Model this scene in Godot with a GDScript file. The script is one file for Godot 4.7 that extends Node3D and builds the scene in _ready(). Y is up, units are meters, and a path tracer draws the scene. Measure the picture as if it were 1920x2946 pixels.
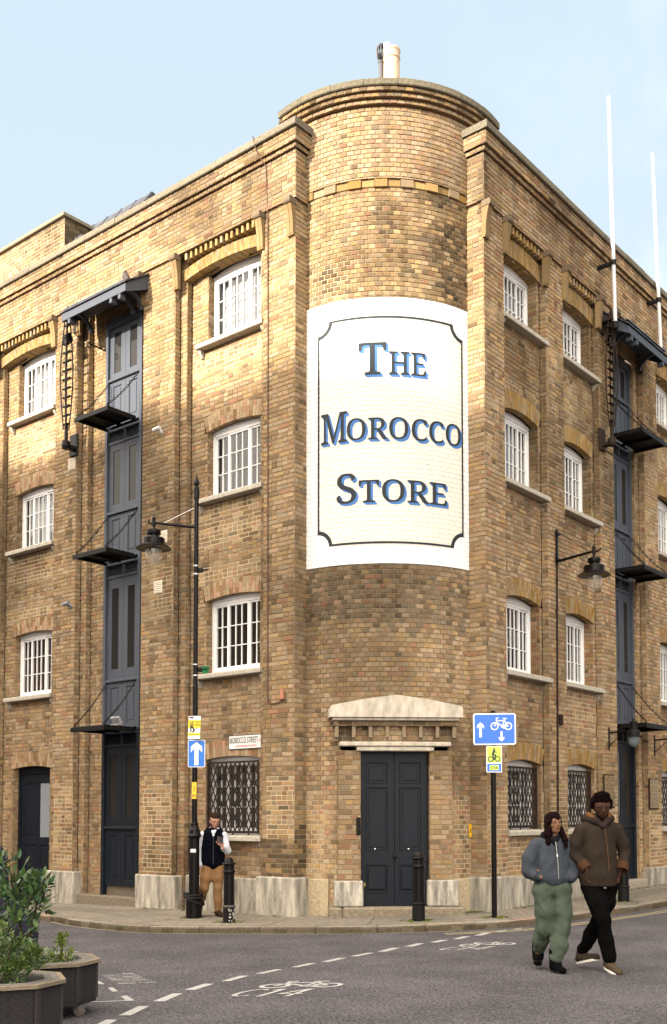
extends Node3D
# A brick corner warehouse with a round corner tower, painted with a sign, seen across a street junction.

const DL := Vector3(-0.77049, 0, -0.63745)   # along the left street front, away from the corner
const DR := Vector3(0.63745, 0, -0.77049)    # along the right street front
const NL := Vector3(-0.63745, 0, 0.77049)    # outward from the left front
const NR := Vector3(0.77049, 0, 0.63745)
const CO := Vector3(1.134, 0, -14.86)        # where the two fronts would meet
const CEN := Vector3(0.828, 0, -18.098)      # centre of the round tower
const TR := 2.02
const COURSE := 0.0757
var rng := RandomNumberGenerator.new()
var M := {}
var taken := {}
var noise := FastNoiseLite.new()
var noise2 := FastNoiseLite.new()
var FL: Fr
var FRR: Fr
var FT: Fr
var FP: Fr
var house: Node3D
var brick_pool: Array = []     # every brick of the house: [score, corners, colour]
var bulk: MB
var fonts := {}

class Fr:
	var o: Vector3
	var u: Vector3
	var n: Vector3
	var r := 0.0
	var id := ""
	func p(a: float, y: float, d: float) -> Vector3:
		if r > 0.0:
			var th := a / r
			return Vector3(o.x + sin(th) * (r + d), o.y + y, o.z + cos(th) * (r + d))
		return Vector3(o.x + u.x * a + n.x * d, o.y + y, o.z + u.z * a + n.z * d)
	func basis(a := 0.0) -> Basis:
		var nn := n
		if r > 0.0:
			nn = Vector3(sin(a / r), 0, cos(a / r))
		return Basis(Vector3.UP.cross(nn), Vector3.UP, nn)
	func xf(a: float, y: float, d: float) -> Transform3D:
		return Transform3D(basis(a), p(a, y, d))

func fr(id: String, o: Vector3, u: Vector3, n: Vector3, r := 0.0) -> Fr:
	var f := Fr.new()
	f.o = o; f.u = u; f.n = n; f.r = r; f.id = id
	return f

class MB:
	var v := PackedVector3Array()
	var n := PackedVector3Array()
	var c := PackedColorArray()
	func tri(a: Vector3, b: Vector3, d: Vector3, col := Color.WHITE) -> void:
		var nn := (d - a).cross(b - a).normalized()
		v.append(a); v.append(b); v.append(d)
		n.append(nn); n.append(nn); n.append(nn)
		c.append(col); c.append(col); c.append(col)
	func trih(a: Vector3, b: Vector3, d: Vector3, hint: Vector3, col := Color.WHITE) -> void:
		if (d - a).cross(b - a).dot(hint) < 0.0:
			tri(a, d, b, col)
		else:
			tri(a, b, d, col)
	func quad(a: Vector3, b: Vector3, d: Vector3, e: Vector3, col := Color.WHITE) -> void:
		var nn := (d - a).cross(b - a)
		if nn.length_squared() < 1e-16:
			nn = (e - a).cross(d - a)
		nn = nn.normalized()
		v.append(a); v.append(b); v.append(d); v.append(a); v.append(d); v.append(e)
		for i in 6:
			n.append(nn); c.append(col)
	func quadh(a: Vector3, b: Vector3, d: Vector3, e: Vector3, hint: Vector3, col := Color.WHITE) -> void:
		if (d - a).cross(b - a).dot(hint) < 0.0:
			quad(a, e, d, b, col)
		else:
			quad(a, b, d, e, col)
	func squad(a, b, d, e, na, nb, nd, ne, col := Color.WHITE) -> void:
		# smooth quad, corners with their own normals
		if (d - a).cross(b - a).dot(na + nb + nd + ne) < 0.0:
			var t = b; b = e; e = t
			t = nb; nb = ne; ne = t
		for q in [[a, na], [b, nb], [d, nd], [a, na], [d, nd], [e, ne]]:
			v.append(q[0]); n.append(q[1]); c.append(col)
	func box(x: Transform3D, s: Vector3, bev := 0.0, col := Color.WHITE) -> void:
		# a box centred on x, its edges cut back by bev
		var h := s * 0.5
		bev = minf(bev, minf(h.x, minf(h.y, h.z)) * 0.9)
		var ax := [Vector3(1, 0, 0), Vector3(0, 1, 0), Vector3(0, 0, 1)]
		for i in 3:
			var A: Vector3 = ax[i]; var B: Vector3 = ax[(i + 1) % 3]; var D: Vector3 = ax[(i + 2) % 3]
			var hb: float = h[(i + 1) % 3] - bev; var hd: float = h[(i + 2) % 3] - bev
			for sg in [-1.0, 1.0]:
				var o: Vector3 = A * (h[i] * sg)
				quadh(x * (o - B * hb - D * hd), x * (o + B * hb - D * hd), x * (o + B * hb + D * hd), x * (o - B * hb + D * hd), x.basis * (A * sg), col)
			if bev > 0.0:
				for sb in [-1.0, 1.0]:
					for sd in [-1.0, 1.0]:
						var la: float = h[i] - bev
						var p1: Vector3 = B * (h[(i + 1) % 3] * sb) + D * (hd * sd)
						var p2: Vector3 = B * (hb * sb) + D * (h[(i + 2) % 3] * sd)
						quadh(x * (p1 - A * la), x * (p1 + A * la), x * (p2 + A * la), x * (p2 - A * la), x.basis * (B * sb + D * sd), col)
		if bev > 0.0:
			for sx in [-1.0, 1.0]:
				for sy in [-1.0, 1.0]:
					for sz in [-1.0, 1.0]:
						var k := Vector3(sx, sy, sz)
						trih(x * Vector3(h.x * sx, (h.y - bev) * sy, (h.z - bev) * sz), x * Vector3((h.x - bev) * sx, h.y * sy, (h.z - bev) * sz), x * Vector3((h.x - bev) * sx, (h.y - bev) * sy, h.z * sz), x.basis * k, col)
	func bar(a: Vector3, b: Vector3, w: float, t: float, up := Vector3.UP, bev := 0.0, col := Color.WHITE) -> void:
		# a rectangular bar from a to b; w across, t along up
		var z := (b - a)
		var l := z.length()
		z /= l
		var xx := up.cross(z)
		if xx.length() < 1e-4:
			xx = Vector3(1, 0, 0).cross(z)
		xx = xx.normalized()
		box(Transform3D(Basis(xx, z.cross(xx), z), (a + b) * 0.5), Vector3(w, t, l), bev, col)
	func lathe(x: Transform3D, prof: Array, seg := 20, col := Color.WHITE, smooth := false) -> void:
		# prof: [radius, height] pairs from bottom to top
		var ns := []
		for i in prof.size():
			var a = prof[maxi(i - 1, 0)]; var b = prof[mini(i + 1, prof.size() - 1)]
			ns.append(Vector2(b[1] - a[1], a[0] - b[0]).normalized())
		for i in prof.size() - 1:
			var p = prof[i]; var q = prof[i + 1]
			var fn := Vector2(q[1] - p[1], p[0] - q[0]).normalized()
			var n0: Vector2 = ns[i] if smooth else fn
			var n1: Vector2 = ns[i + 1] if smooth else fn
			for k in seg:
				var t0 := TAU * k / seg; var t1 := TAU * (k + 1) / seg
				var c0 := Vector3(cos(t0), 0, sin(t0)); var c1 := Vector3(cos(t1), 0, sin(t1))
				squad(x * (c0 * p[0] + Vector3.UP * p[1]), x * (c1 * p[0] + Vector3.UP * p[1]), x * (c1 * q[0] + Vector3.UP * q[1]), x * (c0 * q[0] + Vector3.UP * q[1]),
					x.basis * (c0 * n0.x + Vector3.UP * n0.y), x.basis * (c1 * n0.x + Vector3.UP * n0.y), x.basis * (c1 * n1.x + Vector3.UP * n1.y), x.basis * (c0 * n1.x + Vector3.UP * n1.y), col)
	func tube(pts: Array, rad, seg := 8, caps := true, col := Color.WHITE) -> void:
		# a round tube through pts; rad a number or one for each point
		var rings := []
		var side := Vector3.ZERO
		for i in pts.size():
			var d: Vector3 = (pts[mini(i + 1, pts.size() - 1)] - pts[maxi(i - 1, 0)]).normalized()
			if side == Vector3.ZERO:
				side = d.cross(Vector3.UP if absf(d.y) < 0.9 else Vector3.RIGHT).normalized()
			side = (side - d * side.dot(d)).normalized()
			var up := d.cross(side)
			var r: float = rad[i] if rad is Array else rad
			var ring := []
			for k in seg:
				var t := TAU * k / seg
				var nn := side * cos(t) + up * sin(t)
				ring.append([pts[i] + nn * r, nn])
			rings.append(ring)
		for i in rings.size() - 1:
			for k in seg:
				var a = rings[i][k]; var b = rings[i][(k + 1) % seg]; var d = rings[i + 1][(k + 1) % seg]; var e = rings[i + 1][k]
				squad(a[0], b[0], d[0], e[0], a[1], b[1], d[1], e[1], col)
		if caps:
			for w in [0, rings.size() - 1]:
				var ctr: Vector3 = pts[w]
				var out: Vector3 = (pts[w] - pts[1 if w == 0 else w - 1])
				for k in seg:
					trih(ctr, rings[w][k][0], rings[w][(k + 1) % seg][0], out, col)
	func prism(x: Transform3D, poly: PackedVector2Array, depth: float, col := Color.WHITE) -> void:
		# a polygon in x's xy plane, given thickness towards -z
		var idx := Geometry2D.triangulate_polygon(poly)
		var back := Vector3(0, 0, -depth)
		for i in range(0, idx.size(), 3):
			var a := Vector3(poly[idx[i]].x, poly[idx[i]].y, 0); var b := Vector3(poly[idx[i + 1]].x, poly[idx[i + 1]].y, 0); var d := Vector3(poly[idx[i + 2]].x, poly[idx[i + 2]].y, 0)
			trih(x * a, x * b, x * d, x.basis.z, col)
			if depth > 0.0:
				trih(x * (a + back), x * (b + back), x * (d + back), -x.basis.z, col)
		if depth > 0.0:
			var area := 0.0
			for i in poly.size():
				area += poly[i].cross(poly[(i + 1) % poly.size()])
			for i in poly.size():
				var p := poly[i]; var q := poly[(i + 1) % poly.size()]
				var nn := Vector3(q.y - p.y, p.x - q.x, 0) * signf(area)
				quadh(x * Vector3(p.x, p.y, 0), x * Vector3(q.x, q.y, 0), x * (Vector3(q.x, q.y, 0) + back), x * (Vector3(p.x, p.y, 0) + back), x.basis * nn, col)
	func mesh() -> ArrayMesh:
		var a := []
		a.resize(Mesh.ARRAY_MAX)
		a[Mesh.ARRAY_VERTEX] = v; a[Mesh.ARRAY_NORMAL] = n; a[Mesh.ARRAY_COLOR] = c
		var m := ArrayMesh.new()
		m.add_surface_from_arrays(Mesh.PRIMITIVE_TRIANGLES, a)
		return m

func numbered(called: String) -> String:
	var k: int = taken.get(called, 0)
	taken[called] = k + 1
	return called if k == 0 else "%s_%03d" % [called, k]

func tag(o: Node, label := "", category := "", group := "", kind := "") -> Node:
	if label: o.set_meta("label", label)
	if category: o.set_meta("category", category)
	if group: o.set_meta("group", group)
	if kind: o.set_meta("kind", kind)
	return o

func put(b: MB, called: String, material: Material, parent: Node = self, kind := "") -> MeshInstance3D:
	var o := MeshInstance3D.new()
	o.mesh = b.mesh()
	o.material_override = material
	o.name = numbered(called) if parent == self else called
	parent.add_child(o, true)
	if kind: o.set_meta("kind", kind)
	return o

func thing(called: String, label: String, category: String, at := Vector3.ZERO, group := "") -> Node3D:
	var o := Node3D.new()
	o.name = numbered(called)
	add_child(o)
	o.position = at
	tag(o, label, category, group)
	return o

func at(p: Vector3, b := Basis.IDENTITY) -> Transform3D:
	return Transform3D(b, p)

func road_y(x: float) -> float:
	return 0.02 + 0.022 * clampf(x, -12, 12)
func pave_y(x: float) -> float:
	return 0.12 + 0.022 * clampf(x, -12, 12)

# ---------- materials ----------
func noise_tex(freq: float, lo: float, hi: float, oct := 4, size := 512, sd := 1, contrast := 1.0) -> ImageTexture:
	var f := FastNoiseLite.new()
	f.seed = sd; f.frequency = freq; f.fractal_octaves = oct
	f.noise_type = FastNoiseLite.TYPE_SIMPLEX_SMOOTH
	var im := f.get_seamless_image(size, size)
	im.convert(Image.FORMAT_RGB8)
	var data := im.get_data()
	for i in data.size():
		var t := clampf((data[i] / 255.0 - 0.5) * contrast + 0.5, 0.0, 1.0)
		data[i] = int(255.0 * lerpf(lo, hi, t))
	return ImageTexture.create_from_image(Image.create_from_data(size, size, false, Image.FORMAT_RGB8, data))

func normal_tex(freq: float, strength: float, oct := 4, size := 512, sd := 5) -> ImageTexture:
	var f := FastNoiseLite.new()
	f.seed = sd; f.frequency = freq; f.fractal_octaves = oct
	var im := f.get_seamless_image(size, size)
	im.convert(Image.FORMAT_RGBA8)
	im.bump_map_to_normal_map(strength)
	return ImageTexture.create_from_image(im)

func mat(col: Color, rough := 0.7, metal := 0.0, alb: Texture2D = null, nrm: Texture2D = null, scale := Vector3.ONE, vertex := true, nscale := 1.0) -> StandardMaterial3D:
	# col is given in linear values
	var m := StandardMaterial3D.new()
	m.albedo_color = col.linear_to_srgb()
	m.roughness = rough
	m.metallic = metal
	m.metallic_specular = 0.5 if rough < 0.5 else 0.25 if rough < 0.85 else 0.12
	m.vertex_color_use_as_albedo = vertex
	if alb or nrm:
		m.uv1_triplanar = true
		m.uv1_world_triplanar = true
		m.uv1_scale = scale
	if alb: m.albedo_texture = alb
	if nrm:
		m.normal_enabled = true
		m.normal_texture = nrm
		m.normal_scale = nscale
	return m

func asphalt_tex() -> ImageTexture:
	# aggregate: pale and dark chips in the binder, over broad worn patches
	var f := FastNoiseLite.new()
	f.seed = 81; f.frequency = 0.006; f.fractal_octaves = 5
	var im := f.get_seamless_image(1024, 1024)
	im.convert(Image.FORMAT_RGB8)
	var data := im.get_data()
	var r := RandomNumberGenerator.new()
	r.seed = 5
	for i in range(0, data.size(), 3):
		var t := 0.66 + 0.07 * (data[i] / 255.0 - 0.5) * 2.0
		var q := r.randf()
		if q < 0.12: t *= 1.0 + r.randf() * 0.7
		elif q < 0.34: t *= 1.0 - r.randf() * 0.6
		else: t *= r.randf_range(0.9, 1.1)
		var v := int(clampf(t, 0.05, 1.0) * 255.0)
		data[i] = v; data[i + 1] = v; data[i + 2] = v
	return ImageTexture.create_from_image(Image.create_from_data(1024, 1024, false, Image.FORMAT_RGB8, data))

func make_materials() -> void:
	var fine := noise_tex(0.03, 0.76, 1.0, 5, 512, 3, 1.6)
	var coarse := noise_tex(0.012, 0.55, 1.0, 5, 512, 9, 1.8)
	var grain := noise_tex(0.35, 0.45, 1.0, 2, 512, 12, 1.5)
	var streak := noise_tex(0.008, 0.66, 1.0, 5, 512, 21, 1.8)
	var bump := normal_tex(0.05, 3.0)
	var bumpf := normal_tex(0.3, 3.0, 2, 512, 8)
	var wn := Color.WHITE
	M.brick = mat(wn, 0.9, 0, fine, bump, Vector3.ONE * 3.1, true, 0.8)
	M.mortar = mat(wn, 0.95, 0, fine, bump, Vector3.ONE * 4.3, true, 0.8)
	M.paint_brick = mat(wn, 0.6, 0, noise_tex(0.02, 0.9, 1.0, 5, 512, 31, 1.5), bump, Vector3.ONE * 3.0, true, 0.35)
	var soft := noise_tex(0.015, 0.80, 1.0, 5, 512, 19, 1.5)
	M.stone = mat(wn, 0.9, 0, soft, bump, Vector3.ONE * 1.9, true, 0.7)
	M.plinth = mat(wn, 0.92, 0, streak, bump, Vector3(1.9, 0.28, 1.9), true, 0.8)
	M.asphalt = mat(wn, 0.92, 0, asphalt_tex(), bumpf, Vector3.ONE * 0.13, true, 1.0)
	M.smooth_stone = mat(wn, 0.9, 0, soft, null, Vector3(0.8, 0.35, 0.8))
	M.slab = mat(wn, 0.9, 0, soft, bumpf, Vector3.ONE * 1.1, true, 0.5)
	M.road_paint = mat(wn, 0.8, 0, noise_tex(0.09, 0.5, 1.0, 4, 512, 44, 2.2), bumpf, Vector3.ONE * 1.7, true, 0.8)
	M.white = mat(Color(0.80, 0.80, 0.79), 0.45, 0, noise_tex(0.05, 0.88, 1.0, 4, 512, 52), null, Vector3.ONE * 2.0)
	M.door_grey = mat(Color(0.070, 0.081, 0.102), 0.5, 0, noise_tex(0.03, 0.8, 1.0, 4, 512, 53), bump, Vector3.ONE * 2.0, true, 0.15)
	M.door_dark = mat(Color(0.0115, 0.0155, 0.0225), 0.45, 0, noise_tex(0.03, 0.7, 1.0, 4, 512, 54), bump, Vector3.ONE * 2.0, true, 0.15)
	M.iron = mat(Color(0.008, 0.0075, 0.0075), 0.55, 0.0, coarse, bump, Vector3.ONE * 4.0, true, 0.4)
	M.rusty = mat(Color(0.032, 0.021, 0.016), 0.8, 0.0, fine, bump, Vector3.ONE * 5.0, true, 0.8)
	M.lamp_black = mat(Color(0.0075, 0.0055, 0.005), 0.32, 0.0, coarse, null, Vector3.ONE * 4.0)
	M.steel = mat(Color(0.6, 0.6, 0.6), 0.3, 1.0)
	M.brass = mat(Color(0.42, 0.29, 0.11), 0.32, 1.0, coarse, null, Vector3.ONE * 3.0)
	M.plain = mat(wn, 0.6, 0)
	M.gloss = mat(wn, 0.4, 0)
	M.cloth = mat(wn, 0.95, 0, noise_tex(0.2, 0.55, 1.0, 3, 512, 61), bumpf, Vector3.ONE * 7.0, true, 0.7)
	M.smooth_cloth = mat(wn, 0.75, 0, noise_tex(0.06, 0.8, 1.0, 3, 512, 62), bump, Vector3.ONE * 5.0, true, 0.5)
	M.skin = mat(wn, 0.55, 0)
	M.hair = mat(wn, 0.6, 0, noise_tex(0.2, 0.4, 1.0, 3, 512, 63), bumpf, Vector3(14, 3, 14), true, 1.0)
	M.wood = mat(wn, 0.8, 0, noise_tex(0.04, 0.55, 1.0, 4, 512, 64, 1.6), bump, Vector3(1.0, 9.0, 9.0), true, 0.5)
	M.lead = mat(Color(0.085, 0.09, 0.105), 0.75, 0.0, coarse, bump, Vector3.ONE * 1.5, true, 0.5)
	M.leaf = mat(wn, 0.42, 0)
	for k in ["cloth", "smooth_cloth", "hair"]: M[k].metallic_specular = 0.07
	for k in ["door_dark", "door_grey", "iron", "lamp_black", "rusty"]: M[k].metallic_specular = 0.28
	M.leaf.backlight_enabled = true
	M.leaf.backlight = Color(0.12, 0.2, 0.04)
	M.plaster = mat(wn, 0.9, 0)
	M.rubber = mat(Color(0.01, 0.01, 0.01), 0.8, 0)
	var g := StandardMaterial3D.new()
	g.albedo_color = Color(0.3, 0.33, 0.34, 0.10)
	g.transparency = BaseMaterial3D.TRANSPARENCY_ALPHA
	g.roughness = 0.03
	g.metallic_specular = 0.45
	M.glass = g
	var g2: StandardMaterial3D = g.duplicate()
	g2.albedo_color = Color(0.80, 0.78, 0.72, 0.22)
	M.lamp_glass = g2
	var g3: StandardMaterial3D = g.duplicate()
	g3.albedo_color = Color(0.42, 0.47, 0.48, 0.75)
	g3.roughness = 0.3
	M.frosted = g3

# ---------- brickwork ----------
const YEL := Color(0.41, 0.27, 0.115)
const BUF := Color(0.41, 0.305, 0.19)
const BRO := Color(0.285, 0.18, 0.095)
const RED := Color(0.33, 0.135, 0.075)
const DRK := Color(0.085, 0.062, 0.038)
const ORA := Color(0.42, 0.25, 0.085)
const PNK := Color(0.40, 0.24, 0.155)
const GRY := Color(0.185, 0.145, 0.095)
const PAL := [YEL, BUF, BRO, RED, DRK, ORA, PNK, GRY]
const ZONES := {
	"frieze": [35, 36, 8, 7, 2, 2, 10, 2],
	"upper": [46, 20, 20, 4, 3, 5, 3, 3],
	"mid": [22, 34, 28, 5, 2, 3, 6, 5],
	"low": [20, 28, 32, 8, 4, 5, 5, 4],
	"soot": [24, 8, 24, 2, 24, 8, 1, 24],
	"grey": [6, 10, 22, 3, 10, 1, 2, 44],
	"tower_top": [22, 46, 8, 7, 1, 3, 12, 3],
	"black": [4, 2, 20, 2, 60, 10, 0, 12],
	"gold": [50, 10, 15, 2, 0, 30, 6, 0],
	"red": [14, 14, 20, 34, 6, 8, 14, 4],
}

func zone_of(id: String, a: float, y: float, z: String) -> String:
	if z != "":
		return z
	if id == "tower":
		if y > 11.62: return "tower_top"
		if y > 11.4: return "upper"
		if y > 9.7: return "upper"
		if y < 5.6 and y > 4.6 + 0.4 * noise2.get_noise_2d(a * 90.0, 5.0): return "grey"
		return "low" if y < 2.6 else "mid"
	if id == "left":
		if y < 1.25 and a < 3.05: return "black"
		if y > 11.46: return "frieze"
		if y > 8.6 + noise2.get_noise_2d(a * 40.0, y * 30.0): return "upper"
		return "low" if y < 2.6 else "mid"
	if id == "right":
		if y > 11.46: return "mid" if rng.randf() < 0.6 else "frieze"
		if y > 9.0 and rng.randf() < 0.5: return "upper"
		return "low" if y < 3.6 else "mid"
	return "mid"

func brick_col(id: String, p: Vector3, a: float, y: float, z: String) -> Color:
	var w: Array = ZONES[zone_of(id, a, y, z)]
	var tot := 0
	for x in w: tot += x
	var r := rng.randi() % tot
	var k := 0
	while r >= w[k]:
		r -= w[k]; k += 1
	var avg := Color(0, 0, 0)
	for i in 8: avg += PAL[i] * (float(w[i]) / tot)
	var c: Color = avg.lerp(PAL[k], 0.58)
	var s := rng.randf_range(0.84, 1.16)
	var t := rng.randf_range(-0.05, 0.05)
	# grime in irregular patches
	var g := noise.get_noise_3d(p.x * 14.0, p.y * 10.0, p.z * 14.0)
	s *= 1.0 - 0.55 * clampf(g * 2.2 - 0.05, 0.0, 0.8)
	# runs of rain and soot down the face
	s *= 1.0 - 0.42 * clampf(noise2.get_noise_3d(p.x * 190.0, p.y * 15.0, p.z * 190.0) * 2.0 - 0.12, 0.0, 0.85)
	if id == "tower" and y > 9.74 and y < 11.5 and rng.randf() > 0.16:
		# the soot left on the drum above the painted panel
		var so := clampf(0.55 + 0.42 * a - absf(y - 10.55) * 0.42 + 1.3 * noise2.get_noise_2d(a * 45.0 + 40.0, y * 60.0), 0.0, 1.0)
		c = c.lerp(Color(0.062, 0.046, 0.028), so * rng.randf_range(0.6, 1.0))
	if id == "right": s *= 1.15  # right front bricks coloured lighter to make up for the weak light there
	if id == "tower" and y < 5.6: s *= 1.2  # lower drum lightened too: brightness put into the colour where little light reaches
	var lum := (c.r * 0.4 + c.g * 0.45 + c.b * 0.15)
	c = c.lerp(Color(lum, lum * 0.97, lum * 0.9), 0.12)
	return Color(c.r * s * (1.0 - t), c.g * s, c.b * s * (1.0 + t))

func fresh_pointing(id: String, a: float, y: float) -> bool:
	# areas where the joints have been raked out and filled anew in a pale mortar
	var j := 0.25 * noise2.get_noise_2d(a * 300.0, y * 300.0)
	if id == "left":
		if y + j * 0.3 < 2.28 and y > 0.6:
			return (a > 2.3 and a < 2.85 and y > 1.25) or (a > 5.15 and a < 5.8) or (a > 7.9 and a < 8.45) or a > 10.3
		if a > 3.1 and a < 4.9 and ((y > 6.2 + j and y < 7.0) or (y > 5.62 and y < 5.95 + j) or (y > 9.25 + j and y < 9.7)): return true
		if a > 8.7 and a < 10.5 and ((y > 6.3 + j and y < 7.0) or (y > 5.5 and y < 6.0 + j) or (y > 8.9 + j and y < 9.7)): return true
		if a > 5.1 and a < 5.75 and y > 5.1 and y < 6.0 + j: return true
		if y > 10.1 and y < 11.0 and a < 5.0: return noise2.get_noise_2d(a * 60.0, y * 60.0) > 0.0
	if id == "tower":
		if y < 1.95 + j and (a < -1.05 or a > 1.05): return true
		if y > 9.6 and y < 10.4 and a < -0.6 + j: return true
	if id == "right":
		if y < 2.2 + j and y > 0.6: return true
		if y > 3.2 and y < 4.0 and a > 4.7 and a < 6.0: return true
		if y > 7.0 and y < 9.9: return noise2.get_noise_2d(a * 70.0 + 9.0, y * 50.0) > 0.12
	if id == "roof": return true
	return false

func mortar_col(id: String, p: Vector3, a: float, y: float) -> Color:
	if id == "sign": return sign_col(a, y) * 0.97
	var g := 1.0 - 0.3 * clampf(noise.get_noise_3d(p.x * 14.0, p.y * 10.0, p.z * 14.0) * 2.0, 0.0, 1.0)
	if fresh_pointing(id, a, y): return Color(0.62, 0.50, 0.32) * g
	return Color(0.36, 0.275, 0.17) * g

func cut_of(a0: float, a1: float, y0: float, spring: float, rise := 0.0) -> Dictionary:
	return {"a0": minf(a0, a1), "a1": maxf(a0, a1), "y0": y0, "s": spring, "r": rise}

func cut_span(c: Dictionary, y: float) -> Vector2:
	if y < c.y0 or y > c.s + c.r: return Vector2.ZERO
	if y <= c.s: return Vector2(c.a0, c.a1)
	var w: float = c.a1 - c.a0
	var R: float = (w * w / 4.0 + c.r * c.r) / (2.0 * c.r)
	var q: float = R - c.r + (y - c.s)
	var x := sqrt(maxf(R * R - q * q, 0.0))
	var m: float = (c.a0 + c.a1) * 0.5
	return Vector2(m - x, m + x)

func emit_brick(b: MB, q: Array, col: Color) -> void:
	# q: four back corners at the mortar, four front corners
	b.quadh(q[4], q[5], q[6], q[7], q[4] - q[0], col)
	for i in 4:
		var j := (i + 1) % 4
		b.quadh(q[i], q[j], q[4 + j], q[4 + i], (q[i] + q[j]) - (q[(i + 2) % 4] + q[(i + 3) % 4]), col)

func lay(f: Fr, a0: float, a1: float, y0: float, y1: float, d: float, z := "", cuts := [], bond := "english", id := "") -> void:
	if id == "": id = f.id
	if a1 < a0:
		var tmp := a0; a0 = a1; a1 = tmp
	var k := int(floor(y0 / COURSE + 0.01))
	var cam := Vector3(0, 1.66, 0)
	while k * COURSE < y1 - 0.012:
		var yb := maxf(k * COURSE, y0)
		var yt := minf((k + 1) * COURSE, y1)
		var ym := (yb + yt) * 0.5
		var segs := [[a0, a1]]
		for c in cuts:
			var s := cut_span(c, ym)
			if s == Vector2.ZERO: continue
			var nx := []
			for g in segs:
				if s.y <= g[0] or s.x >= g[1]:
					nx.append(g)
				else:
					if s.x > g[0]: nx.append([g[0], s.x])
					if s.y < g[1]: nx.append([s.y, g[1]])
			segs = nx
		var pitch := 0.1135
		var alt := 0.0
		var off := 0.0
		if bond == "header":
			off = 0.0567 * (k & 1)
		elif (k * 7919 + int(absf(f.o.x) * 10.0)) % 5 < 2:
			off = 0.03
		else:
			pitch = 0.227; off = 0.085 * (k & 1) + 0.02
			if (k * 31) % 3 == 0:
				alt = 0.1135           # stretcher and header by turns
		for g in segs:
			var s0: float = g[0]; var s1: float = g[1]
			if s1 - s0 < 0.012: continue
			var mj := 0.0018 if id == "sign" else 0.0045 if fresh_pointing(id, (s0 + s1) * 0.5, ym) else 0.009
			var x := s0
			while x < s1 - 0.001:
				var xe := minf(x + 0.2, s1)
				var mp := f.p((x + xe) * 0.5, ym, d - mj)
				var mc := mortar_col(id, mp, (x + xe) * 0.5, ym)
				bulk_m.quadh(f.p(x, yb, d - mj), f.p(xe, yb, d - mj), f.p(xe, yt, d - mj), f.p(x, yt, d - mj), f.p(x, yb, d + 1.0) - f.p(x, yb, d), mc)
				x = xe
			var cell := pitch + alt
			x = floor((s0 - off) / cell) * cell + off
			var odd := false
			while x < s1:
				var wid := pitch
				if alt > 0.0:
					wid = alt if odd else pitch
					odd = not odd
				var b0 := maxf(x, s0); var b1 := minf(x + wid, s1)
				x += wid
				if b1 - b0 < 0.028: continue
				var j := 0.0028 if id == "sign" else 0.0052
				var ja := b0 + j + rng.randf_range(-0.001, 0.0015); var jb := b1 - j + rng.randf_range(-0.0015, 0.001)
				var jy := yb + j + rng.randf_range(-0.001, 0.0015); var jt := yt - j + rng.randf_range(-0.0015, 0.001)
				var fd := d + (0.0 if id == "sign" else rng.randf_range(-0.003, 0.003))
				var e := 0.002 if id == "sign" else 0.0035
				var back := d - mj - 0.003
				var q := [f.p(ja, jy, back), f.p(jb, jy, back), f.p(jb, jt, back), f.p(ja, jt, back),
					f.p(ja + e, jy + e, fd), f.p(jb - e, jy + e, fd), f.p(jb - e, jt - e, fd), f.p(ja + e, jt - e, fd)]
				var mid: Vector3 = (q[4] + q[6]) * 0.5
				if id == "sign":
					emit_brick(bulk_s, q, sign_col((b0 + b1) * 0.5, ym))
				else:
					var to := cam - mid
					var nn: Vector3 = (f.p(b0, ym, 1.0) - f.p(b0, ym, 0.0))
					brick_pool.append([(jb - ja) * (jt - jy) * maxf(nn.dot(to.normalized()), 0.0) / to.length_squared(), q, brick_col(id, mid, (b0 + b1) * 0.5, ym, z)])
		k += 1

var bulk_m := MB.new()
var bulk_s := MB.new()

func return_face(f: Fr, a: float, sg: float, y0: float, y1: float, d0: float, d1: float, z := "") -> void:
	# the side of a step in a wall: at position a, facing along f.u * sg
	var g := fr(f.id, f.p(a, 0, 0), f.n, f.u * sg)
	var zz := z
	if zz == "": zz = zone_of(f.id, a, (y0 + y1) * 0.5, "")
	var y := y0
	while y < y1 - 0.01:
		var ye := minf(y + 1.514, y1)
		ye = minf(ceilf(ye / COURSE - 0.001) * COURSE, y1)
		lay(g, d0, d1, y, ye, 0.0, z if z else zone_of(f.id, a, (y + ye) * 0.5, ""), [], "english", "side")
		y = ye

func finish_bricks() -> void:
	brick_pool.sort_custom(func(x, y): return x[0] > y[0])
	var rest := MB.new()
	for i in brick_pool.size():
		if i < 300:
			var b := MB.new()
			emit_brick(b, brick_pool[i][1], brick_pool[i][2])
			put(b, "brick", M.brick, house)
		else:
			emit_brick(rest, brick_pool[i][1], brick_pool[i][2])
	put(rest, "brickwork", M.brick, house, "stuff")
	put(bulk_m, "mortar", M.mortar, house)
	if bulk_s.v.size() > 0: put(bulk_s, "painted_brickwork", M.paint_brick, house, "stuff")
	print("bricks ", brick_pool.size())

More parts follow.
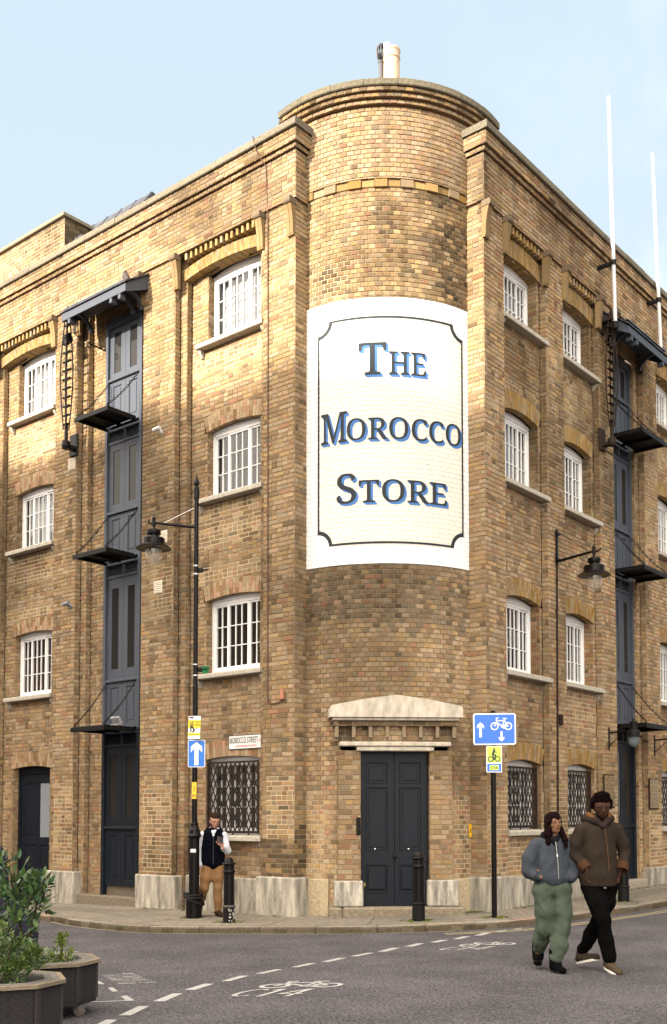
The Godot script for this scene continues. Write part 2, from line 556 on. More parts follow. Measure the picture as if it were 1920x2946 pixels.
func arch(f: Fr, a0: float, a1: float, spring: float, rise: float, thick: float, d: float, depth: float, fine := false, cols := [BUF, PNK, BUF, BRO], grp := true) -> void:
	# a flat segmental arch of bricks set on end
	var b := MB.new()
	var w := a1 - a0
	var R := (w * w / 4.0 + rise * rise) / (2.0 * rise)
	var m := (a0 + a1) * 0.5
	var yc := spring + rise - R
	var ph := asin(w * 0.5 / R) + 0.01
	var Ro := R + thick
	var cnt := int(w / (0.036 if fine else 0.068))
	var nrm := f.p(m, 0, 1) - f.p(m, 0, 0)
	for i in cnt:
		var t0 := -ph + 2.0 * ph * i / cnt; var t1 := -ph + 2.0 * ph * (i + 1) / cnt
		var gap := 0.0032 if not fine else 0.0016
		var cuts2 := [0.0, 0.36 if i & 1 else 0.68, 1.0] if thick > 0.2 else [0.0, 1.0]
		for s in cuts2.size() - 1:
			var r0: float = R + thick * cuts2[s] + gap * 0.6; var r1: float = R + thick * cuts2[s + 1] - gap * 0.6
			var q := []
			var fd := d + rng.randf_range(0.0, 0.004)
			var c: Color = cols[rng.randi() % cols.size()] * rng.randf_range(0.78, 1.15)
			for dd in [d - depth, fd]:
				for e in [[r0, t0, 1.0], [r0, t1, -1.0], [r1, t1, -1.0], [r1, t0, 1.0]]:
					q.append(f.p(m + e[0] * sin(e[1]) + gap * e[2], yc + e[0] * cos(e[1]), dd))
			emit_brick(b, q, c)
	var mc := Color(0.50, 0.38, 0.2) if not fine else Color(0.36, 0.22, 0.07)
	for i in 16:
		var t0 := -ph + 2.0 * ph * i / 16; var t1 := -ph + 2.0 * ph * (i + 1) / 16
		var dd := d - 0.005
		b.quadh(f.p(m + (R + 0.002) * sin(t0), yc + (R + 0.002) * cos(t0), dd), f.p(m + (R + 0.002) * sin(t1), yc + (R + 0.002) * cos(t1), dd), f.p(m + Ro * sin(t1), yc + Ro * cos(t1), dd), f.p(m + Ro * sin(t0), yc + Ro * cos(t0), dd), nrm, mc)
		b.quadh(f.p(m + (R + 0.002) * sin(t0), yc + (R + 0.002) * cos(t0), dd), f.p(m + (R + 0.002) * sin(t1), yc + (R + 0.002) * cos(t1), dd), f.p(m + (R + 0.002) * sin(t1), yc + (R + 0.002) * cos(t1), d - depth), f.p(m + (R + 0.002) * sin(t0), yc + (R + 0.002) * cos(t0), d - depth), Vector3.DOWN, mc)
	var o := put(b, "brick_arch", M.brick, house, "stuff")

func arch_cut(a0: float, a1: float, spring: float, rise: float, thick: float) -> Dictionary:
	# where the arch takes the place of the wall above an opening
	return cut_of(a0 - 0.075, a1 + 0.075, spring - 0.005, spring + thick - 0.03, maxf(rise, 0.02))

# ---------- windows, sills, doors ----------
func slab_on(b: MB, f: Fr, a0: float, a1: float, y0: float, y1: float, d0: float, d1: float, bev := 0.0, col := Color.WHITE) -> void:
	var m := f.p((a0 + a1) * 0.5, (y0 + y1) * 0.5, (d0 + d1) * 0.5)
	b.box(at(m, f.basis()), Vector3(absf(a1 - a0), absf(y1 - y0), absf(d1 - d0)), bev, col)

func window(f: Fr, a0: float, a1: float, y0: float, spring: float, rise: float, d: float, room := Color(0.16, 0.14, 0.12), blind := 0.0, grille := false) -> void:
	var w := a1 - a0
	var b := MB.new()
	var fw := 0.055
	var top := spring - 0.02
	slab_on(b, f, a0, a0 + fw, y0, top, d - 0.06, d + 0.02, 0.004)
	slab_on(b, f, a1 - fw, a1, y0, top, d - 0.06, d + 0.02, 0.004)
	slab_on(b, f, a0 + fw, a1 - fw, y0, y0 + 0.07, d - 0.06, d + 0.035, 0.004)
	slab_on(b, f, a0 + fw, a1 - fw, top - fw, top, d - 0.06, d + 0.02, 0.004)
	# the head board, cut to the curve of the arch
	var R := (w * w / 4.0 + rise * rise) / (2.0 * rise)
	var bt := f.basis()
	var sgn := 1.0 if bt.x.dot(f.u) > 0 else -1.0
	var poly := PackedVector2Array()
	for i in 13:
		var x := -w * 0.5 + w * i / 12.0
		poly.append(Vector2(x, sqrt(R * R - x * x) - R + rise + spring - y0 + 0.01))
	poly.append(Vector2(w * 0.5, top - y0 + 0.001)); poly.append(Vector2(-w * 0.5, top - y0 + 0.001))
	b.prism(at(f.p((a0 + a1) * 0.5, y0, d + 0.03), bt), poly, 0.09)
	var wn := put(b, "window", M.white, house)
	# two fixed lights with a wider casement between them, seven panes across and three up
	var cw := (w - 2.0 * fw) / 7.0
	var cols := [[0, 2], [2, 5], [5, 7]]
	var iy0 := y0 + 0.07; var iy1 := top - fw
	for g in cols:
		var x0: float = a0 + fw + cw * g[0]; var x1: float = a0 + fw + cw * g[1]
		var s := MB.new()
		var st := 0.032
		var dd := d + (0.012 if g[0] == 2 else 0.0)
		slab_on(s, f, x0, x0 + st, iy0, iy1, dd - 0.045, dd, 0.003)
		slab_on(s, f, x1 - st, x1, iy0, iy1, dd - 0.045, dd, 0.003)
		slab_on(s, f, x0 + st, x1 - st, iy0, iy0 + st * 1.5, dd - 0.045, dd, 0.003)
		slab_on(s, f, x0 + st, x1 - st, iy1 - st, iy1, dd - 0.045, dd, 0.003)
		var nc: int = g[1] - g[0]
		var pw := (x1 - x0 - 2.0 * st) / nc
		var ph := (iy1 - iy0 - st * 2.5) / 3.0
		for i in range(1, nc):
			slab_on(s, f, x0 + st + pw * i - 0.008, x0 + st + pw * i + 0.008, iy0 + st, iy1 - st, dd - 0.035, dd - 0.004, 0.003)
		for i in range(1, 3):
			slab_on(s, f, x0 + st, x1 - st, iy0 + st * 1.5 + ph * i - 0.008, iy0 + st * 1.5 + ph * i + 0.008, dd - 0.036, dd - 0.005, 0.003)
		put(s, "casement", M.white, wn)
		for i in nc:
			for j in 3:
				var pn := MB.new()
				var px := x0 + st + pw * i; var py := iy0 + st * 1.5 + ph * j
				var tl := rng.randf_range(-0.003, 0.003); var tv := rng.randf_range(-0.004, 0.004)
				pn.quadh(f.p(px, py, dd - 0.022 + tl), f.p(px + pw, py, dd - 0.022 - tl), f.p(px + pw, py + ph, dd - 0.022 - tl + tv), f.p(px, py + ph, dd - 0.022 + tl + tv), f.n)
				put(pn, "pane", M.glass, wn)
	room_box(f, a0, a1, y0, spring, d - 0.065, room, wn)
	if blind > 0.0:
		var bl := MB.new()
		var n := 24
		for i in n:
			# a hanging curtain in folds
			var x0 := lerpf(a0 + 0.04, a1 - 0.04, float(i) / n); var x1 := lerpf(a0 + 0.04, a1 - 0.04, float(i + 1) / n)
			var q0 := 0.018 * sin(i * 1.9); var q1 := 0.018 * sin((i + 1) * 1.9)
			bl.quadh(f.p(x0, y0 + (1.0 - blind) * (top - y0), d - 0.14 + q0), f.p(x1, y0 + (1.0 - blind) * (top - y0), d - 0.14 + q1), f.p(x1, top, d - 0.14 + q1), f.p(x0, top, d - 0.14 + q0), f.n, Color(0.085, 0.08, 0.08) if grille else Color(0.25, 0.25, 0.25))
		put(bl, "curtain", M.plaster, wn)
	if grille:
		lattice(f, a0 + 0.02, a1 - 0.02, y0 + 0.03, spring - 0.04, d + 0.13)

func room_box(f: Fr, a0: float, a1: float, y0: float, y1: float, d: float, col: Color, parent: Node) -> void:
	var r := MB.new()
	var dp := d - 1.5
	var l := a0 - 0.35; var h := a1 + 0.35; var fl := y0 - 0.5; var cl := y1 + 0.35
	r.quad(f.p(l, fl, dp), f.p(h, fl, dp), f.p(h, cl, dp), f.p(l, cl, dp), col)
	r.quad(f.p(l, fl, d), f.p(l, fl, dp), f.p(l, cl, dp), f.p(l, cl, d), col)
	r.quad(f.p(h, fl, d), f.p(h, fl, dp), f.p(h, cl, dp), f.p(h, cl, d), col)
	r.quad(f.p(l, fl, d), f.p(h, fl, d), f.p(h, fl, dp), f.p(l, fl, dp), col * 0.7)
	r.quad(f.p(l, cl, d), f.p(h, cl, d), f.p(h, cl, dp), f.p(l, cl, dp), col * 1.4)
	# the back of the front wall round the opening
	r.quad(f.p(l, fl, d), f.p(a0, fl, d), f.p(a0, cl, d), f.p(l, cl, d), col)
	r.quad(f.p(a1, fl, d), f.p(h, fl, d), f.p(h, cl, d), f.p(a1, cl, d), col)
	r.quad(f.p(a0, fl, d), f.p(a1, fl, d), f.p(a1, y0, d), f.p(a0, y0, d), col)
	r.quad(f.p(a0, y1 - 0.02, d), f.p(a1, y1 - 0.02, d), f.p(a1, cl, d), f.p(a0, cl, d), col)
	put(r, "room", M.plaster, parent)

func lattice(f: Fr, a0: float, a1: float, y0: float, y1: float, d: float) -> void:
	var b := MB.new()
	slab_on(b, f, a0, a0 + 0.03, y0, y1, d - 0.03, d + 0.005)
	slab_on(b, f, a1 - 0.03, a1, y0, y1, d - 0.03, d + 0.005)
	slab_on(b, f, a0 + 0.03, a1 - 0.03, y0, y0 + 0.045, d - 0.03, d + 0.005)
	slab_on(b, f, a0 + 0.03, a1 - 0.03, y1 - 0.03, y1, d - 0.03, d + 0.005)
	for k in 3:
		slab_on(b, f, lerpf(a0, a1, 0.2 + 0.3 * k) - 0.008, lerpf(a0, a1, 0.2 + 0.3 * k) + 0.008, y0 - 0.03, y0, d - 0.02, d)
	put(b, "grille_frame", M.rusty, house)
	var g := MB.new()
	var cx := 0.105; var cy := 0.235
	var wd := a1 - a0 - 0.06; var ht := y1 - y0 - 0.075
	var nx := int(round(wd / cx)); cx = wd / nx
	var ny := int(round(ht / cy)); cy = ht / ny
	for s in [1.0, -1.0]:
		for i in range(-ny, nx + ny + 1):
			# clip the slanting bar to the frame
			var x0: float = i * cx; var x1: float = x0 + s * ny * cx
			var t0 := 0.0; var t1 := 1.0
			if x1 != x0:
				var ta: float = (0.0 - x0) / (x1 - x0); var tb: float = (wd - x0) / (x1 - x0)
				t0 = maxf(t0, minf(ta, tb)); t1 = minf(t1, maxf(ta, tb))
			if t1 - t0 < 0.03: continue
			var dd: float = d + 0.004 * s
			g.bar(f.p(a0 + 0.03 + lerpf(x0, x1, t0), y0 + 0.045 + ht * t0, dd - 0.01), f.p(a0 + 0.03 + lerpf(x0, x1, t1), y0 + 0.045 + ht * t1, dd - 0.01), 0.025, 0.006, f.n)
	put(g, "grille_lattice", M.rusty, house)

func sill(f: Fr, a0: float, a1: float, y: float, d0: float, d1: float, brackets := true) -> void:
	var b := MB.new()
	var c := Color(0.47, 0.43, 0.36)
	var bt := f.basis()
	var m := f.p((a0 + a1) * 0.5, y, 0)
	# weathered top: slopes outward
	var w := (a1 - a0) * 0.5
	var prof := PackedVector2Array([Vector2(d0, -0.095), Vector2(d1 - 0.012, -0.095), Vector2(d1, -0.085), Vector2(d1, -0.022), Vector2(d1 - 0.012, -0.01), Vector2(d0, 0.012)])
	b.prism(Transform3D(Basis(f.n, Vector3.UP, f.n.cross(Vector3.UP)), f.p((a0 + a1) * 0.5, y, 0) + f.n.cross(Vector3.UP) * w), prof, w * 2.0, c)
	var o := put(b, "sill", M.stone, house)
	if brackets:
		for a in [a0 + 0.05, a1 - 0.05]:
			var k := MB.new()
			var pr := PackedVector2Array([Vector2(d0, -0.11), Vector2(d1 - 0.05, -0.11), Vector2(d1 - 0.07, -0.16), Vector2(d1 - 0.12, -0.23), Vector2(d0, -0.25)])
			k.prism(Transform3D(Basis(f.n, Vector3.UP, f.n.cross(Vector3.UP)), f.p(a, y, 0) + f.n.cross(Vector3.UP) * 0.03), pr, 0.06, c * 0.95)
			put(k, "bracket", M.stone, o)

func panel_door(b: MB, f: Fr, a0: float, a1: float, y0: float, y1: float, d: float, panels: Array) -> void:
	# a leaf with sunk panels; each panel [a0, a1, y0, y1] in shares of the leaf
	slab_on(b, f, a0, a1, y0, y1, d - 0.05, d - 0.018, 0.0)
	var xs := [0.0, 1.0]; var ys := [0.0, 1.0]
	for p in panels:
		for v in [p[0], p[1]]:
			if not xs.has(v): xs.append(v)
		for v in [p[2], p[3]]:
			if not ys.has(v): ys.append(v)
	xs.sort(); ys.sort()
	for i in xs.size() - 1:
		for j in ys.size() - 1:
			var cx: float = (xs[i] + xs[i + 1]) * 0.5; var cy: float = (ys[j] + ys[j + 1]) * 0.5
			var sunk := false
			for p in panels:
				if cx > p[0] and cx < p[1] and cy > p[2] and cy < p[3]: sunk = true
			if not sunk:
				slab_on(b, f, lerpf(a0, a1, xs[i]), lerpf(a0, a1, xs[i + 1]), lerpf(y0, y1, ys[j]), lerpf(y0, y1, ys[j + 1]), d - 0.018, d, 0.0)
	for p in panels:
		# a raised field and a bead round the panel
		var pa: float = lerpf(a0, a1, p[0]); var pb: float = lerpf(a0, a1, p[1]); var pc: float = lerpf(y0, y1, p[2]); var pd: float = lerpf(y0, y1, p[3])
		if p.size() > 4: continue
		slab_on(b, f, pa + 0.05, pb - 0.05, pc + 0.05, pd - 0.05, d - 0.018, d - 0.008, 0.006)
		for e in [[pa, pa + 0.014, pc, pd], [pb - 0.014, pb, pc, pd], [pa + 0.014, pb - 0.014, pc, pc + 0.014], [pa + 0.014, pb - 0.014, pd - 0.014, pd]]:
			slab_on(b, f, e[0], e[1], e[2], e[3], d - 0.018, d - 0.004, 0.005)

func chain(parent: Node, a: Vector3, b: Vector3, m: Material) -> void:
	var k := MB.new()
	var l := a.distance_to(b)
	var n := int(l / 0.052)
	var dir := (b - a).normalized()
	var s := dir.cross(Vector3.UP).normalized()
	for i in n:
		var t := (i + 0.5) / n
		var c := a.lerp(b, t) + Vector3.DOWN * (0.05 * sin(PI * t) * l)
		var side := s if i & 1 else s.cross(dir)
		var pts := []
		for j in 9:
			var w := TAU * j / 8
			pts.append(c + dir * cos(w) * 0.033 + side * sin(w) * 0.016)
		k.tube(pts, 0.0065, 4, false)
	put(k, "chain", m, parent)

# ---------- the warehouse ----------
func ledge(f: Fr, a0: float, a1: float, y: float, d0: float, d1: float, up := false, col := Color(0.26, 0.18, 0.10)) -> void:
	var n := maxi(1, int((a1 - a0) / 0.3)) if f.r > 0.0 else 1
	for i in n:
		var x0 := lerpf(a0, a1, float(i) / n); var x1 := lerpf(a0, a1, float(i + 1) / n)
		bulk_m.quadh(f.p(x0, y, d0), f.p(x1, y, d0), f.p(x1, y, d1), f.p(x0, y, d1), Vector3.UP if up else Vector3.DOWN, col)

func arc_block(b: MB, f: Fr, a0: float, a1: float, y0: float, y1: float, d0: float, d1: float, col := Color.WHITE, bev := 0.008) -> void:
	var n := maxi(1, int((a1 - a0) / 0.12)) if f.r > 0.0 else 1
	var pr := [[d0, y0], [d1 - bev, y0], [d1, y0 + bev], [d1, y1 - bev], [d1 - bev, y1], [d0, y1]]
	for i in n:
		var x0 := lerpf(a0, a1, float(i) / n); var x1 := lerpf(a0, a1, float(i + 1) / n)
		for k in 5:
			var p = pr[k]; var q = pr[k + 1]
			var hint: Vector3 = (f.p(x0, 0, 1) - f.p(x0, 0, 0)) * (q[1] - p[1]) + Vector3.UP * (p[0] - q[0])
			b.quadh(f.p(x0, p[1], p[0]), f.p(x1, p[1], p[0]), f.p(x1, q[1], q[0]), f.p(x0, q[1], q[0]), hint, col)
	for e in [[a0, a0 - 1.0], [a1, a1 + 1.0]]:
		var hint: Vector3 = f.p(e[1], 0, d1) - f.p(e[0], 0, d1)
		b.quadh(f.p(e[0], y0, d0), f.p(e[0], y0, d1), f.p(e[0], y1, d1), f.p(e[0], y1, d0), hint, col)

func stones(f: Fr, called: String, a0: float, a1: float, y0: float, y1: float, d0: float, d1: float, length: float, col: Color, m: Material, bev := 0.01) -> void:
	var n := maxi(1, int(round((a1 - a0) / length)))
	for i in n:
		var b := MB.new()
		var jit := rng.randf_range(-0.004, 0.004)
		var c := col * rng.randf_range(0.86, 1.08)
		c.a = 1.0
		arc_block(b, f, lerpf(a0, a1, float(i) / n) + 0.003, lerpf(a0, a1, float(i + 1) / n) - 0.003, y0, y1 + jit * 0.5, d0, d1 + jit, c, bev)
		put(b, called, m, house)

func console(f: Fr, a: float, y1: float, w := 0.13) -> void:
	var b := MB.new()
	var z := f.n.cross(Vector3.UP)
	var t := Basis(f.n, Vector3.UP, z)
	var c := YEL.lerp(BUF, 0.4) * rng.randf_range(0.62, 0.85)
	b.prism(at(f.p(a, y1, 0) + z * (w * 0.58), t), PackedVector2Array([Vector2(-0.02, -0.10), Vector2(0.13, -0.10), Vector2(0.145, -0.075), Vector2(0.145, -0.02), Vector2(0.13, 0.0), Vector2(-0.02, 0.0)]), w * 1.16, GRY)
	b.prism(at(f.p(a, y1, 0) + z * (w * 0.5), t), PackedVector2Array([Vector2(-0.02, -0.60), Vector2(0.035, -0.60), Vector2(0.05, -0.56), Vector2(0.055, -0.4), Vector2(0.075, -0.25), Vector2(0.11, -0.10), Vector2(-0.02, -0.10)]), w * 0.46, c)
	b.prism(at(f.p(a, y1, 0) - z * (w * 0.02), t), PackedVector2Array([Vector2(-0.02, -0.60), Vector2(0.035, -0.60), Vector2(0.05, -0.56), Vector2(0.055, -0.4), Vector2(0.075, -0.25), Vector2(0.11, -0.10), Vector2(-0.02, -0.10)]), w * 0.48, c * 0.9)
	put(b, "console", M.brick, house)

func dentils(f: Fr, a0: float, a1: float, y0: float, y1: float, d0: float, d1: float) -> void:
	var n := int((a1 - a0) / 0.122)
	for i in n:
		var b := MB.new()
		var x := lerpf(a0, a1, (i + 0.5) / n)
		slab_on(b, f, x - 0.027, x + 0.027, y0 + rng.randf_range(0, 0.01), y1, d0, d1 - rng.randf_range(0, 0.01), 0.006, (YEL if rng.randf() < 0.7 else BUF) * rng.randf_range(0.75, 1.1))
		put(b, "dentil", M.brick, house)

func front(f: Fr, piers: Array, dp: float, far: float, step: bool) -> void:
	# what both street fronts share: piers, frieze, bands and coping
	for p in piers:
		lay(f, p[0], p[1], 0.0, 11.46, 0.0)
	var a0: float = piers[0][0]
	lay(f, a0 - 0.03, far, 11.46, 12.26, 0.03)
	ledge(f, a0 - 0.03, far, 11.46, -0.3, 0.03)
	lay(f, a0 - 0.07, far, 12.26, 12.335, 0.075, "", [], "header")
	ledge(f, a0 - 0.07, far, 12.26, 0.0, 0.075)
	lay(f, a0 - 0.11, far, 12.335, 12.55, 0.12)
	ledge(f, a0 - 0.11, far, 12.335, 0.0, 0.12)
	return_face(f, a0, -1.0, 0.0, 11.46, -0.5, 0.0)
	return_face(f, a0 - 0.03, -1.0, 11.46, 12.26, -0.5, 0.03)
	return_face(f, a0 - 0.07, -1.0, 12.26, 12.335, -0.5, 0.075)
	return_face(f, a0 - 0.11, -1.0, 12.335, 12.55, -0.5, 0.12)
	stones(f, "coping_stone", a0 - 0.15, far, 12.55, 12.67, -0.45, 0.17, 0.9, Color(0.20, 0.175, 0.13), M.stone, 0.012)
	for i in piers.size() - 1:
		var s0: float = piers[i][1]; var s1: float = piers[i + 1][0]
		if step:
			return_face(f, s0, 1.0, 0.0, 11.46, -0.13, 0.0); return_face(f, s1, -1.0, 0.0, 11.46, -0.13, 0.0)
			lay(f, s0, s0 + 0.17, 0.0, 11.46, -0.13); lay(f, s1 - 0.17, s1, 0.0, 11.46, -0.13)
			return_face(f, s0 + 0.17, 1.0, 0.0, 11.46, dp, -0.13); return_face(f, s1 - 0.17, -1.0, 0.0, 11.46, dp, -0.13)
		else:
			return_face(f, s0, 1.0, 0.0, 11.46, dp, 0.0); return_face(f, s1, -1.0, 0.0, 11.46, dp, 0.0)

func bay(f: Fr, p0: float, p1: float, o0: float, o1: float, dp: float, dw: float, sills: Array, springs: Array, rises: Array, thick: float, fine: bool, ground: String, looks: Array) -> void:
	# one bay of windows between two piers; p0..p1 the sunk panel, o0..o1 the openings
	var cuts := []
	for i in 4:
		if i == 3 and ground == "door":
			cuts.append(cut_of(o0, o1, -1.0, springs[i], rises[i]))
		else:
			cuts.append(cut_of(o0, o1, sills[i] - 0.02, springs[i], rises[i]))
		if i > 0:
			cuts.append(arch_cut(o0, o1, springs[i], rises[i], thick))
	lay(f, p0, p1, 0.0, 11.0, dp, "", cuts)
	# the top window lies under a wide arch with a row of dentils over it
	lay(f, p0, p1, 11.0, 11.46, -0.24, "upper", [cut_of(p0, p1, 10.9, 11.3, 0.05)])
	arch(f, p0 + 0.02, p1 - 0.02, springs[0] + 0.0, 0.085, 11.315 - springs[0] - 0.085, -0.09, 0.25, true, [YEL * 0.9, YEL * 0.8, BUF * 0.8, YEL * 0.7])
	lay(f, p0, p1, springs[0] - 0.1, springs[0] + 0.12, dp, "upper", [cut_of(o0, o1, 5.0, springs[0], rises[0])])
	dentils(f, p0 + 0.03, p1 - 0.03, 11.325, 11.459, -0.24, 0.0)
	for i in 4:
		if i > 0:
			arch(f, o0, o1, springs[i], rises[i], thick, dp + 0.004, absf(dw - dp) * 0.6, fine, [YEL * 0.92, ORA * 0.72, YEL * 0.8, BUF * 0.8] if fine else [BUF, PNK, BUF, BRO])
		var y0: float = sills[i] if not (i == 3 and ground == "door") else 0.0
		var g := "red" if fine and i > 1 else ""
		return_face(f, o1, -1.0, y0, springs[i] + 0.02, dw - 0.08, dp, g)
		return_face(f, o0, 1.0, y0, springs[i] + 0.02, dw - 0.08, dp, g)
		if i == 3 and ground == "door": continue
		window(f, o0, o1, y0, springs[i], rises[i], dw, looks[i][0], looks[i][1], i == 3)
		sill(f, o0 - 0.17, o1 + 0.17, sills[i], dw - 0.05, dp + 0.155, true)

func loading_stack(f: Fr, a0: float, a1: float, d: float, base: float, plats: Array, head: float, out: float, plat_a0: float, plat_a1: float) -> void:
	# posts on both sides run the whole height; between them a pair of leaves for each floor
	for s in [[a0, a0 + 0.07], [a1 - 0.07, a1]]:
		var b := MB.new()
		slab_on(b, f, s[0], s[1], base - 0.2, plats[0], d - 0.12, d + 0.05, 0.006)
		put(b, "door_post", M.door_dark, house)
		b = MB.new()
		slab_on(b, f, s[0], s[1], plats[0], head, d - 0.12, d + 0.05, 0.006)
		put(b, "door_post", M.door_grey, house)
	var hb := MB.new()
	slab_on(hb, f, a0 + 0.07, a1 - 0.07, head - 0.16, head, d - 0.12, d + 0.045, 0.006)
	put(hb, "door_head", M.door_grey, house)
	var i0 := a0 + 0.07; var i1 := a1 - 0.07
	var mid := (i0 + i1) * 0.5
	for lv in plats.size() + 1:
		var lo: float = base if lv == 0 else plats[lv - 1] + 0.03
		var hi: float = plats[lv] - 0.04 if lv < plats.size() else head - 0.16
		var m: Material = M.door_dark if lv == 0 else M.door_grey
		var gr := 0.0 if lv == plats.size() else 0.2
		var split := lo + (1.02 if lv == 0 else 0.84)
		var top := hi - gr - (0.09 if gr > 0 else 0.0)
		# boarded lower leaves
		for e in [[i0, mid - 0.003], [mid + 0.003, i1]]:
			var b := MB.new()
			panel_door(b, f, e[0], e[1], lo, split, d, [[0.22, 0.78, 0.10, 0.90]])
			var leaf := put(b, "lower_door", m, house)
			# glazed upper leaves
			var gb := MB.new()
			panel_door(gb, f, e[0], e[1], split + 0.06, top, d, [[0.28, 0.72, 0.10, 0.90, 1]])
			var up := put(gb, "glazed_door", m, house)
			var pn := MB.new()
			var ea: float = e[0]; var eb: float = e[1]
			pn.quadh(f.p(lerpf(ea, eb, 0.28), lerpf(split + 0.06, top, 0.10), d - 0.012), f.p(lerpf(ea, eb, 0.72), lerpf(split + 0.06, top, 0.10), d - 0.012), f.p(lerpf(ea, eb, 0.72), lerpf(split + 0.06, top, 0.90), d - 0.012), f.p(lerpf(ea, eb, 0.28), lerpf(split + 0.06, top, 0.90), d - 0.012), f.n, Color(0.018, 0.017, 0.016))
			put(pn, "pane", M.dark_glass, up)
		var r := MB.new()
		slab_on(r, f, i0, i1, split, split + 0.055, d - 0.04, d + 0.045, 0.01)
		put(r, "weather_board", m, house)
		if gr > 0.0:
			var g := MB.new()
			slab_on(g, f, i0, i1, hi - 0.045, hi, d - 0.05, d + 0.02, 0.004)
			slab_on(g, f, i0, i1, hi - gr - 0.09, hi - gr - 0.04, d - 0.05, d + 0.02, 0.004)
			slab_on(g, f, mid - 0.025, mid + 0.025, hi - gr - 0.04, hi - 0.045, d - 0.05, d + 0.01, 0.004)
			slab_on(g, f, i0, i1, hi - gr - 0.04, hi - 0.045, d - 0.08, d - 0.06, 0.0, Color(0.1, 0.1, 0.1))
			var n := int((i1 - i0) / 0.034)
			for k in n:
				var x := lerpf(i0, i1, (k + 0.5) / n)
				for s in [-1.0, 1.0]:
					g.bar(f.p(x - 0.035 * s, hi - gr - 0.04, d - 0.03 + 0.004 * s), f.p(x + 0.035 * s, hi - 0.045, d - 0.03 + 0.004 * s), 0.006, 0.004, f.n)
			put(g, "vent_grille", m, house)
	for k in plats.size():
		var y: float = plats[k]
		var b := MB.new()
		var nb := 4
		slab_on(b, f, plat_a0, plat_a0 + 0.05, y - 0.07, y - 0.02, d + 0.06, out, 0.004)
		slab_on(b, f, plat_a1 - 0.05, plat_a1, y - 0.07, y - 0.02, d + 0.06, out, 0.004)
		slab_on(b, f, (plat_a0 + plat_a1) * 0.5 - 0.02, (plat_a0 + plat_a1) * 0.5 + 0.02, y - 0.07, y - 0.02, d + 0.06, out, 0.004)
		slab_on(b, f, plat_a0 - 0.03, plat_a1 + 0.03, y - 0.085, y + 0.0, out, out + 0.025, 0.004)
		for t in [plat_a0 + 0.03, plat_a1 - 0.03]:
			b.tube([f.p(t, y - 0.03, out - 0.02), f.p(t, y + 0.05, out - 0.02)], 0.012, 6)
		var fl := put(b, "platform", M.iron, house)
		for i in nb:
			var pb := MB.new()
			slab_on(pb, f, plat_a0, plat_a1, y - 0.02, y + 0.012, lerpf(d + 0.1, out, float(i) / nb) + 0.004, lerpf(d + 0.1, out, (i + 1.0) / nb) - 0.004, 0.003)
			put(pb, "board", M.iron, fl)
		for t in [[plat_a0 + 0.03, a0 + 0.1], [plat_a1 - 0.03, a1 - 0.1]]:
			chain(house, f.p(t[0], y + 0.04, out - 0.02), f.p(t[1], y + 0.82, d + 0.06), M.iron)

func canopy(f: Fr, a0: float, a1: float, yw: float, yf: float, out: float) -> void:
	var b := MB.new()
	var z := f.n.cross(Vector3.UP)
	var t := Basis(f.n, Vector3.UP, z)
	var w := (a1 - a0)
	var o := f.p((a0 + a1) * 0.5, 0, 0) + z * (w * 0.5)
	b.prism(at(o, t), PackedVector2Array([Vector2(0.0, yw - 0.03), Vector2(out, yf), Vector2(out, yf - 0.035), Vector2(0.0, yw - 0.065)]), w)
	# fascia board and side boards
	slab_on(b, f, a0, a1, yf - 0.15, yf - 0.012, out, out + 0.025, 0.004)
	for s in [a0, a1 - 0.025]:
		b.prism(at(f.p(s + 0.0125, 0, 0) + z * 0.0125, t), PackedVector2Array([Vector2(0.0, yw - 0.06), Vector2(out, yf - 0.03), Vector2(out, yf - 0.15), Vector2(0.0, yw - 0.30)]), 0.025)
	slab_on(b, f, a0 + 0.03, a1 - 0.03, yw - 0.30, yw - 0.28, 0.0, out, 0.0)
	var c := put(b, "canopy", M.door_grey, house)
	var lead := MB.new()
	lead.prism(at(o + z * 0.03, t), PackedVector2Array([Vector2(-0.02, yw + 0.01), Vector2(out + 0.045, yf + 0.03), Vector2(out + 0.045, yf + 0.005), Vector2(0.0, yw - 0.028)]), w + 0.06)
	put(lead, "lead_roof", M.lead, c)
	for s in [a0 + 0.18, a0 + 0.42, a1 - 0.22]:
		var k := MB.new()
		var pts := []
		for i in 7:
			var q := i / 6.0
			pts.append(f.p(s, yw - 0.62 + 0.30 * sin(q * PI * 0.5) , 0.0 + (out - 0.02) * (1.0 - cos(q * PI * 0.5))))
		for i in 6:
			k.bar(pts[i], pts[i + 1], 0.06, 0.06, Vector3.UP)
		put(k, "bracket", M.door_grey, c)
		k = MB.new()
		slab_on(k, f, s - 0.035, s + 0.035, yf - 0.24, yf - 0.15, out - 0.1, out + 0.02, 0.004)
		put(k, "bracket_block", M.door_grey, c)

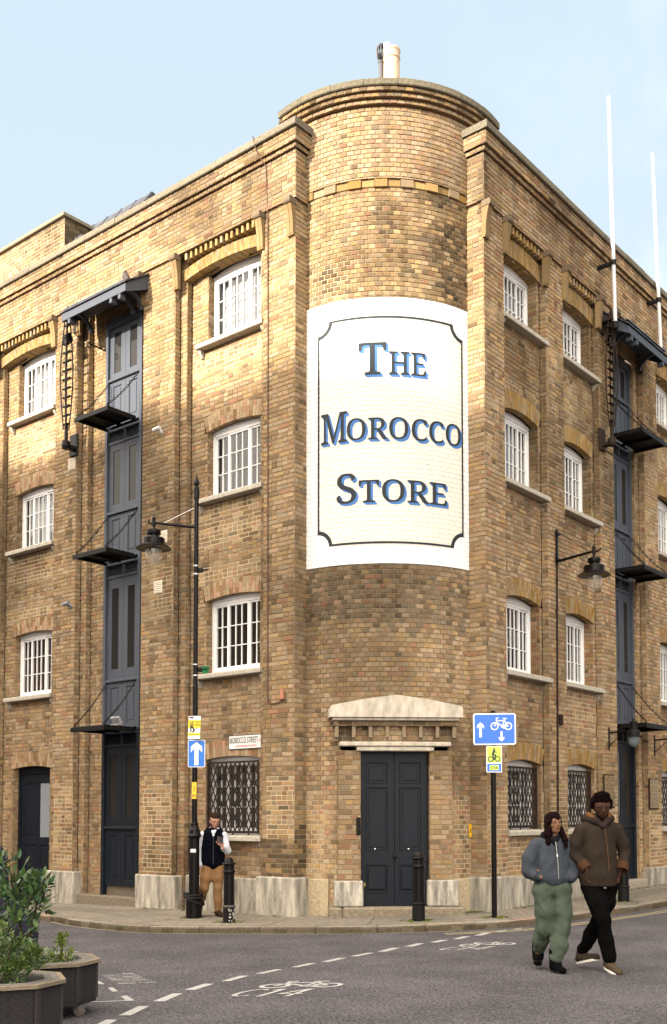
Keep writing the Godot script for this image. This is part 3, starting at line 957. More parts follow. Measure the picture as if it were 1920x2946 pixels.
const S0 := 5.85
const S1 := 9.44
const SA0 := -1.135
const SA1 := 1.325
func sign_path(inset: float) -> PackedVector2Array:
	# the outline with scooped corners that frames the lettering, along the curve of the tower
	var p := PackedVector2Array()
	var r := 0.235
	var x0 := SA0 + inset; var x1 := SA1 - inset; var y0 := S0 + inset; var y1 := S1 - inset
	for q in [[SA0, S1, 0.0, -PI / 2, x0, y1], [SA1, S1, -PI / 2, -PI, x1, y1], [SA1, S0, PI, PI / 2, x1, y0], [SA0, S0, PI / 2, 0.0, x0, y0]]:
		var rr := r + inset * 0.9
		var seq := []
		for i in 9:
			var t: float = lerpf(q[2], q[3], i / 8.0)
			seq.append(Vector2(q[0] + rr * cos(t), q[1] + rr * sin(t)))
		if q[0] == SA0 and q[1] == S1: seq.reverse()
		elif q[0] == SA1 and q[1] == S1: seq.reverse()
		elif q[0] == SA1: seq.reverse()
		else: seq.reverse()
		for v in seq:
			p.append(Vector2(clampf(v.x, x0, x1), clampf(v.y, y0, y1)))
	return p

func sign_col(a: float, y: float) -> Color:
	var s := rng.randf_range(0.96, 1.02)
	if Geometry2D.is_point_in_polygon(Vector2(a, y), sign_outline):
		return Color(0.73, 0.69, 0.605) * s
	return Color(0.82, 0.82, 0.825) * s

var sign_outline: PackedVector2Array

func text_tris(s: String, font: String, px: int, bold := false) -> Array:
	# flat triangles of a line of text, in metres of unit pixel size, and its box
	var key := font + str(bold)
	if not fonts.has(key):
		var sf := SystemFont.new()
		sf.font_names = PackedStringArray([font])
		sf.font_weight = 700 if bold else 400
		if bold and font == "Droid Serif":
			sf.font_weight = 400
			var fv := FontVariation.new()
			fv.base_font = sf; fv.variation_embolden = 0.2
			fonts[key] = fv
		else:
			fonts[key] = sf
	var tm := TextMesh.new()
	tm.font = fonts[key]; tm.text = s; tm.font_size = px; tm.pixel_size = 0.01; tm.depth = 0.0; tm.curve_step = 1.0
	tm.horizontal_alignment = HORIZONTAL_ALIGNMENT_LEFT
	tm.vertical_alignment = VERTICAL_ALIGNMENT_BOTTOM
	var out := []
	for sf in tm.get_surface_count():
		var a := tm.surface_get_arrays(sf)
		var v: PackedVector3Array = a[Mesh.ARRAY_VERTEX]
		var ix = a[Mesh.ARRAY_INDEX]
		var n: int = v.size() if ix == null or ix.size() == 0 else ix.size()
		for i in range(0, n, 3):
			var t := []
			for k in 3:
				var q := v[i + k] if ix == null or ix.size() == 0 else v[ix[i + k]]
				t.append(Vector2(q.x, q.y))
			if absf((t[1] - t[0]).cross(t[2] - t[0])) > 1e-9:
				out.append(t)
	var lo := Vector2.INF; var hi := -Vector2.INF
	for t in out:
		for q in t:
			lo = lo.min(q); hi = hi.max(q)
	return [out, lo, hi]

func fit_text(s: String, font: String, bold: bool, box: Rect2) -> Array:
	# the same triangles stretched to fill a box
	var r := text_tris(s, font, 64, bold)
	var out := []
	var sz: Vector2 = r[2] - r[1]
	for t in r[0]:
		var q := []
		for p in t:
			q.append(box.position + (p - r[1]) / sz * box.size)
		out.append(q)
	return out

func bend(b: MB, t: Array, f: Fr, d: float, col: Color) -> void:
	# a triangle in (along, up) laid on the curve of the wall, split until it follows it
	var l := maxf(absf(t[0].x - t[1].x), maxf(absf(t[1].x - t[2].x), absf(t[2].x - t[0].x)))
	if l > 0.06:
		var e := 0; var m := 0.0
		for i in 3:
			var w: float = absf(t[i].x - t[(i + 1) % 3].x)
			if w > m: m = w; e = i
		var mid: Vector2 = (t[e] + t[(e + 1) % 3]) * 0.5
		bend(b, [t[e], mid, t[(e + 2) % 3]], f, d, col)
		bend(b, [mid, t[(e + 1) % 3], t[(e + 2) % 3]], f, d, col)
		return
	var hint := f.p(t[0].x, 0, 1) - f.p(t[0].x, 0, 0)
	b.trih(f.p(t[0].x, t[0].y, d), f.p(t[1].x, t[1].y, d), f.p(t[2].x, t[2].y, d), hint, col)

func sign_writing() -> void:
	var b := MB.new()
	var outer := sign_path(-0.034); var inner := sign_path(0.034)
	for i in outer.size():
		var j := (i + 1) % outer.size()
		bend(b, [outer[i], outer[j], inner[j]], FT, 0.0035, Color.WHITE)
		bend(b, [outer[i], inner[j], inner[i]], FT, 0.0035, Color.WHITE)
	put(b, "sign_border", M.sign_black, house)
	# small capitals after a larger first letter; each [text, left, right, base, height]
	var words := [["T", -0.44, -0.005, 8.505, 0.515], ["HE", 0.035, 0.625, 8.505, 0.37],
		["M", -1.07, -0.63, 7.475, 0.49], ["OROCCO", -0.63, 1.275, 7.475, 0.36],
		["S", -0.80, -0.48, 6.495, 0.48], ["TORE", -0.44, 0.985, 6.495, 0.36]]
	var letters := []
	for w in words:
		var s: String = w[0]
		var full := text_tris(s, "Droid Serif", 64, true)
		var k: Vector2 = Vector2(w[2] - w[1], w[4]) / (full[2] - full[1])
		for i in s.length():
			var own := text_tris(s[i], "Droid Serif", 64, true)
			var pre := text_tris(s.substr(0, i + 1), "Droid Serif", 64, true)
			var x1: float = w[1] + (pre[2].x - full[1].x) * k.x
			var wd: float = (own[2].x - own[1].x) * k.x
			letters.append([s[i], x1 - wd, x1, w[3] + (own[1].y - full[1].y) * k.y, (own[2].y - own[1].y) * k.y])
	for w in letters:
		var tris := fit_text(w[0], "Droid Serif", true, Rect2(w[1], w[3], w[2] - w[1], w[4]))
		var bl := MB.new(); var bk := MB.new()
		for s in [[0.036, -0.036, 0.003], [0.024, -0.024, 0.0034], [0.012, -0.012, 0.0038]]:
			for t in tris:
				bend(bl, [t[0] + Vector2(s[0], s[1]), t[1] + Vector2(s[0], s[1]), t[2] + Vector2(s[0], s[1])], FT, s[2], Color.WHITE)
		for t in tris:
			bend(bk, t, FT, 0.0045, Color.WHITE)
		put(bl, "letter_shadow", M.sign_blue, house)
		put(bk, "letter", M.sign_black, house)

func build_house() -> void:
	house = thing("corner_warehouse", "yellow brick corner warehouse with round tower painted THE MOROCCO STORE", "building", CEN)
	house.position = Vector3.ZERO
	sign_outline = sign_path(0.0)
	M.sign_black = mat(Color(0.035, 0.042, 0.05), 0.6, 0, noise_tex(0.06, 0.7, 1.0, 4, 256, 71), null, Vector3.ONE * 3)
	M.sign_blue = mat(Color(0.075, 0.21, 0.52), 0.6, 0, noise_tex(0.06, 0.75, 1.0, 4, 256, 72), null, Vector3.ONE * 3)
	M.dark_glass = mat(Color(0.02, 0.019, 0.018), 0.03, 0)
	M.dark_glass.vertex_color_use_as_albedo = false
	M.dark_glass.metallic_specular = 0.22
	# left front
	var pl := [[2.26, 2.94], [5.08, 5.93], [7.856, 8.54], [10.72, 11.6], [13.8, 14.6]]
	front(FL, pl, -0.25, 14.6, true)
	var sl := [9.82, 7.09, 4.06, 1.33]; var sp := [11.03, 8.27, 5.32, 2.60]; var ri := [0.085, 0.055, 0.05, 0.045]
	var dk := Color(0.10, 0.085, 0.07)
	bay(FL, 3.11, 4.91, 3.25, 4.50, -0.25, -0.40, sl, sp, ri, 0.27, false, "window", [[Color(0.22, 0.22, 0.22), 1.0], [dk, 0.0], [Color(0.07, 0.05, 0.035), 0.0], [Color(0.3, 0.28, 0.27), 1.0]])
	bay(FL, 8.71, 10.55, 8.93, 10.18, -0.25, -0.40, sl, sp, ri, 0.27, false, "door", [[Color(0.2, 0.2, 0.22), 1.0], [Color(0.3, 0.29, 0.27), 1.0], [Color(0.25, 0.12, 0.07), 0.0], [dk, 0.0]])
	lay(FL, 11.6, 13.8, 0.0, 11.46, -0.13)
	lay(FL, 6.10, 7.69, 0.0, 11.46, -0.25, "", [cut_of(6.085, 7.13, -1.0, 10.95, 0.0)])
	for t in [2.33, 2.99, 5.03, 5.99, 7.80, 8.59, 10.66]: console(FL, t, 11.459)
	return_face(FL, 7.13, -1.0, 0.0, 10.95, -0.38, -0.25)
	loading_stack(FL, 6.085, 7.13, -0.15, 0.38, [3.23, 6.37, 8.90], 10.95, 0.60, 6.17, 7.07)
	canopy(FL, 5.80, 7.66, 11.42, 11.05, 0.50)
	# right front
	var pr := [[1.97, 2.60], [4.025, 4.66], [6.09, 6.70], [8.14, 8.81], [10.25, 11.0], [13.0, 14.0]]
	front(FRR, pr, -0.13, 14.0, false)
	var sr := [9.92, 7.17, 4.02, 1.42]; var qr := [10.93, 8.38, 5.24, 2.51]; var rr := [0.09, 0.08, 0.08, 0.075]
	var lk := [[Color(0.3, 0.3, 0.3), 1.0], [Color(0.3, 0.3, 0.3), 1.0], [dk, 0.0], [Color(0.3, 0.28, 0.27), 1.0]]
	bay(FRR, 2.60, 4.025, 2.78, 3.94, -0.13, -0.33, sr, qr, rr, 0.29, true, "window", lk)
	bay(FRR, 4.66, 6.09, 4.82, 5.98, -0.13, -0.33, sr, qr, rr, 0.29, true, "window", [[dk, 0.0], [dk, 0.0], [dk, 0.0], [Color(0.3, 0.28, 0.27), 1.0]])
	bay(FRR, 8.81, 10.25, 8.97, 10.13, -0.13, -0.33, sr, qr, rr, 0.29, true, "window", [[dk, 0.0], [dk, 0.0], [dk, 0.0], [Color(0.3, 0.28, 0.27), 1.0]])
	lay(FRR, 11.0, 13.0, 0.0, 11.46, -0.13)
	lay(FRR, 6.70, 8.14, 0.0, 11.46, -0.13, "", [cut_of(6.98, 7.96, -1.0, 10.85, 0.0)])
	for t in [2.02, 2.63, 4.0, 4.69, 6.07, 6.73, 8.11, 8.84]: console(FRR, t, 11.459)
	return_face(FRR, 7.96, -1.0, 0.0, 10.85, -0.35, -0.13)
	loading_stack(FRR, 6.98, 7.96, -0.24, 0.40, [3.40, 6.42, 9.08], 10.85, 0.50, 6.88, 8.02)
	canopy(FRR, 6.32, 8.20, 11.30, 10.88, 0.48)
	# the tower
	lay(FT, -1.62, 1.86, 0.0, 5.54, 0.0, "", [cut_of(-0.74, 0.98, -1.0, 2.7)], "header")
	lay(FT, -1.62, 1.86, 5.54, 9.74, 0.0, "", [], "header", "sign")
	lay(FT, -1.62, 1.86, 9.74, 11.505, 0.0, "", [], "header")
	var nb := 17
	for i in nb:
		var b := MB.new()
		var a0 := -1.62 + 3.48 * i / nb
		var dd := 0.036 if i & 1 else 0.012
		arc_block(b, FT, a0 + 0.004, a0 + 3.48 / nb - 0.004, 11.508 - (0.012 if i & 1 else 0.0), 11.622, -0.05, dd, [YEL, ORA * 0.8, YEL * 0.75, BUF * 0.8][rng.randi() % 4] * rng.randf_range(0.8, 1.1), 0.006)
		put(b, "band_block", M.brick, house)
	var F2 := fr("tower", CEN, Vector3.ZERO, Vector3.ZERO, TR + 0.035)
	lay(F2, -1.66, 1.92, 11.625, 12.80, 0.0, "", [], "header")
	ledge(F2, -1.66, 1.92, 11.625, -0.1, 0.0)
	lay(F2, -1.75, 2.0, 12.80, 12.875, 0.06, "", [], "header"); ledge(F2, -1.75, 2.0, 12.80, -0.1, 0.06)
	lay(F2, -1.85, 2.1, 12.875, 12.95, 0.11, "soot", [], "header"); ledge(F2, -1.85, 2.1, 12.875, -0.1, 0.11)
	lay(F2, -1.85, 2.1, 12.95, 13.02, 0.15, "soot", [], "header"); ledge(F2, -1.85, 2.1, 12.95, -0.1, 0.15)
	stones(F2, "coping_stone", -1.82, 2.13, 13.02, 13.135, -0.6, 0.185, 0.52, Color(0.165, 0.145, 0.105), M.stone, 0.014)
	var roof := MB.new()
	var fan := []
	for i in 33:
		fan.append(CEN + Vector3(sin(TAU * i / 32) * 2.0, 13.0, cos(TAU * i / 32) * 2.0))
	for i in 32:
		roof.trih(CEN + Vector3(0, 13.0, 0), fan[i], fan[i + 1], Vector3.UP, Color(0.2, 0.2, 0.2))
		roof.quadh(fan[i], fan[i + 1], fan[i + 1] - Vector3(0, 1, 0), fan[i] - Vector3(0, 1, 0), fan[i] - CEN, Color(0.25, 0.2, 0.13))
	# the flat roof behind the parapets and the plain back walls
	var q := [FL.p(2.0, 12.3, -0.3), FL.p(14.6, 12.3, -0.3), FL.p(14.6, 12.3, -14.0), FRR.p(14.0, 12.3, -0.3)]
	roof.quadh(q[0], q[1], q[2], q[3], Vector3.UP, Color(0.2, 0.2, 0.2))
	for e in [[1, 2], [2, 3]]:
		roof.quadh(q[e[0]], q[e[1]], q[e[1]] - Vector3(0, 12.3, 0), q[e[0]] - Vector3(0, 12.3, 0), q[e[0]] - CEN, Color(0.25, 0.17, 0.09))
	for e in [[FL.p(2.0, 12.3, -0.42), FL.p(14.6, 12.3, -0.42)], [FRR.p(2.0, 12.3, -0.42), FRR.p(14.0, 12.3, -0.42)]]:
		roof.quadh(e[0], e[1], e[1] + Vector3(0, 0.26, 0), e[0] + Vector3(0, 0.26, 0), CEN - e[0], Color(0.3, 0.2, 0.1))
	put(roof, "roof", M.plaster, house)
	sign_writing()
	build_portal()
	build_plinth()
	finish_bricks()

func build_portal() -> void:
	var w := 0.88
	lay(FP, -w, w, 0.6, 2.66, 0.0, "low", [cut_of(-0.53, 0.53, -1.0, 2.7)], "english", "portal")
	return_face(FP, -w, -1.0, 0.6, 2.66, -0.3, 0.0, "low"); return_face(FP, w, 1.0, 0.6, 2.66, -0.3, 0.0, "low")
	return_face(FP, -0.53, 1.0, 0.29, 2.66, -0.25, 0.0, "low"); return_face(FP, 0.53, -1.0, 0.29, 2.66, -0.25, 0.0, "low")
	lay(FP, -0.93, 0.93, 2.78, 3.03, -0.06, "grey", [], "english", "portal")
	lay(FP, -0.95, 0.95, 3.02, 3.10, 0.10, "grey", [], "english", "portal")
	ledge(FP, -0.95, 0.95, 3.02, -0.3, 0.10)
	var st := Color(0.56, 0.50, 0.41)
	for e in [[-0.595, 0.595, 2.64, 2.71, 0.05], [-0.86, 0.86, 2.712, 2.78, 0.075]]:
		var b := MB.new()
		slab_on(b, FP, e[0], e[1], e[2], e[3], -0.25, e[4], 0.012, st)
		put(b, "lintel", M.smooth_stone, house)
	for i in 8:
		var b := MB.new()
		var x := lerpf(-0.90, 0.90, i / 7.0)
		slab_on(b, FP, x - 0.028, x + 0.028, 2.84, 3.02, -0.06, 0.085, 0.005, GRY * 1.7)
		slab_on(b, FP, x - 0.028, x + 0.028, 2.785, 2.84, -0.06, 0.03, 0.005, GRY * 1.3)
		put(b, "dentil", M.brick, house)
	var b := MB.new()
	slab_on(b, FP, -0.97, 0.97, 3.10, 3.145, -0.3, 0.15, 0.008, st * 0.92)
	put(b, "cornice", M.smooth_stone, house)
	b = MB.new()
	var poly := PackedVector2Array([Vector2(-1.02, 3.147), Vector2(1.02, 3.147), Vector2(1.02, 3.285), Vector2(0.985, 3.325), Vector2(0.5, 3.42), Vector2(0.0, 3.49), Vector2(-0.5, 3.42), Vector2(-0.985, 3.325), Vector2(-1.02, 3.285)])
	b.prism(FP.xf(0, 0, 0.185), poly, 0.5, st)
	put(b, "pediment", M.smooth_stone, house)
	# pair of panelled doors
	for s in [[-0.515, -0.004], [0.004, 0.515]]:
		var db := MB.new()
		panel_door(db, FP, s[0], s[1], 0.30, 2.635, -0.14, [[0.14, 0.80, 0.79, 0.93], [0.14, 0.80, 0.35, 0.765], [0.14, 0.80, 0.07, 0.255]])
		slab_on(db, FP, lerpf(s[0], s[1], 0.2), lerpf(s[0], s[1], 0.74), 0.52, 0.84, -0.158, -0.132, 0.02)
		var leaf := put(db, "door", M.door_dark, house)
		var kb := MB.new()
		kb.lathe(Transform3D(Basis(Vector3(1, 0, 0), -PI / 2) , Vector3.ZERO).translated(Vector3.ZERO), [[0.0, 0.0], [0.0, 0.0]], 4)
		kb = MB.new()
		var kp := FP.p(lerpf(s[0], s[1], 0.42), 1.14, -0.135)
		kb.lathe(Transform3D(Basis(FP.u, FP.n, -Vector3.UP), kp), [[0.014, 0.0], [0.014, 0.006], [0.009, 0.01], [0.0, 0.011]], 10)
		put(kb, "lock", M.steel, leaf)
		if s[0] < 0:
			var nb := MB.new()
			nb.lathe(Transform3D(Basis(FP.u, FP.n, -Vector3.UP), FP.p(0.0, 1.03, -0.135)), [[0.016, 0.0], [0.016, 0.02], [0.03, 0.03], [0.034, 0.05], [0.026, 0.066], [0.0, 0.07]], 14, Color.WHITE, true)
			put(nb, "knob", M.iron, leaf)
			var pb := MB.new()
			slab_on(pb, FP, -0.47, -0.445, 0.57, 0.62, -0.14, -0.132, 0.0)
			put(pb, "lock_plate", M.brass, leaf)
	var fb := MB.new()
	slab_on(fb, FP, -0.53, 0.53, 0.28, 0.30, -0.2, -0.12, 0.0)
	put(fb, "threshold", M.door_dark, house)
	fb = MB.new()
	slab_on(fb, FP, -0.60, -0.535, 1.36, 1.63, 0.002, 0.03, 0.01)
	put(fb, "entry_panel", M.iron, house)
	var sc := Color(0.46, 0.425, 0.36)
	for e in [[-0.935, -0.495, 0.27, 0.665, 0.045], [0.495, 0.96, 0.27, 0.675, 0.045]]:
		var jb := MB.new()
		slab_on(jb, FP, e[0], e[1], e[2], e[3], -0.3, e[4], 0.02, sc)
		put(jb, "jamb_stone", M.plinth, house)
	for e in [[-1.02, -0.82], [-0.815, 0.35], [0.355, 1.06]]:
		var jb := MB.new()
		slab_on(jb, FP, e[0], e[1], -0.1, 0.268, -0.4, 0.12, 0.025, Color(0.25, 0.205, 0.15))
		put(jb, "step", M.stone, house)

func build_plinth() -> void:
	var sc := Color(0.44, 0.40, 0.33)
	for e in [[2.19, 3.03, 0.70, 0.07], [3.035, 3.6, 0.64, -0.17], [3.605, 4.94, 0.64, -0.175], [4.945, 5.32, 0.63, 0.055], [5.325, 5.96, 0.63, 0.07], [7.72, 8.60, 0.61, 0.07], [10.6, 11.6, 0.6, 0.07]]:
		var b := MB.new()
		slab_on(b, FL, e[0], e[1], -0.3, e[2], -0.35, e[3], 0.022, sc * rng.randf_range(0.9, 1.05))
		put(b, "plinth_stone", M.plinth, house)
	var b := MB.new()
	slab_on(b, FL, 5.97, 7.70, -0.3, 0.20, -0.35, 0.0, 0.02, Color(0.2, 0.165, 0.125))
	put(b, "threshold_stone", M.stone, house)
	b = MB.new()
	slab_on(b, FL, 6.15, 7.07, 0.2, 0.38, -0.3, -0.2, 0.0, Color(0.16, 0.13, 0.10))
	put(b, "kick_board", M.stone, house)
	for e in [[1.90, 2.66, 0.70, 0.07], [2.665, 3.35, 0.665, -0.05], [3.355, 4.0, 0.66, -0.05], [4.005, 4.70, 0.66, 0.06], [4.705, 6.05, 0.65, -0.05], [6.055, 6.74, 0.65, 0.06], [8.10, 8.86, 0.62, 0.07], [8.865, 10.2, 0.62, -0.05], [10.2, 11.0, 0.62, 0.06]]:
		var k := MB.new()
		slab_on(k, FRR, e[0], e[1], -0.3, e[2], -0.35, e[3], 0.022, sc * rng.randf_range(0.82, 1.0))
		put(k, "plinth_stone", M.plinth, house)
	b = MB.new()
	slab_on(b, FRR, 6.75, 8.09, -0.3, 0.40, -0.35, -0.02, 0.02, Color(0.33, 0.29, 0.23))
	put(b, "threshold_stone", M.stone, house)
	# smooth rendered base of the tower
	for e in [[-1.62, -0.93], [1.1, 1.86]]:
		var k := MB.new()
		arc_block(k, FT, e[0], e[1], -0.3, 0.675, -0.2, 0.03, Color(0.46, 0.37, 0.245), 0.012)
		put(k, "rendered_base", M.stone, house)
	# the side door of the left front
	b = MB.new()
	panel_door(b, FL, 9.0, 9.55, 0.12, 2.5, -0.42, [[0.14, 0.86, 0.08, 0.40], [0.1, 0.9, 0.46, 0.92, 1]])
	panel_door(b, FL, 9.56, 10.12, 0.12, 2.5, -0.42, [[0.14, 0.86, 0.08, 0.40], [0.14, 0.86, 0.46, 0.92]])
	slab_on(b, FL, 8.93, 9.0, 0.0, 2.66, -0.5, -0.38, 0.0)
	slab_on(b, FL, 10.12, 10.18, 0.0, 2.66, -0.5, -0.38, 0.0)
	slab_on(b, FL, 8.93, 10.18, 2.5, 2.66, -0.5, -0.39, 0.0)
	var o := put(b, "side_door", M.door_dark, house)
	b = MB.new()
	b.quadh(FL.p(9.06, 1.22, -0.434), FL.p(9.49, 1.22, -0.434), FL.p(9.49, 2.3, -0.434), FL.p(9.06, 2.3, -0.434), NL, Color(0.19, 0.21, 0.23))
	put(b, "frosted_pane", M.gloss, o)

# ---------- ground ----------
const KERB := [[-16.3, -27.0], [-4.741, -17.492], [-4.042, -16.56], [-3.095, -15.62], [-2.68, -15.33], [-1.676, -15.05], [-0.94, -14.9], [0.0, -14.70], [0.618, -14.64], [1.431, -14.70], [1.973, -14.80], [2.658, -15.03], [2.951, -15.25], [4.337, -16.417], [5.515, -17.60], [17.0, -31.48]]

func kerb_curve() -> Curve3D:
	var c := Curve3D.new()
	c.bake_interval = 0.05
	for i in KERB.size():
		var p := Vector3(KERB[i][0], 0, KERB[i][1])
		var a = KERB[maxi(i - 1, 0)]; var b = KERB[mini(i + 1, KERB.size() - 1)]
		var t := Vector3(b[0] - a[0], 0, b[1] - a[1]).normalized()
		var l0 := Vector3(a[0], 0, a[1]).distance_to(p) * 0.33; var l1 := Vector3(b[0], 0, b[1]).distance_to(p) * 0.33
		c.add_point(p, -t * l0, t * l1)
	return c

func build_ground() -> void:
	var b := MB.new()
	var xs := [-200.0, -12.0, 12.0, 200.0]
	for i in 3:
		var h0 := road_y(xs[i]); var h1 := road_y(xs[i + 1])
		b.quadh(Vector3(xs[i], h0, 100), Vector3(xs[i + 1], h1, 100), Vector3(xs[i + 1], h1, -200), Vector3(xs[i], h0, -200), Vector3.UP, Color(0.205, 0.191, 0.197))
	tag(put(b, "road", M.asphalt), "grey asphalt road surface at the junction", "road", "", "structure")
	# kerb stones
	var cv := kerb_curve()
	var kerb := Node3D.new()
	kerb.name = "kerb"
	add_child(kerb)
	tag(kerb, "worn granite kerb curving round the corner", "kerb", "", "structure")
	var L := cv.get_baked_length()
	var s := 0.0
	var ins := []        # inner edge of the kerb, for the pavement
	while s < L - 0.1:
		var len := rng.randf_range(0.65, 1.1)
		if s > 13.4 and s < 20.0: len = rng.randf_range(0.6, 0.95)
		var e := minf(s + len, L)
		var k := MB.new()
		var n := 4
		var col: Color = [Color(0.24, 0.20, 0.155), Color(0.28, 0.20, 0.155), Color(0.215, 0.188, 0.148), Color(0.25, 0.215, 0.175)][rng.randi() % 4] * rng.randf_range(0.85, 1.1)
		var hj := rng.randf_range(-0.006, 0.006)
		var rings := []
		for i in n + 1:
			var q := lerpf(s + 0.006, e - 0.006, float(i) / n)
			var p := cv.sample_baked(q)
			var t := (cv.sample_baked(minf(q + 0.05, L)) - cv.sample_baked(maxf(q - 0.05, 0.0))).normalized()
			var o := Vector3(t.z, 0, -t.x)      # towards the building
			if o.dot(CEN - p) < 0: o = -o
			var ry := road_y(p.x); var endp := 0.0 if i > 0 and i < n else 0.006
			var ring := []
			for w in [[0.0 + endp, -0.1], [0.004 + endp, 0.065], [0.014 + endp, 0.088], [0.035 + endp, 0.1 - endp], [0.15, 0.1 - endp]]:
				ring.append(Vector3(p.x, ry + w[1] + hj * (1.0 if w[1] > 0 else 0.0), p.z) + o * (w[0] + rng.randf_range(-0.002, 0.002)))
			rings.append(ring)
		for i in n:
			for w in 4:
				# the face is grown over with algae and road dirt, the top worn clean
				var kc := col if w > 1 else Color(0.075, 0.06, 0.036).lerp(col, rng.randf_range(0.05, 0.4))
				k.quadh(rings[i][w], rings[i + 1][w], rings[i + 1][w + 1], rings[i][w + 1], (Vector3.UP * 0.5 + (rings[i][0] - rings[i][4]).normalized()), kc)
		for w in [0, n]:
			for j in 3:
				k.trih(rings[w][0], rings[w][j + 1], rings[w][j + 2], rings[w][2] - rings[n - w][2], col)
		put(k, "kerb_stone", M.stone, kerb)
		s = e
	# paving flags between kerb and walls
	var pav := Node3D.new()
	pav.name = "pavement"
	add_child(pav)
	tag(pav, "worn stone flag pavement round the corner building", "pavement", "", "structure")
	var wall := Curve3D.new()
	for p in [FL.p(16.5, 0, 0.0), FL.p(2.2, 0, 0.0), CEN + Vector3(-1.25, 0, 1.66), CEN + Vector3(0.1, 0, 2.03), CEN + Vector3(1.45, 0, 1.55), FRR.p(1.9, 0, 0.0), FRR.p(17.0, 0, 0.0)]:
		wall.add_point(p)
	var WL := wall.get_baked_length()
	var kmid := 0.0
	var bed := MB.new()
	var n := 62
	var pts := []
	for i in n + 1:
		# pair points along the kerb with points along the wall, stretch by stretch
		var f := float(i) / n
		var q := cv.sample_baked(L * f)
		var t := (cv.sample_baked(minf(L * f + 0.05, L)) - cv.sample_baked(maxf(L * f - 0.05, 0.0))).normalized()
		var o := Vector3(t.z, 0, -t.x)
		if o.dot(CEN - q) < 0: o = -o
		var wq := wall.sample_baked(wall.get_closest_offset(q + o * 1.0))
		pts.append([q + o * 0.153, wq])
	for i in n:
		var a0: Vector3 = pts[i][0]; var a1: Vector3 = pts[i + 1][0]; var b0: Vector3 = pts[i][1]; var b1: Vector3 = pts[i + 1][1]
		bed.quadh(lift(a0, 0.085), lift(a1, 0.085), lift(b1, 0.085), lift(b0, 0.085), Vector3.UP, Color(0.12, 0.105, 0.075))
		var rows := 3
		for r in rows:
			var r0 := float(r) / rows; var r1 := float(r + 1) / rows
			if i & 1 == 0 and r == 1: continue
			var cells := [[0.0, 1.0]]
			var i2 := i + 1
			if r == 1:       # the middle row is laid in longer flags that break joint
				i2 = mini(i + 2, n)
			var c0: Vector3 = pts[i2][0]; var d0: Vector3 = pts[i2][1]
			var fl := MB.new()
			var q := [a0.lerp(b0, r0), c0.lerp(d0, r0), c0.lerp(d0, r1), a0.lerp(b0, r1)]
			var mid: Vector3 = (q[0] + q[1] + q[2] + q[3]) * 0.25
			var hh := rng.randf_range(-0.003, 0.003)
			var col: Color = [Color(0.215, 0.188, 0.15), Color(0.19, 0.166, 0.134), Color(0.235, 0.20, 0.162)][rng.randi() % 3] * rng.randf_range(0.88, 1.08)
			var up := []; var lo := []
			for v in q:
				var w: Vector3 = v + (mid - v).normalized() * 0.006
				up.append(lift(w, 0.1 + hh)); lo.append(lift(w, 0.05))
			fl.quadh(up[0], up[1], up[2], up[3], Vector3.UP, col)
			for k in 4:
				fl.quadh(up[k], up[(k + 1) % 4], lo[(k + 1) % 4], lo[k], (up[k] + up[(k + 1) % 4]) * 0.5 - mid, col)
			put(fl, "flagstone", M.slab, pav)
	put(bed, "bedding", M.stone, pav)
	build_markings(cv, L)
	# moss and weeds where walls and posts meet the flags
	var gr := MB.new()
	var spots := []
	for k in 34:
		spots.append(FL.p(rng.randf_range(2.2, 6.0), 0, rng.randf_range(0.08, 0.13)))
	for k in 50:
		spots.append(FRR.p(rng.randf_range(1.9, 9.0), 0, rng.randf_range(0.09, 0.2)))
	for k in 60:
		var th := rng.randf_range(0.55, 0.95)
		spots.append(CEN + Vector3(sin(th), 0, cos(th)) * rng.randf_range(2.1, 2.3))
	for e in [Vector3(1.222, 0, -15.223), Vector3(2.342, 0, -15.431), Vector3(-2.161, 0, -16.402), Vector3(-1.537, 0, -15.579), Vector3(4.82, 0, -17.6)]:
		for k in 26:
			var th := rng.randf_range(0, TAU)
			spots.append(e + Vector3(cos(th), 0, sin(th)) * rng.randf_range(0.08, 0.24))
	for p in spots:
		for k in 7:
			var c: Vector3 = lift(p + Vector3(rng.randf_range(-0.035, 0.035), 0, rng.randf_range(-0.035, 0.035)), 0.098)
			var th := rng.randf_range(0, TAU)
			var h := rng.randf_range(0.006, 0.028)
			var w := Vector3(cos(th), 0, sin(th)) * rng.randf_range(0.006, 0.016)
			gr.tri(c - w, c + w, c + Vector3(rng.randf_range(-0.02, 0.02), h, rng.randf_range(-0.02, 0.02)), Color(0.10, 0.115, 0.03) * rng.randf_range(0.7, 1.4))
	tag(put(gr, "moss", M.plaster), "low green moss and weeds along walls, posts and flag joints", "moss", "", "stuff")

func lift(p: Vector3, h: float) -> Vector3:
	return Vector3(p.x, road_y(p.x) + h, p.z)

func flat_poly(b: MB, pts: Array, h := 0.004, col := Color.WHITE) -> void:
	var p2 := PackedVector2Array()
	for p in pts: p2.append(Vector2(p[0], p[1]))
	var ix := Geometry2D.triangulate_polygon(p2)
	for i in range(0, ix.size(), 3):
		var v := []
		for k in 3: v.append(lift(Vector3(p2[ix[i + k]].x, 0, p2[ix[i + k]].y), h))
		b.trih(v[0], v[1], v[2], Vector3.UP, col)

func mark(called: String, label: String, b: MB, group := "") -> void:
	tag(put(b, called, M.road_paint), label, "road marking", group, "")

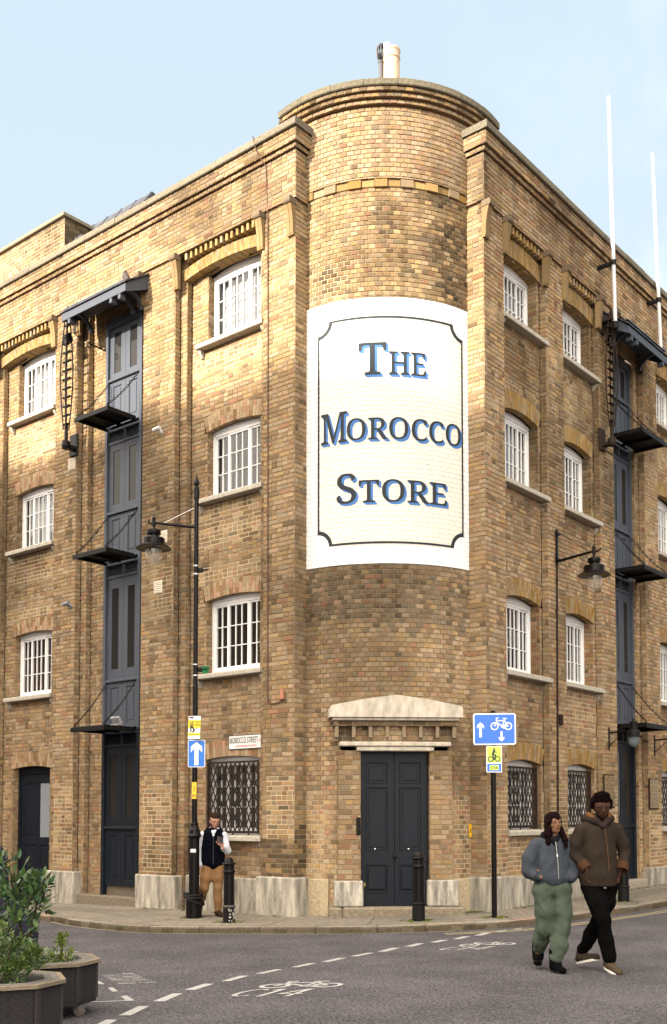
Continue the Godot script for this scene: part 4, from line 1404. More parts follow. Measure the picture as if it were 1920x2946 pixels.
func stroke(out: Array, pts: Array, w: float, closed := false) -> void:
	# triangles of a thick line in 2D
	var n := pts.size()
	for i in (n if closed else n - 1):
		var a: Vector2 = pts[i]; var b: Vector2 = pts[(i + 1) % n]
		var d := (b - a).normalized() * w * 0.5
		var s := Vector2(-d.y, d.x)
		var e := d * 0.5
		out.append([a + s - e, b + s + e, b - s + e]); out.append([a + s - e, b - s + e, a - s - e])

func ring2(out: Array, c: Vector2, r: float, w: float, seg := 24) -> void:
	for i in seg:
		var t0 := TAU * i / seg; var t1 := TAU * (i + 1) / seg
		var a := Vector2(cos(t0), sin(t0)); var b := Vector2(cos(t1), sin(t1))
		out.append([c + a * (r + w * 0.5), c + b * (r + w * 0.5), c + b * (r - w * 0.5)])
		out.append([c + a * (r + w * 0.5), c + b * (r - w * 0.5), c + a * (r - w * 0.5)])

func bicycle2(thick := 0.042) -> Array:
	# the cycle symbol, facing left, one unit wide
	var o := []
	ring2(o, Vector2(0.18, 0.18), 0.16, thick, 26)
	ring2(o, Vector2(0.82, 0.18), 0.16, thick, 26)
	var st := Vector2(0.64, 0.44); var hd := Vector2(0.29, 0.44); var bb := Vector2(0.55, 0.17)
	stroke(o, [hd, st], thick * 0.9)
	stroke(o, [bb, st + Vector2(0.02, 0.09)], thick * 0.9)
	stroke(o, [hd + Vector2(-0.005, -0.08), bb], thick * 0.9)
	stroke(o, [Vector2(0.82, 0.18), st], thick * 0.8)
	stroke(o, [Vector2(0.82, 0.18), bb], thick * 0.8)
	stroke(o, [Vector2(0.18, 0.18), Vector2(0.27, 0.38), Vector2(0.265, 0.56), Vector2(0.35, 0.57)], thick * 0.9)
	stroke(o, [st + Vector2(-0.06, 0.10), st + Vector2(0.10, 0.10)], thick * 0.95)
	ring2(o, bb, 0.055, thick * 0.7, 14)
	stroke(o, [bb + Vector2(0.02, -0.05), bb + Vector2(0.06, -0.10), bb + Vector2(0.1, -0.10)], thick * 0.7)
	return o

func route_number2() -> Array:
	# C14 in broad painted strokes, one unit wide and high
	var o := []
	var c := []
	for i in 15:
		var t := lerpf(0.85, TAU - 0.85, i / 14.0)
		c.append(Vector2(0.175 + 0.155 * cos(t), 0.5 + 0.44 * sin(t)))
	stroke(o, c, 0.075)
	stroke(o, [Vector2(0.40, 0.80), Vector2(0.49, 0.96), Vector2(0.49, 0.0)], 0.075)
	stroke(o, [Vector2(0.90, 0.0), Vector2(0.90, 0.96), Vector2(0.66, 0.28), Vector2(1.0, 0.28)], 0.07)
	return o

func build_markings(cv: Curve3D, L: float) -> void:
	var wc := Color(0.56, 0.54, 0.52)
	var dashes := [[[-1.915, -8.5], [-1.868, -8.76], [-1.77, -8.74], [-1.81, -8.47]], [[-1.804, -8.931], [-1.711, -9.355], [-1.615, -9.335], [-1.698, -8.919]], [[-1.624, -9.579], [-1.506, -9.986], [-1.41, -9.974], [-1.518, -9.565]], [[-1.428, -10.179], [-1.277, -10.52], [-1.175, -10.504], [-1.325, -10.155]],
		[[-1.128, -10.661], [-0.964, -10.998], [-0.87, -10.985], [-1.04, -10.649]], [[-0.819, -11.124], [-0.621, -11.398], [-0.542, -11.386], [-0.734, -11.111]], [[-0.464, -11.532], [-0.27, -11.813], [-0.183, -11.799], [-0.385, -11.52]], [[-0.146, -11.901], [0.056, -12.192], [0.15, -12.175], [-0.05, -11.885]], [[0.186, -12.305], [0.403, -12.586], [0.49, -12.571], [0.276, -12.29]],
		[[0.52, -12.669], [0.716, -12.996], [0.815, -12.976], [0.62, -12.65]], [[0.87, -13.089], [1.049, -13.386], [1.15, -13.365], [0.975, -13.069]], [[1.21, -13.45], [1.384, -13.693], [1.49, -13.671], [1.315, -13.429]], [[1.53, -13.752], [1.714, -14.032], [1.815, -14.009], [1.635, -13.731]], [[1.859, -14.094], [2.038, -14.379], [2.14, -14.355], [1.965, -14.071]], [[2.208, -14.482], [2.374, -14.673], [2.46, -14.651], [2.30, -14.462]], [[2.496, -14.734], [2.61, -14.87], [2.663, -14.859], [2.553, -14.722]]]
	for d in dashes:
		var b := MB.new()
		flat_poly(b, d, 0.004, wc)
		mark("lane_dash", "short white dash in the broken line curving across the junction", b, "dashes of the cycle lane line")
	for d in [[[-2.432, -10.852], [-2.391, -10.846], [-2.289, -10.639], [-2.338, -10.632]], [[-2.205, -10.402], [-2.164, -10.417], [-2.059, -10.179], [-2.11, -10.161]], [[-2.66, -11.25], [-2.615, -11.24], [-2.51, -11.04], [-2.56, -11.03]]]:
		var b := MB.new()
		flat_poly(b, d, 0.004, wc * 0.95)
		mark("bay_dash", "small white dash of the parking bay edge beside the planters", b, "dashes of the parking bay")
	var bc := MB.new()
	flat_poly(bc, [[-1.977, -9.894], [-1.924, -9.918], [-1.80, -9.637], [-2.25, -9.59], [-2.25, -9.625], [-1.884, -9.66]], 0.004, wc * 0.95)
	mark("bay_corner", "white corner line of the parking bay by the planter wheel", bc)
	# two cycle symbols with the route number under them
	for g in [{"o": Vector2(-1.0, -9.73), "u": Vector2(0.64, 0.035), "v": Vector2(0.235, -0.40), "bo": Vector2(-0.745, -10.17), "bu": Vector2(0.79, 0.03), "bv": Vector2(0.20, -0.66), "n": "nearer the planters"}, {"o": Vector2(1.20, -12.66), "u": Vector2(0.55, 0.02), "v": Vector2(0.28, -0.30), "bo": Vector2(1.53, -12.97), "bu": Vector2(0.70, -0.06), "bv": Vector2(0.12, -0.60), "n": "nearer the sign post"}]:
		var tb := MB.new()
		for t in route_number2():
			var v := []
			for p in t:
				var q: Vector2 = g.o + g.u * p.x + g.v * p.y
				v.append(lift(Vector3(q.x, 0, q.y), 0.005))
			tb.trih(v[0], v[1], v[2], Vector3.UP, wc * 1.1)
		mark("route_number", "white route number C14 painted on the road " + g.n, tb)
		var bb := MB.new()
		for t in bicycle2(0.062):
			var v := []
			for p in t:
				var q: Vector2 = g.bo + g.bu * p.x + g.bv * p.y
				v.append(lift(Vector3(q.x, 0, q.y), 0.005))
			bb.trih(v[0], v[1], v[2], Vector3.UP, wc * 1.1)
		mark("cycle_symbol", "white bicycle symbol painted on the road " + g.n, bb)
	# worn lettering, half rubbed away: ragged bars across its length
	var wb := MB.new()
	for r in 8:
		var f := (r + 0.5) / 8.0
		var p0 := Vector2(-2.471, -11.288).lerp(Vector2(-2.142, -10.605), f); var p1 := Vector2(-2.154, -11.368).lerp(Vector2(-1.764, -10.65), f)
		var x := 0.0
		while x < 0.97:
			var l := rng.randf_range(0.12, 0.5)
			var xe := minf(x + l, 1.0)
			var w := rng.randf_range(0.010, 0.026)
			var a := p0.lerp(p1, x); var c := p0.lerp(p1, xe)
			flat_poly(wb, [[a.x, a.y - w], [c.x, c.y - w * 0.7], [c.x, c.y + w], [a.x, a.y + w * 0.6]], 0.004, wc * rng.randf_range(0.6, 0.95))
			x = xe + rng.randf_range(0.01, 0.07)
	mark("worn_lettering", "worn white road lettering, half rubbed away", wb)
	var fb := MB.new()
	for e in [[-4.05, -3.45, -13.6], [-4.0, -3.2, -13.3], [-3.9, -3.5, -13.0]]:
		flat_poly(fb, [[e[0], e[2] - 0.05], [e[1], e[2] - 0.05], [e[1], e[2]], [e[0], e[2]]], 0.004, wc * 0.8)
	mark("bay_lines", "faint white lines on the road behind the planters", fb)
	# yellow lines along the kerbs
	for side in [[0.0, 14.95, "along the left street kerb"], [22.2, L, "along the right street kerb"]]:
		for off in ([0.27, 0.39] if side[0] > 0 else [0.16, 0.27]):
			var yb := MB.new()
			var s: float = side[0]
			while s < side[1] - 0.01:
				var e := minf(s + 0.3, side[1])
				var q := []
				for w in [s, e]:
					var p := cv.sample_baked(w)
					var t := (cv.sample_baked(minf(w + 0.05, L)) - cv.sample_baked(maxf(w - 0.05, 0.0))).normalized()
					var o := Vector3(t.z, 0, -t.x)
					if o.dot(CEN - p) > 0: o = -o
					q.append([p.x + o.x * off, p.z + o.z * off]); q.append([p.x + o.x * (off + 0.055), p.z + o.z * (off + 0.055)])
				flat_poly(yb, [q[0], q[2], q[3], q[1]], 0.004, Color(0.50, 0.42, 0.25))
				s = e
			mark("yellow_line", "thin faded yellow line " + side[2], yb, "yellow lines " + side[2])
	# a thin pale line of grit and paint close under the kerb at the corner
	var gl := MB.new()
	var s := 15.2
	while s < 22.2:
		var q := []
		for w in [s, s + 0.3]:
			var p := cv.sample_baked(w)
			var t := (cv.sample_baked(w + 0.05) - cv.sample_baked(w - 0.05)).normalized()
			var o := Vector3(t.z, 0, -t.x)
			if o.dot(CEN - p) > 0: o = -o
			q.append([p.x + o.x * 0.03, p.z + o.z * 0.03]); q.append([p.x + o.x * 0.07, p.z + o.z * 0.07])
		flat_poly(gl, [q[0], q[2], q[3], q[1]], 0.004, Color(0.40, 0.35, 0.25))
		s += 0.3
	mark("gutter_line", "pale worn line in the gutter round the corner", gl)

func build_opposite() -> void:
	# the block down the street whose shadow lies over the lower storeys and the road
	var o := thing("brick_building", "tall red brick block standing across the square from the warehouse", "building")
	var b := MB.new()
	slab_on(b, FL, -11, 24, 0, 24.9, 40, 52, 0.0, Color(0.30, 0.12, 0.075))
	put(b, "wall", M.stone, o)
	var f := fr("opposite", FL.p(0, 0, 40), DL, -NL)
	for r in 7:
		for c in 10:
			var w := MB.new()
			slab_on(w, f, -9.5 + c * 3.4, -8.1 + c * 3.4, 1.6 + r * 3.2, 3.6 + r * 3.2, 0.02, 0.06, 0.0, Color(0.6, 0.6, 0.58))
			var fr_ := put(w, "window", M.plaster, o)
			w = MB.new()
			slab_on(w, f, -9.4 + c * 3.4, -8.2 + c * 3.4, 1.7 + r * 3.2, 3.5 + r * 3.2, 0.06, 0.08, 0.0)
			put(w, "pane", M.dark_glass, fr_)
	o = thing("terrace_building", "red brown brick building along the far side of the left street", "building")
	b = MB.new()
	slab_on(b, FL, 17, 60, 0, 12.0, 10, 18, 0.0, Color(0.27, 0.10, 0.055))
	put(b, "wall", M.stone, o)
	f = fr("opposite", FL.p(0, 0, 10), DL, -NL)
	for r in 3:
		for c in 12:
			var w := MB.new()
			slab_on(w, f, 18.0 + c * 3.3, 19.2 + c * 3.3, 1.2 + r * 3.6, 3.2 + r * 3.6, 0.02, 0.08, 0.0, Color(0.55, 0.55, 0.53))
			var fr_ := put(w, "window", M.plaster, o)
			w = MB.new()
			slab_on(w, f, 18.1 + c * 3.3, 19.1 + c * 3.3, 1.3 + r * 3.6, 3.1 + r * 3.6, 0.08, 0.10, 0.0)
			put(w, "pane", M.dark_glass, fr_)
	# the house over the right hand street that shows in the panes
	o = thing("town_house", "red brick house with white window surrounds across the right hand street", "building")
	b = MB.new()
	slab_on(b, FRR, 9.0, 30, 0, 9.5, 11, 20, 0.0, Color(0.34, 0.14, 0.08))
	put(b, "wall", M.stone, o)
	f = fr("opposite", FRR.p(0, 0, 11), DR, -NR)
	for r in 3:
		for c in 9:
			var w := MB.new()
			slab_on(w, f, 9.4 + c * 2.2, 10.8 + c * 2.2, 0.8 + r * 2.9, 2.9 + r * 2.9, 0.02, 0.10, 0.0, Color(0.75, 0.75, 0.73))
			var fr_ := put(w, "window", M.plaster, o)
			w = MB.new()
			slab_on(w, f, 9.6 + c * 2.2, 10.6 + c * 2.2, 1.0 + r * 2.9, 2.7 + r * 2.9, 0.10, 0.12, 0.0)
			put(w, "pane", M.dark_glass, fr_)

# ---------- street furniture and fixtures ----------
func lantern(o: Node3D, p: Vector3, sc := 1.0, m: Material = null) -> void:
	# p is the middle of the wide shade rim
	if m == null: m = M.lamp_black
	var x := Transform3D(Basis.IDENTITY.scaled(Vector3.ONE * sc), p)
	var b := MB.new()
	b.lathe(x, [[0.12, -0.012], [0.275, -0.022], [0.278, -0.014], [0.23, 0.02], [0.175, 0.045], [0.175, 0.135], [0.165, 0.148], [0.09, 0.155], [0.075, 0.175], [0.075, 0.20], [0.108, 0.205], [0.112, 0.225], [0.106, 0.235], [0.112, 0.24], [0.112, 0.265], [0.09, 0.285], [0.03, 0.295], [0.02, 0.32], [0.0, 0.32]], 28)
	put(b, "lamp_hood", m, o)
	b = MB.new()
	var pr := []
	for i in 11:
		var t := i / 10.0
		pr.append([0.135 * sqrt(maxf(1.0 - pow(1.0 - t, 2.2), 0.0)) , -0.285 + 0.275 * t])
	b.lathe(x, pr, 24, Color.WHITE, true)
	put(b, "glass_bowl", M.lamp_glass, o)
	b = MB.new()
	b.lathe(x, [[0.0, -0.02], [0.028, -0.022], [0.028, -0.075], [0.017, -0.10], [0.0, -0.10]], 12, Color(0.6, 0.58, 0.5))
	put(b, "bulb", M.plain, o)
	b = MB.new()
	b.lathe(Transform3D(x.basis, p + Vector3(0, 0.316 * sc, 0)), [[0.022, 0.0], [0.022, 0.03], [0.035, 0.035], [0.035, 0.11], [0.018, 0.12], [0.03, 0.14], [0.03, 0.155], [0.014, 0.175], [0.008, 0.2], [0.0, 0.235]], 14)
	put(b, "finial", m, o)

func plate(parent: Node, called: String, x: Transform3D, w: float, h: float, r: float, m: Material, col: Color, depth := 0.004) -> MeshInstance3D:
	var b := MB.new()
	var p := PackedVector2Array()
	for q in [[1, 1, 0.0], [-1, 1, PI / 2], [-1, -1, PI], [1, -1, PI * 1.5]]:
		for i in 5:
			var t: float = q[2] + PI / 2 * i / 4
			p.append(Vector2(q[0] * (w * 0.5 - r) + r * cos(t), q[1] * (h * 0.5 - r) + r * sin(t)))
	b.prism(x, p, depth, col)
	return put(b, called, m, parent)

func print_on(parent: Node, called: String, x: Transform3D, tris: Array, col: Color, d: float) -> void:
	var b := MB.new()
	for t in tris:
		b.trih(x * Vector3(t[0].x, t[0].y, d), x * Vector3(t[1].x, t[1].y, d), x * Vector3(t[2].x, t[2].y, d), x.basis.z, col)
	put(b, called, M.gloss, parent)

func arrow2(c: Vector2, w: float, h: float, shaft: float, up := true) -> Array:
	var s := 1.0 if up else -1.0
	var p := PackedVector2Array([Vector2(0, h * 0.5), Vector2(w * 0.5, h * 0.5 - w * 0.42), Vector2(w * 0.5, h * 0.5 - w * 0.92), Vector2(shaft * 0.5, h * 0.5 - w * 0.55), Vector2(shaft * 0.5, -h * 0.5), Vector2(-shaft * 0.5, -h * 0.5), Vector2(-shaft * 0.5, h * 0.5 - w * 0.55), Vector2(-w * 0.5, h * 0.5 - w * 0.92), Vector2(-w * 0.5, h * 0.5 - w * 0.42)])
	var ix := Geometry2D.triangulate_polygon(p)
	var o := []
	for i in range(0, ix.size(), 3):
		o.append([c + p[ix[i]] * Vector2(1, s), c + p[ix[i + 1]] * Vector2(1, s), c + p[ix[i + 2]] * Vector2(1, s)])
	return o

func bollard(p: Vector3, h: float, label: String, worn: float) -> void:
	var y := pave_y(p.x)
	var o := thing("bollard", label, "bollard", Vector3(p.x, y, p.z), "black iron bollards on the pavement")
	var s := h / 1.0
	var x := Transform3D(Basis.IDENTITY.scaled(Vector3(s, s, s)), Vector3.ZERO)
	var b := MB.new()
	b.lathe(x, [[0.092, -0.05], [0.092, 0.22], [0.084, 0.235]], 22, Color.WHITE)
	put(b, "base", M.iron, o)
	if worn > 0.0:
		# flaked white paint on one side of the foot
		b = MB.new()
		for k in 26:
			var th := rng.randf_range(0.2, 1.5); var yy := rng.randf_range(0.03, 0.21)
			var c := x * Vector3(cos(th) * 0.0935, yy, sin(th) * 0.0935)
			var u := Vector3(-sin(th), 0, cos(th)) * rng.randf_range(0.004, 0.014); var w := Vector3.UP * rng.randf_range(0.006, 0.022)
			b.quadh(c - u - w, c + u * 0.6 - w * 0.7, c + u + w, c - u * 0.8 + w * 0.8, Vector3(cos(th), 0, sin(th)), Color(0.4, 0.37, 0.34))
		put(b, "flaked_paint", M.plaster, o, "stuff")
	b = MB.new()
	b.lathe(x, [[0.084, 0.228], [0.10, 0.236], [0.104, 0.25], [0.098, 0.264], [0.086, 0.27]], 22, Color.WHITE if worn == 0.0 else Color(0.10, 0.09, 0.082))
	put(b, "foot_ring", M.iron if worn == 0.0 else M.stone, o)
	b = MB.new()
	b.lathe(x, [[0.086, 0.265], [0.082, 0.74], [0.084, 0.76], [0.098, 0.765], [0.102, 0.778], [0.098, 0.792], [0.084, 0.797], [0.081, 0.81], [0.081, 0.87], [0.09, 0.885], [0.104, 0.895]], 22)
	put(b, "shaft", M.lamp_black, o)
	b = MB.new()
	b.lathe(x, [[0.104, 0.895], [0.106, 0.908], [0.095, 0.92], [0.07, 0.925], [0.065, 0.935], [0.064, 0.95], [0.056, 0.975], [0.035, 0.993], [0.0, 1.0]], 22, Color.WHITE, true)
	put(b, "cap", M.lamp_black, o)

func build_furniture() -> void:
	# --- lamp post with its plates ---
	var lp := Vector3(-2.161, pave_y(-2.161), -16.402)
	var o := thing("lamp_post", "tall black lamp post with one arm and a hanging lantern", "lamp post", lp)
	var y0 := lp.y
	var b := MB.new()
	b.lathe(Transform3D.IDENTITY, [[0.125, -0.08], [0.125, 0.28], [0.11, 0.30], [0.092, 0.305], [0.082, 0.34], [0.080, 1.22], [0.088, 1.24], [0.105, 1.255], [0.108, 1.27], [0.102, 1.285], [0.094, 1.30], [0.085, 1.36], [0.068, 1.40], [0.062, 1.44], [0.066, 1.452], [0.062, 1.465], [0.043, 1.47]], 24)
	put(b, "base", M.lamp_black, o)
	b = MB.new()
	b.lathe(Transform3D.IDENTITY, [[0.043, 1.46], [0.041, 3.6], [0.037, 3.62], [0.036, 6.56], [0.042, 6.565], [0.044, 6.60], [0.045, 6.74], [0.028, 6.76], [0.026, 6.775], [0.044, 6.80], [0.046, 6.83], [0.038, 6.865], [0.022, 6.88], [0.02, 6.90], [0.0, 7.0]], 18)
	put(b, "shaft", M.lamp_black, o)
	b = MB.new()
	b.tube([Vector3(0, 6.12, 0), Vector3(-0.12, 6.128, 0.0), Vector3(-0.63, 6.185, 0.0)], [0.026, 0.024, 0.02], 10)
	b.tube([Vector3(-0.63, 6.185, 0), Vector3(-0.70, 6.17, 0), Vector3(-0.745, 6.19, 0), Vector3(-0.755, 6.22, 0), Vector3(-0.735, 6.24, 0)], [0.02, 0.018, 0.014, 0.012, 0.014], 8)
	put(b, "arm", M.lamp_black, o)
	b = MB.new()
	b.tube([Vector3(-0.04, 6.42, 0), Vector3(-0.52, 6.18, 0)], 0.005, 5)
	put(b, "stay", M.steel, o)
	lantern(o, Vector3(-0.67, 5.795, 0.0), 1.0)
	for e in [5.50, 5.37, 4.12 - 0.18, 3.77]:
		b = MB.new()
		b.lathe(at(Vector3(0, e, 0)), [[0.040, -0.01], [0.044, -0.008], [0.044, 0.008], [0.040, 0.01]], 18)
		put(b, "band", M.steel, o)
	for e in [5.43, 3.86]:
		b = MB.new()
		b.box(at(Vector3(0.075, e, 0.01)), Vector3(0.07, 0.07, 0.05), 0.008)
		b.tube([Vector3(0.08, e + 0.0, 0.02), Vector3(0.19, e + 0.01, 0.02)], [0.014, 0.012], 8)
		put(b, "sensor", M.iron, o)
	b = MB.new()
	for k in 3:
		var pts := []
		for i in 21:
			var t := TAU * i / 20
			pts.append(Vector3(cos(t) * (0.125 + 0.012 * k), 0.36 - 0.035 * k + (0.08 if k == 2 else 0.012) * sin(t + 2.4 + k), sin(t) * (0.125 + 0.012 * k)))
		b.tube(pts, 0.022, 7, false)
	put(b, "cable_tie", M.rubber, o)
	# plates on the post
	var sx := at(Vector3(0.0, 3.02 - y0, 0.075), Basis(Vector3.FORWARD, 0.0) * Basis(Vector3(0, 0, 1), -0.035) * Basis(Vector3.UP, -0.5))
	var n := plate(o, "warning_plate", sx, 0.245, 0.37, 0.018, M.gloss, Color(0.03, 0.03, 0.035))
	plate(n, "white_face", sx * at(Vector3(0, 0, 0.0012)), 0.233, 0.358, 0.014, M.gloss, Color(0.70, 0.69, 0.65), 0.0)
	plate(n, "yellow_panel", sx * at(Vector3(0, 0.055, 0.0022)), 0.233, 0.125, 0.001, M.gloss, Color(0.78, 0.60, 0.02), 0.0)
	plate(n, "yellow_strip", sx * at(Vector3(0, -0.105, 0.0022)), 0.233, 0.04, 0.001, M.gloss, Color(0.78, 0.60, 0.02), 0.0)
	plate(n, "purple_tab", sx * at(Vector3(-0.06, 0.155, 0.0022)), 0.08, 0.028, 0.001, M.gloss, Color(0.06, 0.04, 0.16), 0.0)
	print_on(n, "print", sx, fit_text("THIEVES", "Droid Sans", true, Rect2(0.012, 0.068, 0.098, 0.03)) + fit_text("BEWARE", "Droid Sans", true, Rect2(0.012, 0.026, 0.098, 0.03)) + fit_text("SmartWater in this area", "Droid Sans", true, Rect2(-0.106, -0.114, 0.21, 0.02)), Color(0.02, 0.02, 0.02), 0.0034)
	var hand := []
	for f in [[-0.092, 0.058, -0.068, -0.01], [-0.075, 0.095, -0.055, 0.0], [-0.046, 0.108, -0.042, 0.0], [-0.018, 0.10, -0.026, 0.0]]:
		stroke(hand, [Vector2(f[2], f[3]), Vector2(f[0], f[1])], 0.014)
	stroke(hand, [Vector2(0.035, -0.02), Vector2(0.055, 0.0)], 0.015)
	stroke(hand, [Vector2(-0.068, -0.01), Vector2(-0.058, -0.068)], 0.022)
	stroke(hand, [Vector2(-0.068, 0.0), Vector2(-0.022, 0.004)], 0.022)
	stroke(hand, [Vector2(-0.024, -0.005), Vector2(0.004, -0.04), Vector2(-0.025, -0.07)], 0.028)
	print_on(n, "hand_print", sx, hand, Color(0.02, 0.02, 0.02), 0.0036)
	var ax := at(Vector3(0.035, 2.616 - y0, 0.07), Basis(Vector3.UP, -0.08))
	n = plate(o, "one_way_plate", ax, 0.27, 0.425, 0.022, M.gloss, Color(0.74, 0.74, 0.74))
	plate(n, "blue_face", ax * at(Vector3(0, 0, 0.0012)), 0.252, 0.407, 0.016, M.gloss, Color(0.012, 0.14, 0.52), 0.0)
	print_on(n, "arrow", ax, arrow2(Vector2(0, 0), 0.176, 0.36, 0.062), Color(0.78, 0.78, 0.78), 0.0028)
	var yx := at(Vector3(0.0, 2.043 - y0, 0.046), Basis(Vector3.UP, 0.0))
	n = plate(o, "number_band", yx, 0.072, 0.258, 0.004, M.gloss, Color(0.72, 0.43, 0.01))
	print_on(n, "print", yx, fit_text("7", "Droid Sans", true, Rect2(-0.012, 0.03, 0.022, 0.034)) + fit_text("7", "Droid Sans", true, Rect2(-0.012, -0.015, 0.022, 0.034)) + fit_text("03", "Droid Sans", true, Rect2(-0.028, -0.095, 0.055, 0.036)) + fit_text("TALK", "Droid Sans", false, Rect2(-0.02, 0.10, 0.04, 0.01)), Color(0.02, 0.02, 0.02), 0.002)
	plate(o, "sticker", at(Vector3(-0.005, 1.04, 0.083)), 0.085, 0.055, 0.006, M.gloss, Color(0.5, 0.52, 0.52))
	# --- sign post ---
	var pp := Vector3(2.342, pave_y(2.342), -15.431)
	o = thing("sign_post", "dark brown post with blue cycle contraflow sign and green C14 route sign", "sign post", pp)
	b = MB.new()
	b.lathe(Transform3D.IDENTITY, [[0.039, -0.1], [0.039, 3.01], [0.03, 3.02], [0.0, 3.02]], 18, Color(1.1, 1, 1))
	put(b, "pole", M.lamp_black, o)
	var bx := at(Vector3(0.015, 2.92 - pp.y, 0.045), Basis(Vector3.BACK, 0.008) * Basis(Vector3.UP, -0.03))
	n = plate(o, "contraflow_plate", bx, 0.622, 0.464, 0.035, M.gloss, Color(0.74, 0.74, 0.75))
	plate(n, "blue_face", bx * at(Vector3(0, 0, 0.0012)), 0.585, 0.427, 0.02, M.gloss, Color(0.014, 0.12, 0.56), 0.0)
	print_on(n, "up_arrow", bx, arrow2(Vector2(-0.205, -0.01), 0.10, 0.218, 0.034), Color(0.78, 0.78, 0.79), 0.003)
	print_on(n, "down_arrow", bx, arrow2(Vector2(0.10, -0.108), 0.078, 0.147, 0.026, false), Color(0.78, 0.78, 0.79), 0.003)
	var bk := []
	for t in bicycle2(0.05):
		bk.append([t[0] * 0.31 + Vector2(-0.055, -0.015), t[1] * 0.31 + Vector2(-0.055, -0.015), t[2] * 0.31 + Vector2(-0.055, -0.015)])
	print_on(n, "bicycle", bx, bk, Color(0.78, 0.78, 0.79), 0.003)
	var gx := at(Vector3(0.006, 2.478 - pp.y, 0.045), Basis(Vector3.UP, -0.03))
	n = plate(o, "route_plate", gx, 0.226, 0.386, 0.012, M.gloss, Color(0.74, 0.74, 0.75))
	plate(n, "green_face", gx * at(Vector3(0, 0.068, 0.0012)), 0.206, 0.234, 0.008, M.gloss, Color(0.42, 0.58, 0.065), 0.0)
	plate(n, "blue_face", gx * at(Vector3(0, -0.124, 0.0012)), 0.206, 0.114, 0.008, M.gloss, Color(0.014, 0.12, 0.56), 0.0)
	plate(n, "number_panel", gx * at(Vector3(0, -0.124, 0.0022)), 0.136, 0.076, 0.008, M.gloss, Color(0.55, 0.66, 0.42), 0.0)
	plate(n, "number_face", gx * at(Vector3(0, -0.124, 0.0030)), 0.128, 0.068, 0.006, M.gloss, Color(0.42, 0.58, 0.065), 0.0)
	print_on(n, "route_number", gx, fit_text("C14", "Droid Sans", true, Rect2(-0.052, -0.145, 0.104, 0.042)), Color(0.025, 0.03, 0.02), 0.0042)
	var rd := []
	ring2(rd, Vector2(-0.051, 0.002), 0.035, 0.014, 22); ring2(rd, Vector2(0.051, 0.004), 0.034, 0.014, 22)
	ring2(rd, Vector2(0.002, 0.148), 0.007, 0.014, 14)
	stroke(rd, [Vector2(0.0, 0.128), Vector2(-0.018, 0.075)], 0.034)
	stroke(rd, [Vector2(0.004, 0.12), Vector2(0.036, 0.09)], 0.011)
	stroke(rd, [Vector2(-0.022, 0.07), Vector2(0.02, 0.056), Vector2(0.008, 0.0)], 0.022)
	stroke(rd, [Vector2(-0.022, 0.07), Vector2(-0.012, 0.03), Vector2(-0.004, -0.012)], 0.02)
	print_on(n, "cyclist", gx, rd, Color(0.02, 0.025, 0.015), 0.0028)
	# --- bollards ---
	bollard(Vector3(-1.537, 0, -15.579), 0.955, "black iron bollard with chipped white paint near its foot", 1.0)
	bollard(Vector3(1.222, 0, -15.223), 1.0, "glossy black iron bollard in front of the corner door", 0.0)
	bollard(Vector3(4.82, 0, -17.602), 1.0, "dark iron bollard behind the man in the brown hoodie", 0.0)
	# --- wall lamps of the right front ---
	var wl := FRR.p(4.29, 6.1, 0.02)
	o = thing("wall_lamp", "large hanging street lantern on a bracket arm fixed to the pilaster", "lamp", wl)
	b = MB.new()
	b.box(at(FRR.p(4.29, 6.32, 0.03) - wl, FRR.basis()), Vector3(0.05, 0.62, 0.03), 0.004)
	for yy in [6.1, 6.55]:
		b.box(at(FRR.p(4.29, yy, 0.045) - wl, FRR.basis()), Vector3(0.10, 0.05, 0.05), 0.006)
	put(b, "wall_plate", M.lamp_black, o)
	var tip := FRR.p(4.29, 6.14, 0.72) - wl
	b = MB.new()
	b.tube([FRR.p(4.29, 6.07, 0.04) - wl, tip], [0.026, 0.02], 10)
	b.tube([tip, tip + NR * 0.07 - Vector3(0, 0.01, 0), tip + NR * 0.115 + Vector3(0, 0.01, 0), tip + NR * 0.125 + Vector3(0, 0.04, 0)], [0.02, 0.016, 0.013, 0.014], 8)
	put(b, "arm", M.lamp_black, o)
	b = MB.new()
	b.tube([FRR.p(4.29, 6.58, 0.05) - wl, FRR.p(4.29, 6.17, 0.6) - wl], 0.005, 5)
	put(b, "stay", M.lamp_black, o)
	lantern(o, tip + Vector3(0, -0.40, 0), 1.0)
	b = MB.new()
	b.tube([FRR.p(4.30, 6.02, 0.02) - wl, FRR.p(4.26, 3.0, 0.02) - wl, FRR.p(4.235, 0.62, 0.02) - wl, FRR.p(4.22, 0.3, 0.09) - wl], 0.016, 8)
	for yy in [1.4, 3.6, 5.2]:
		b.box(at(FRR.p(4.27, yy, 0.015) - wl, FRR.basis()), Vector3(0.05, 0.04, 0.03), 0.004)
	put(b, "conduit", M.rusty, o)
	b = MB.new()
	b.box(at(FRR.p(4.37, 3.31, 0.03) - wl, FRR.basis()), Vector3(0.07, 0.19, 0.06), 0.006)
	put(b, "junction_box", M.rusty, o)
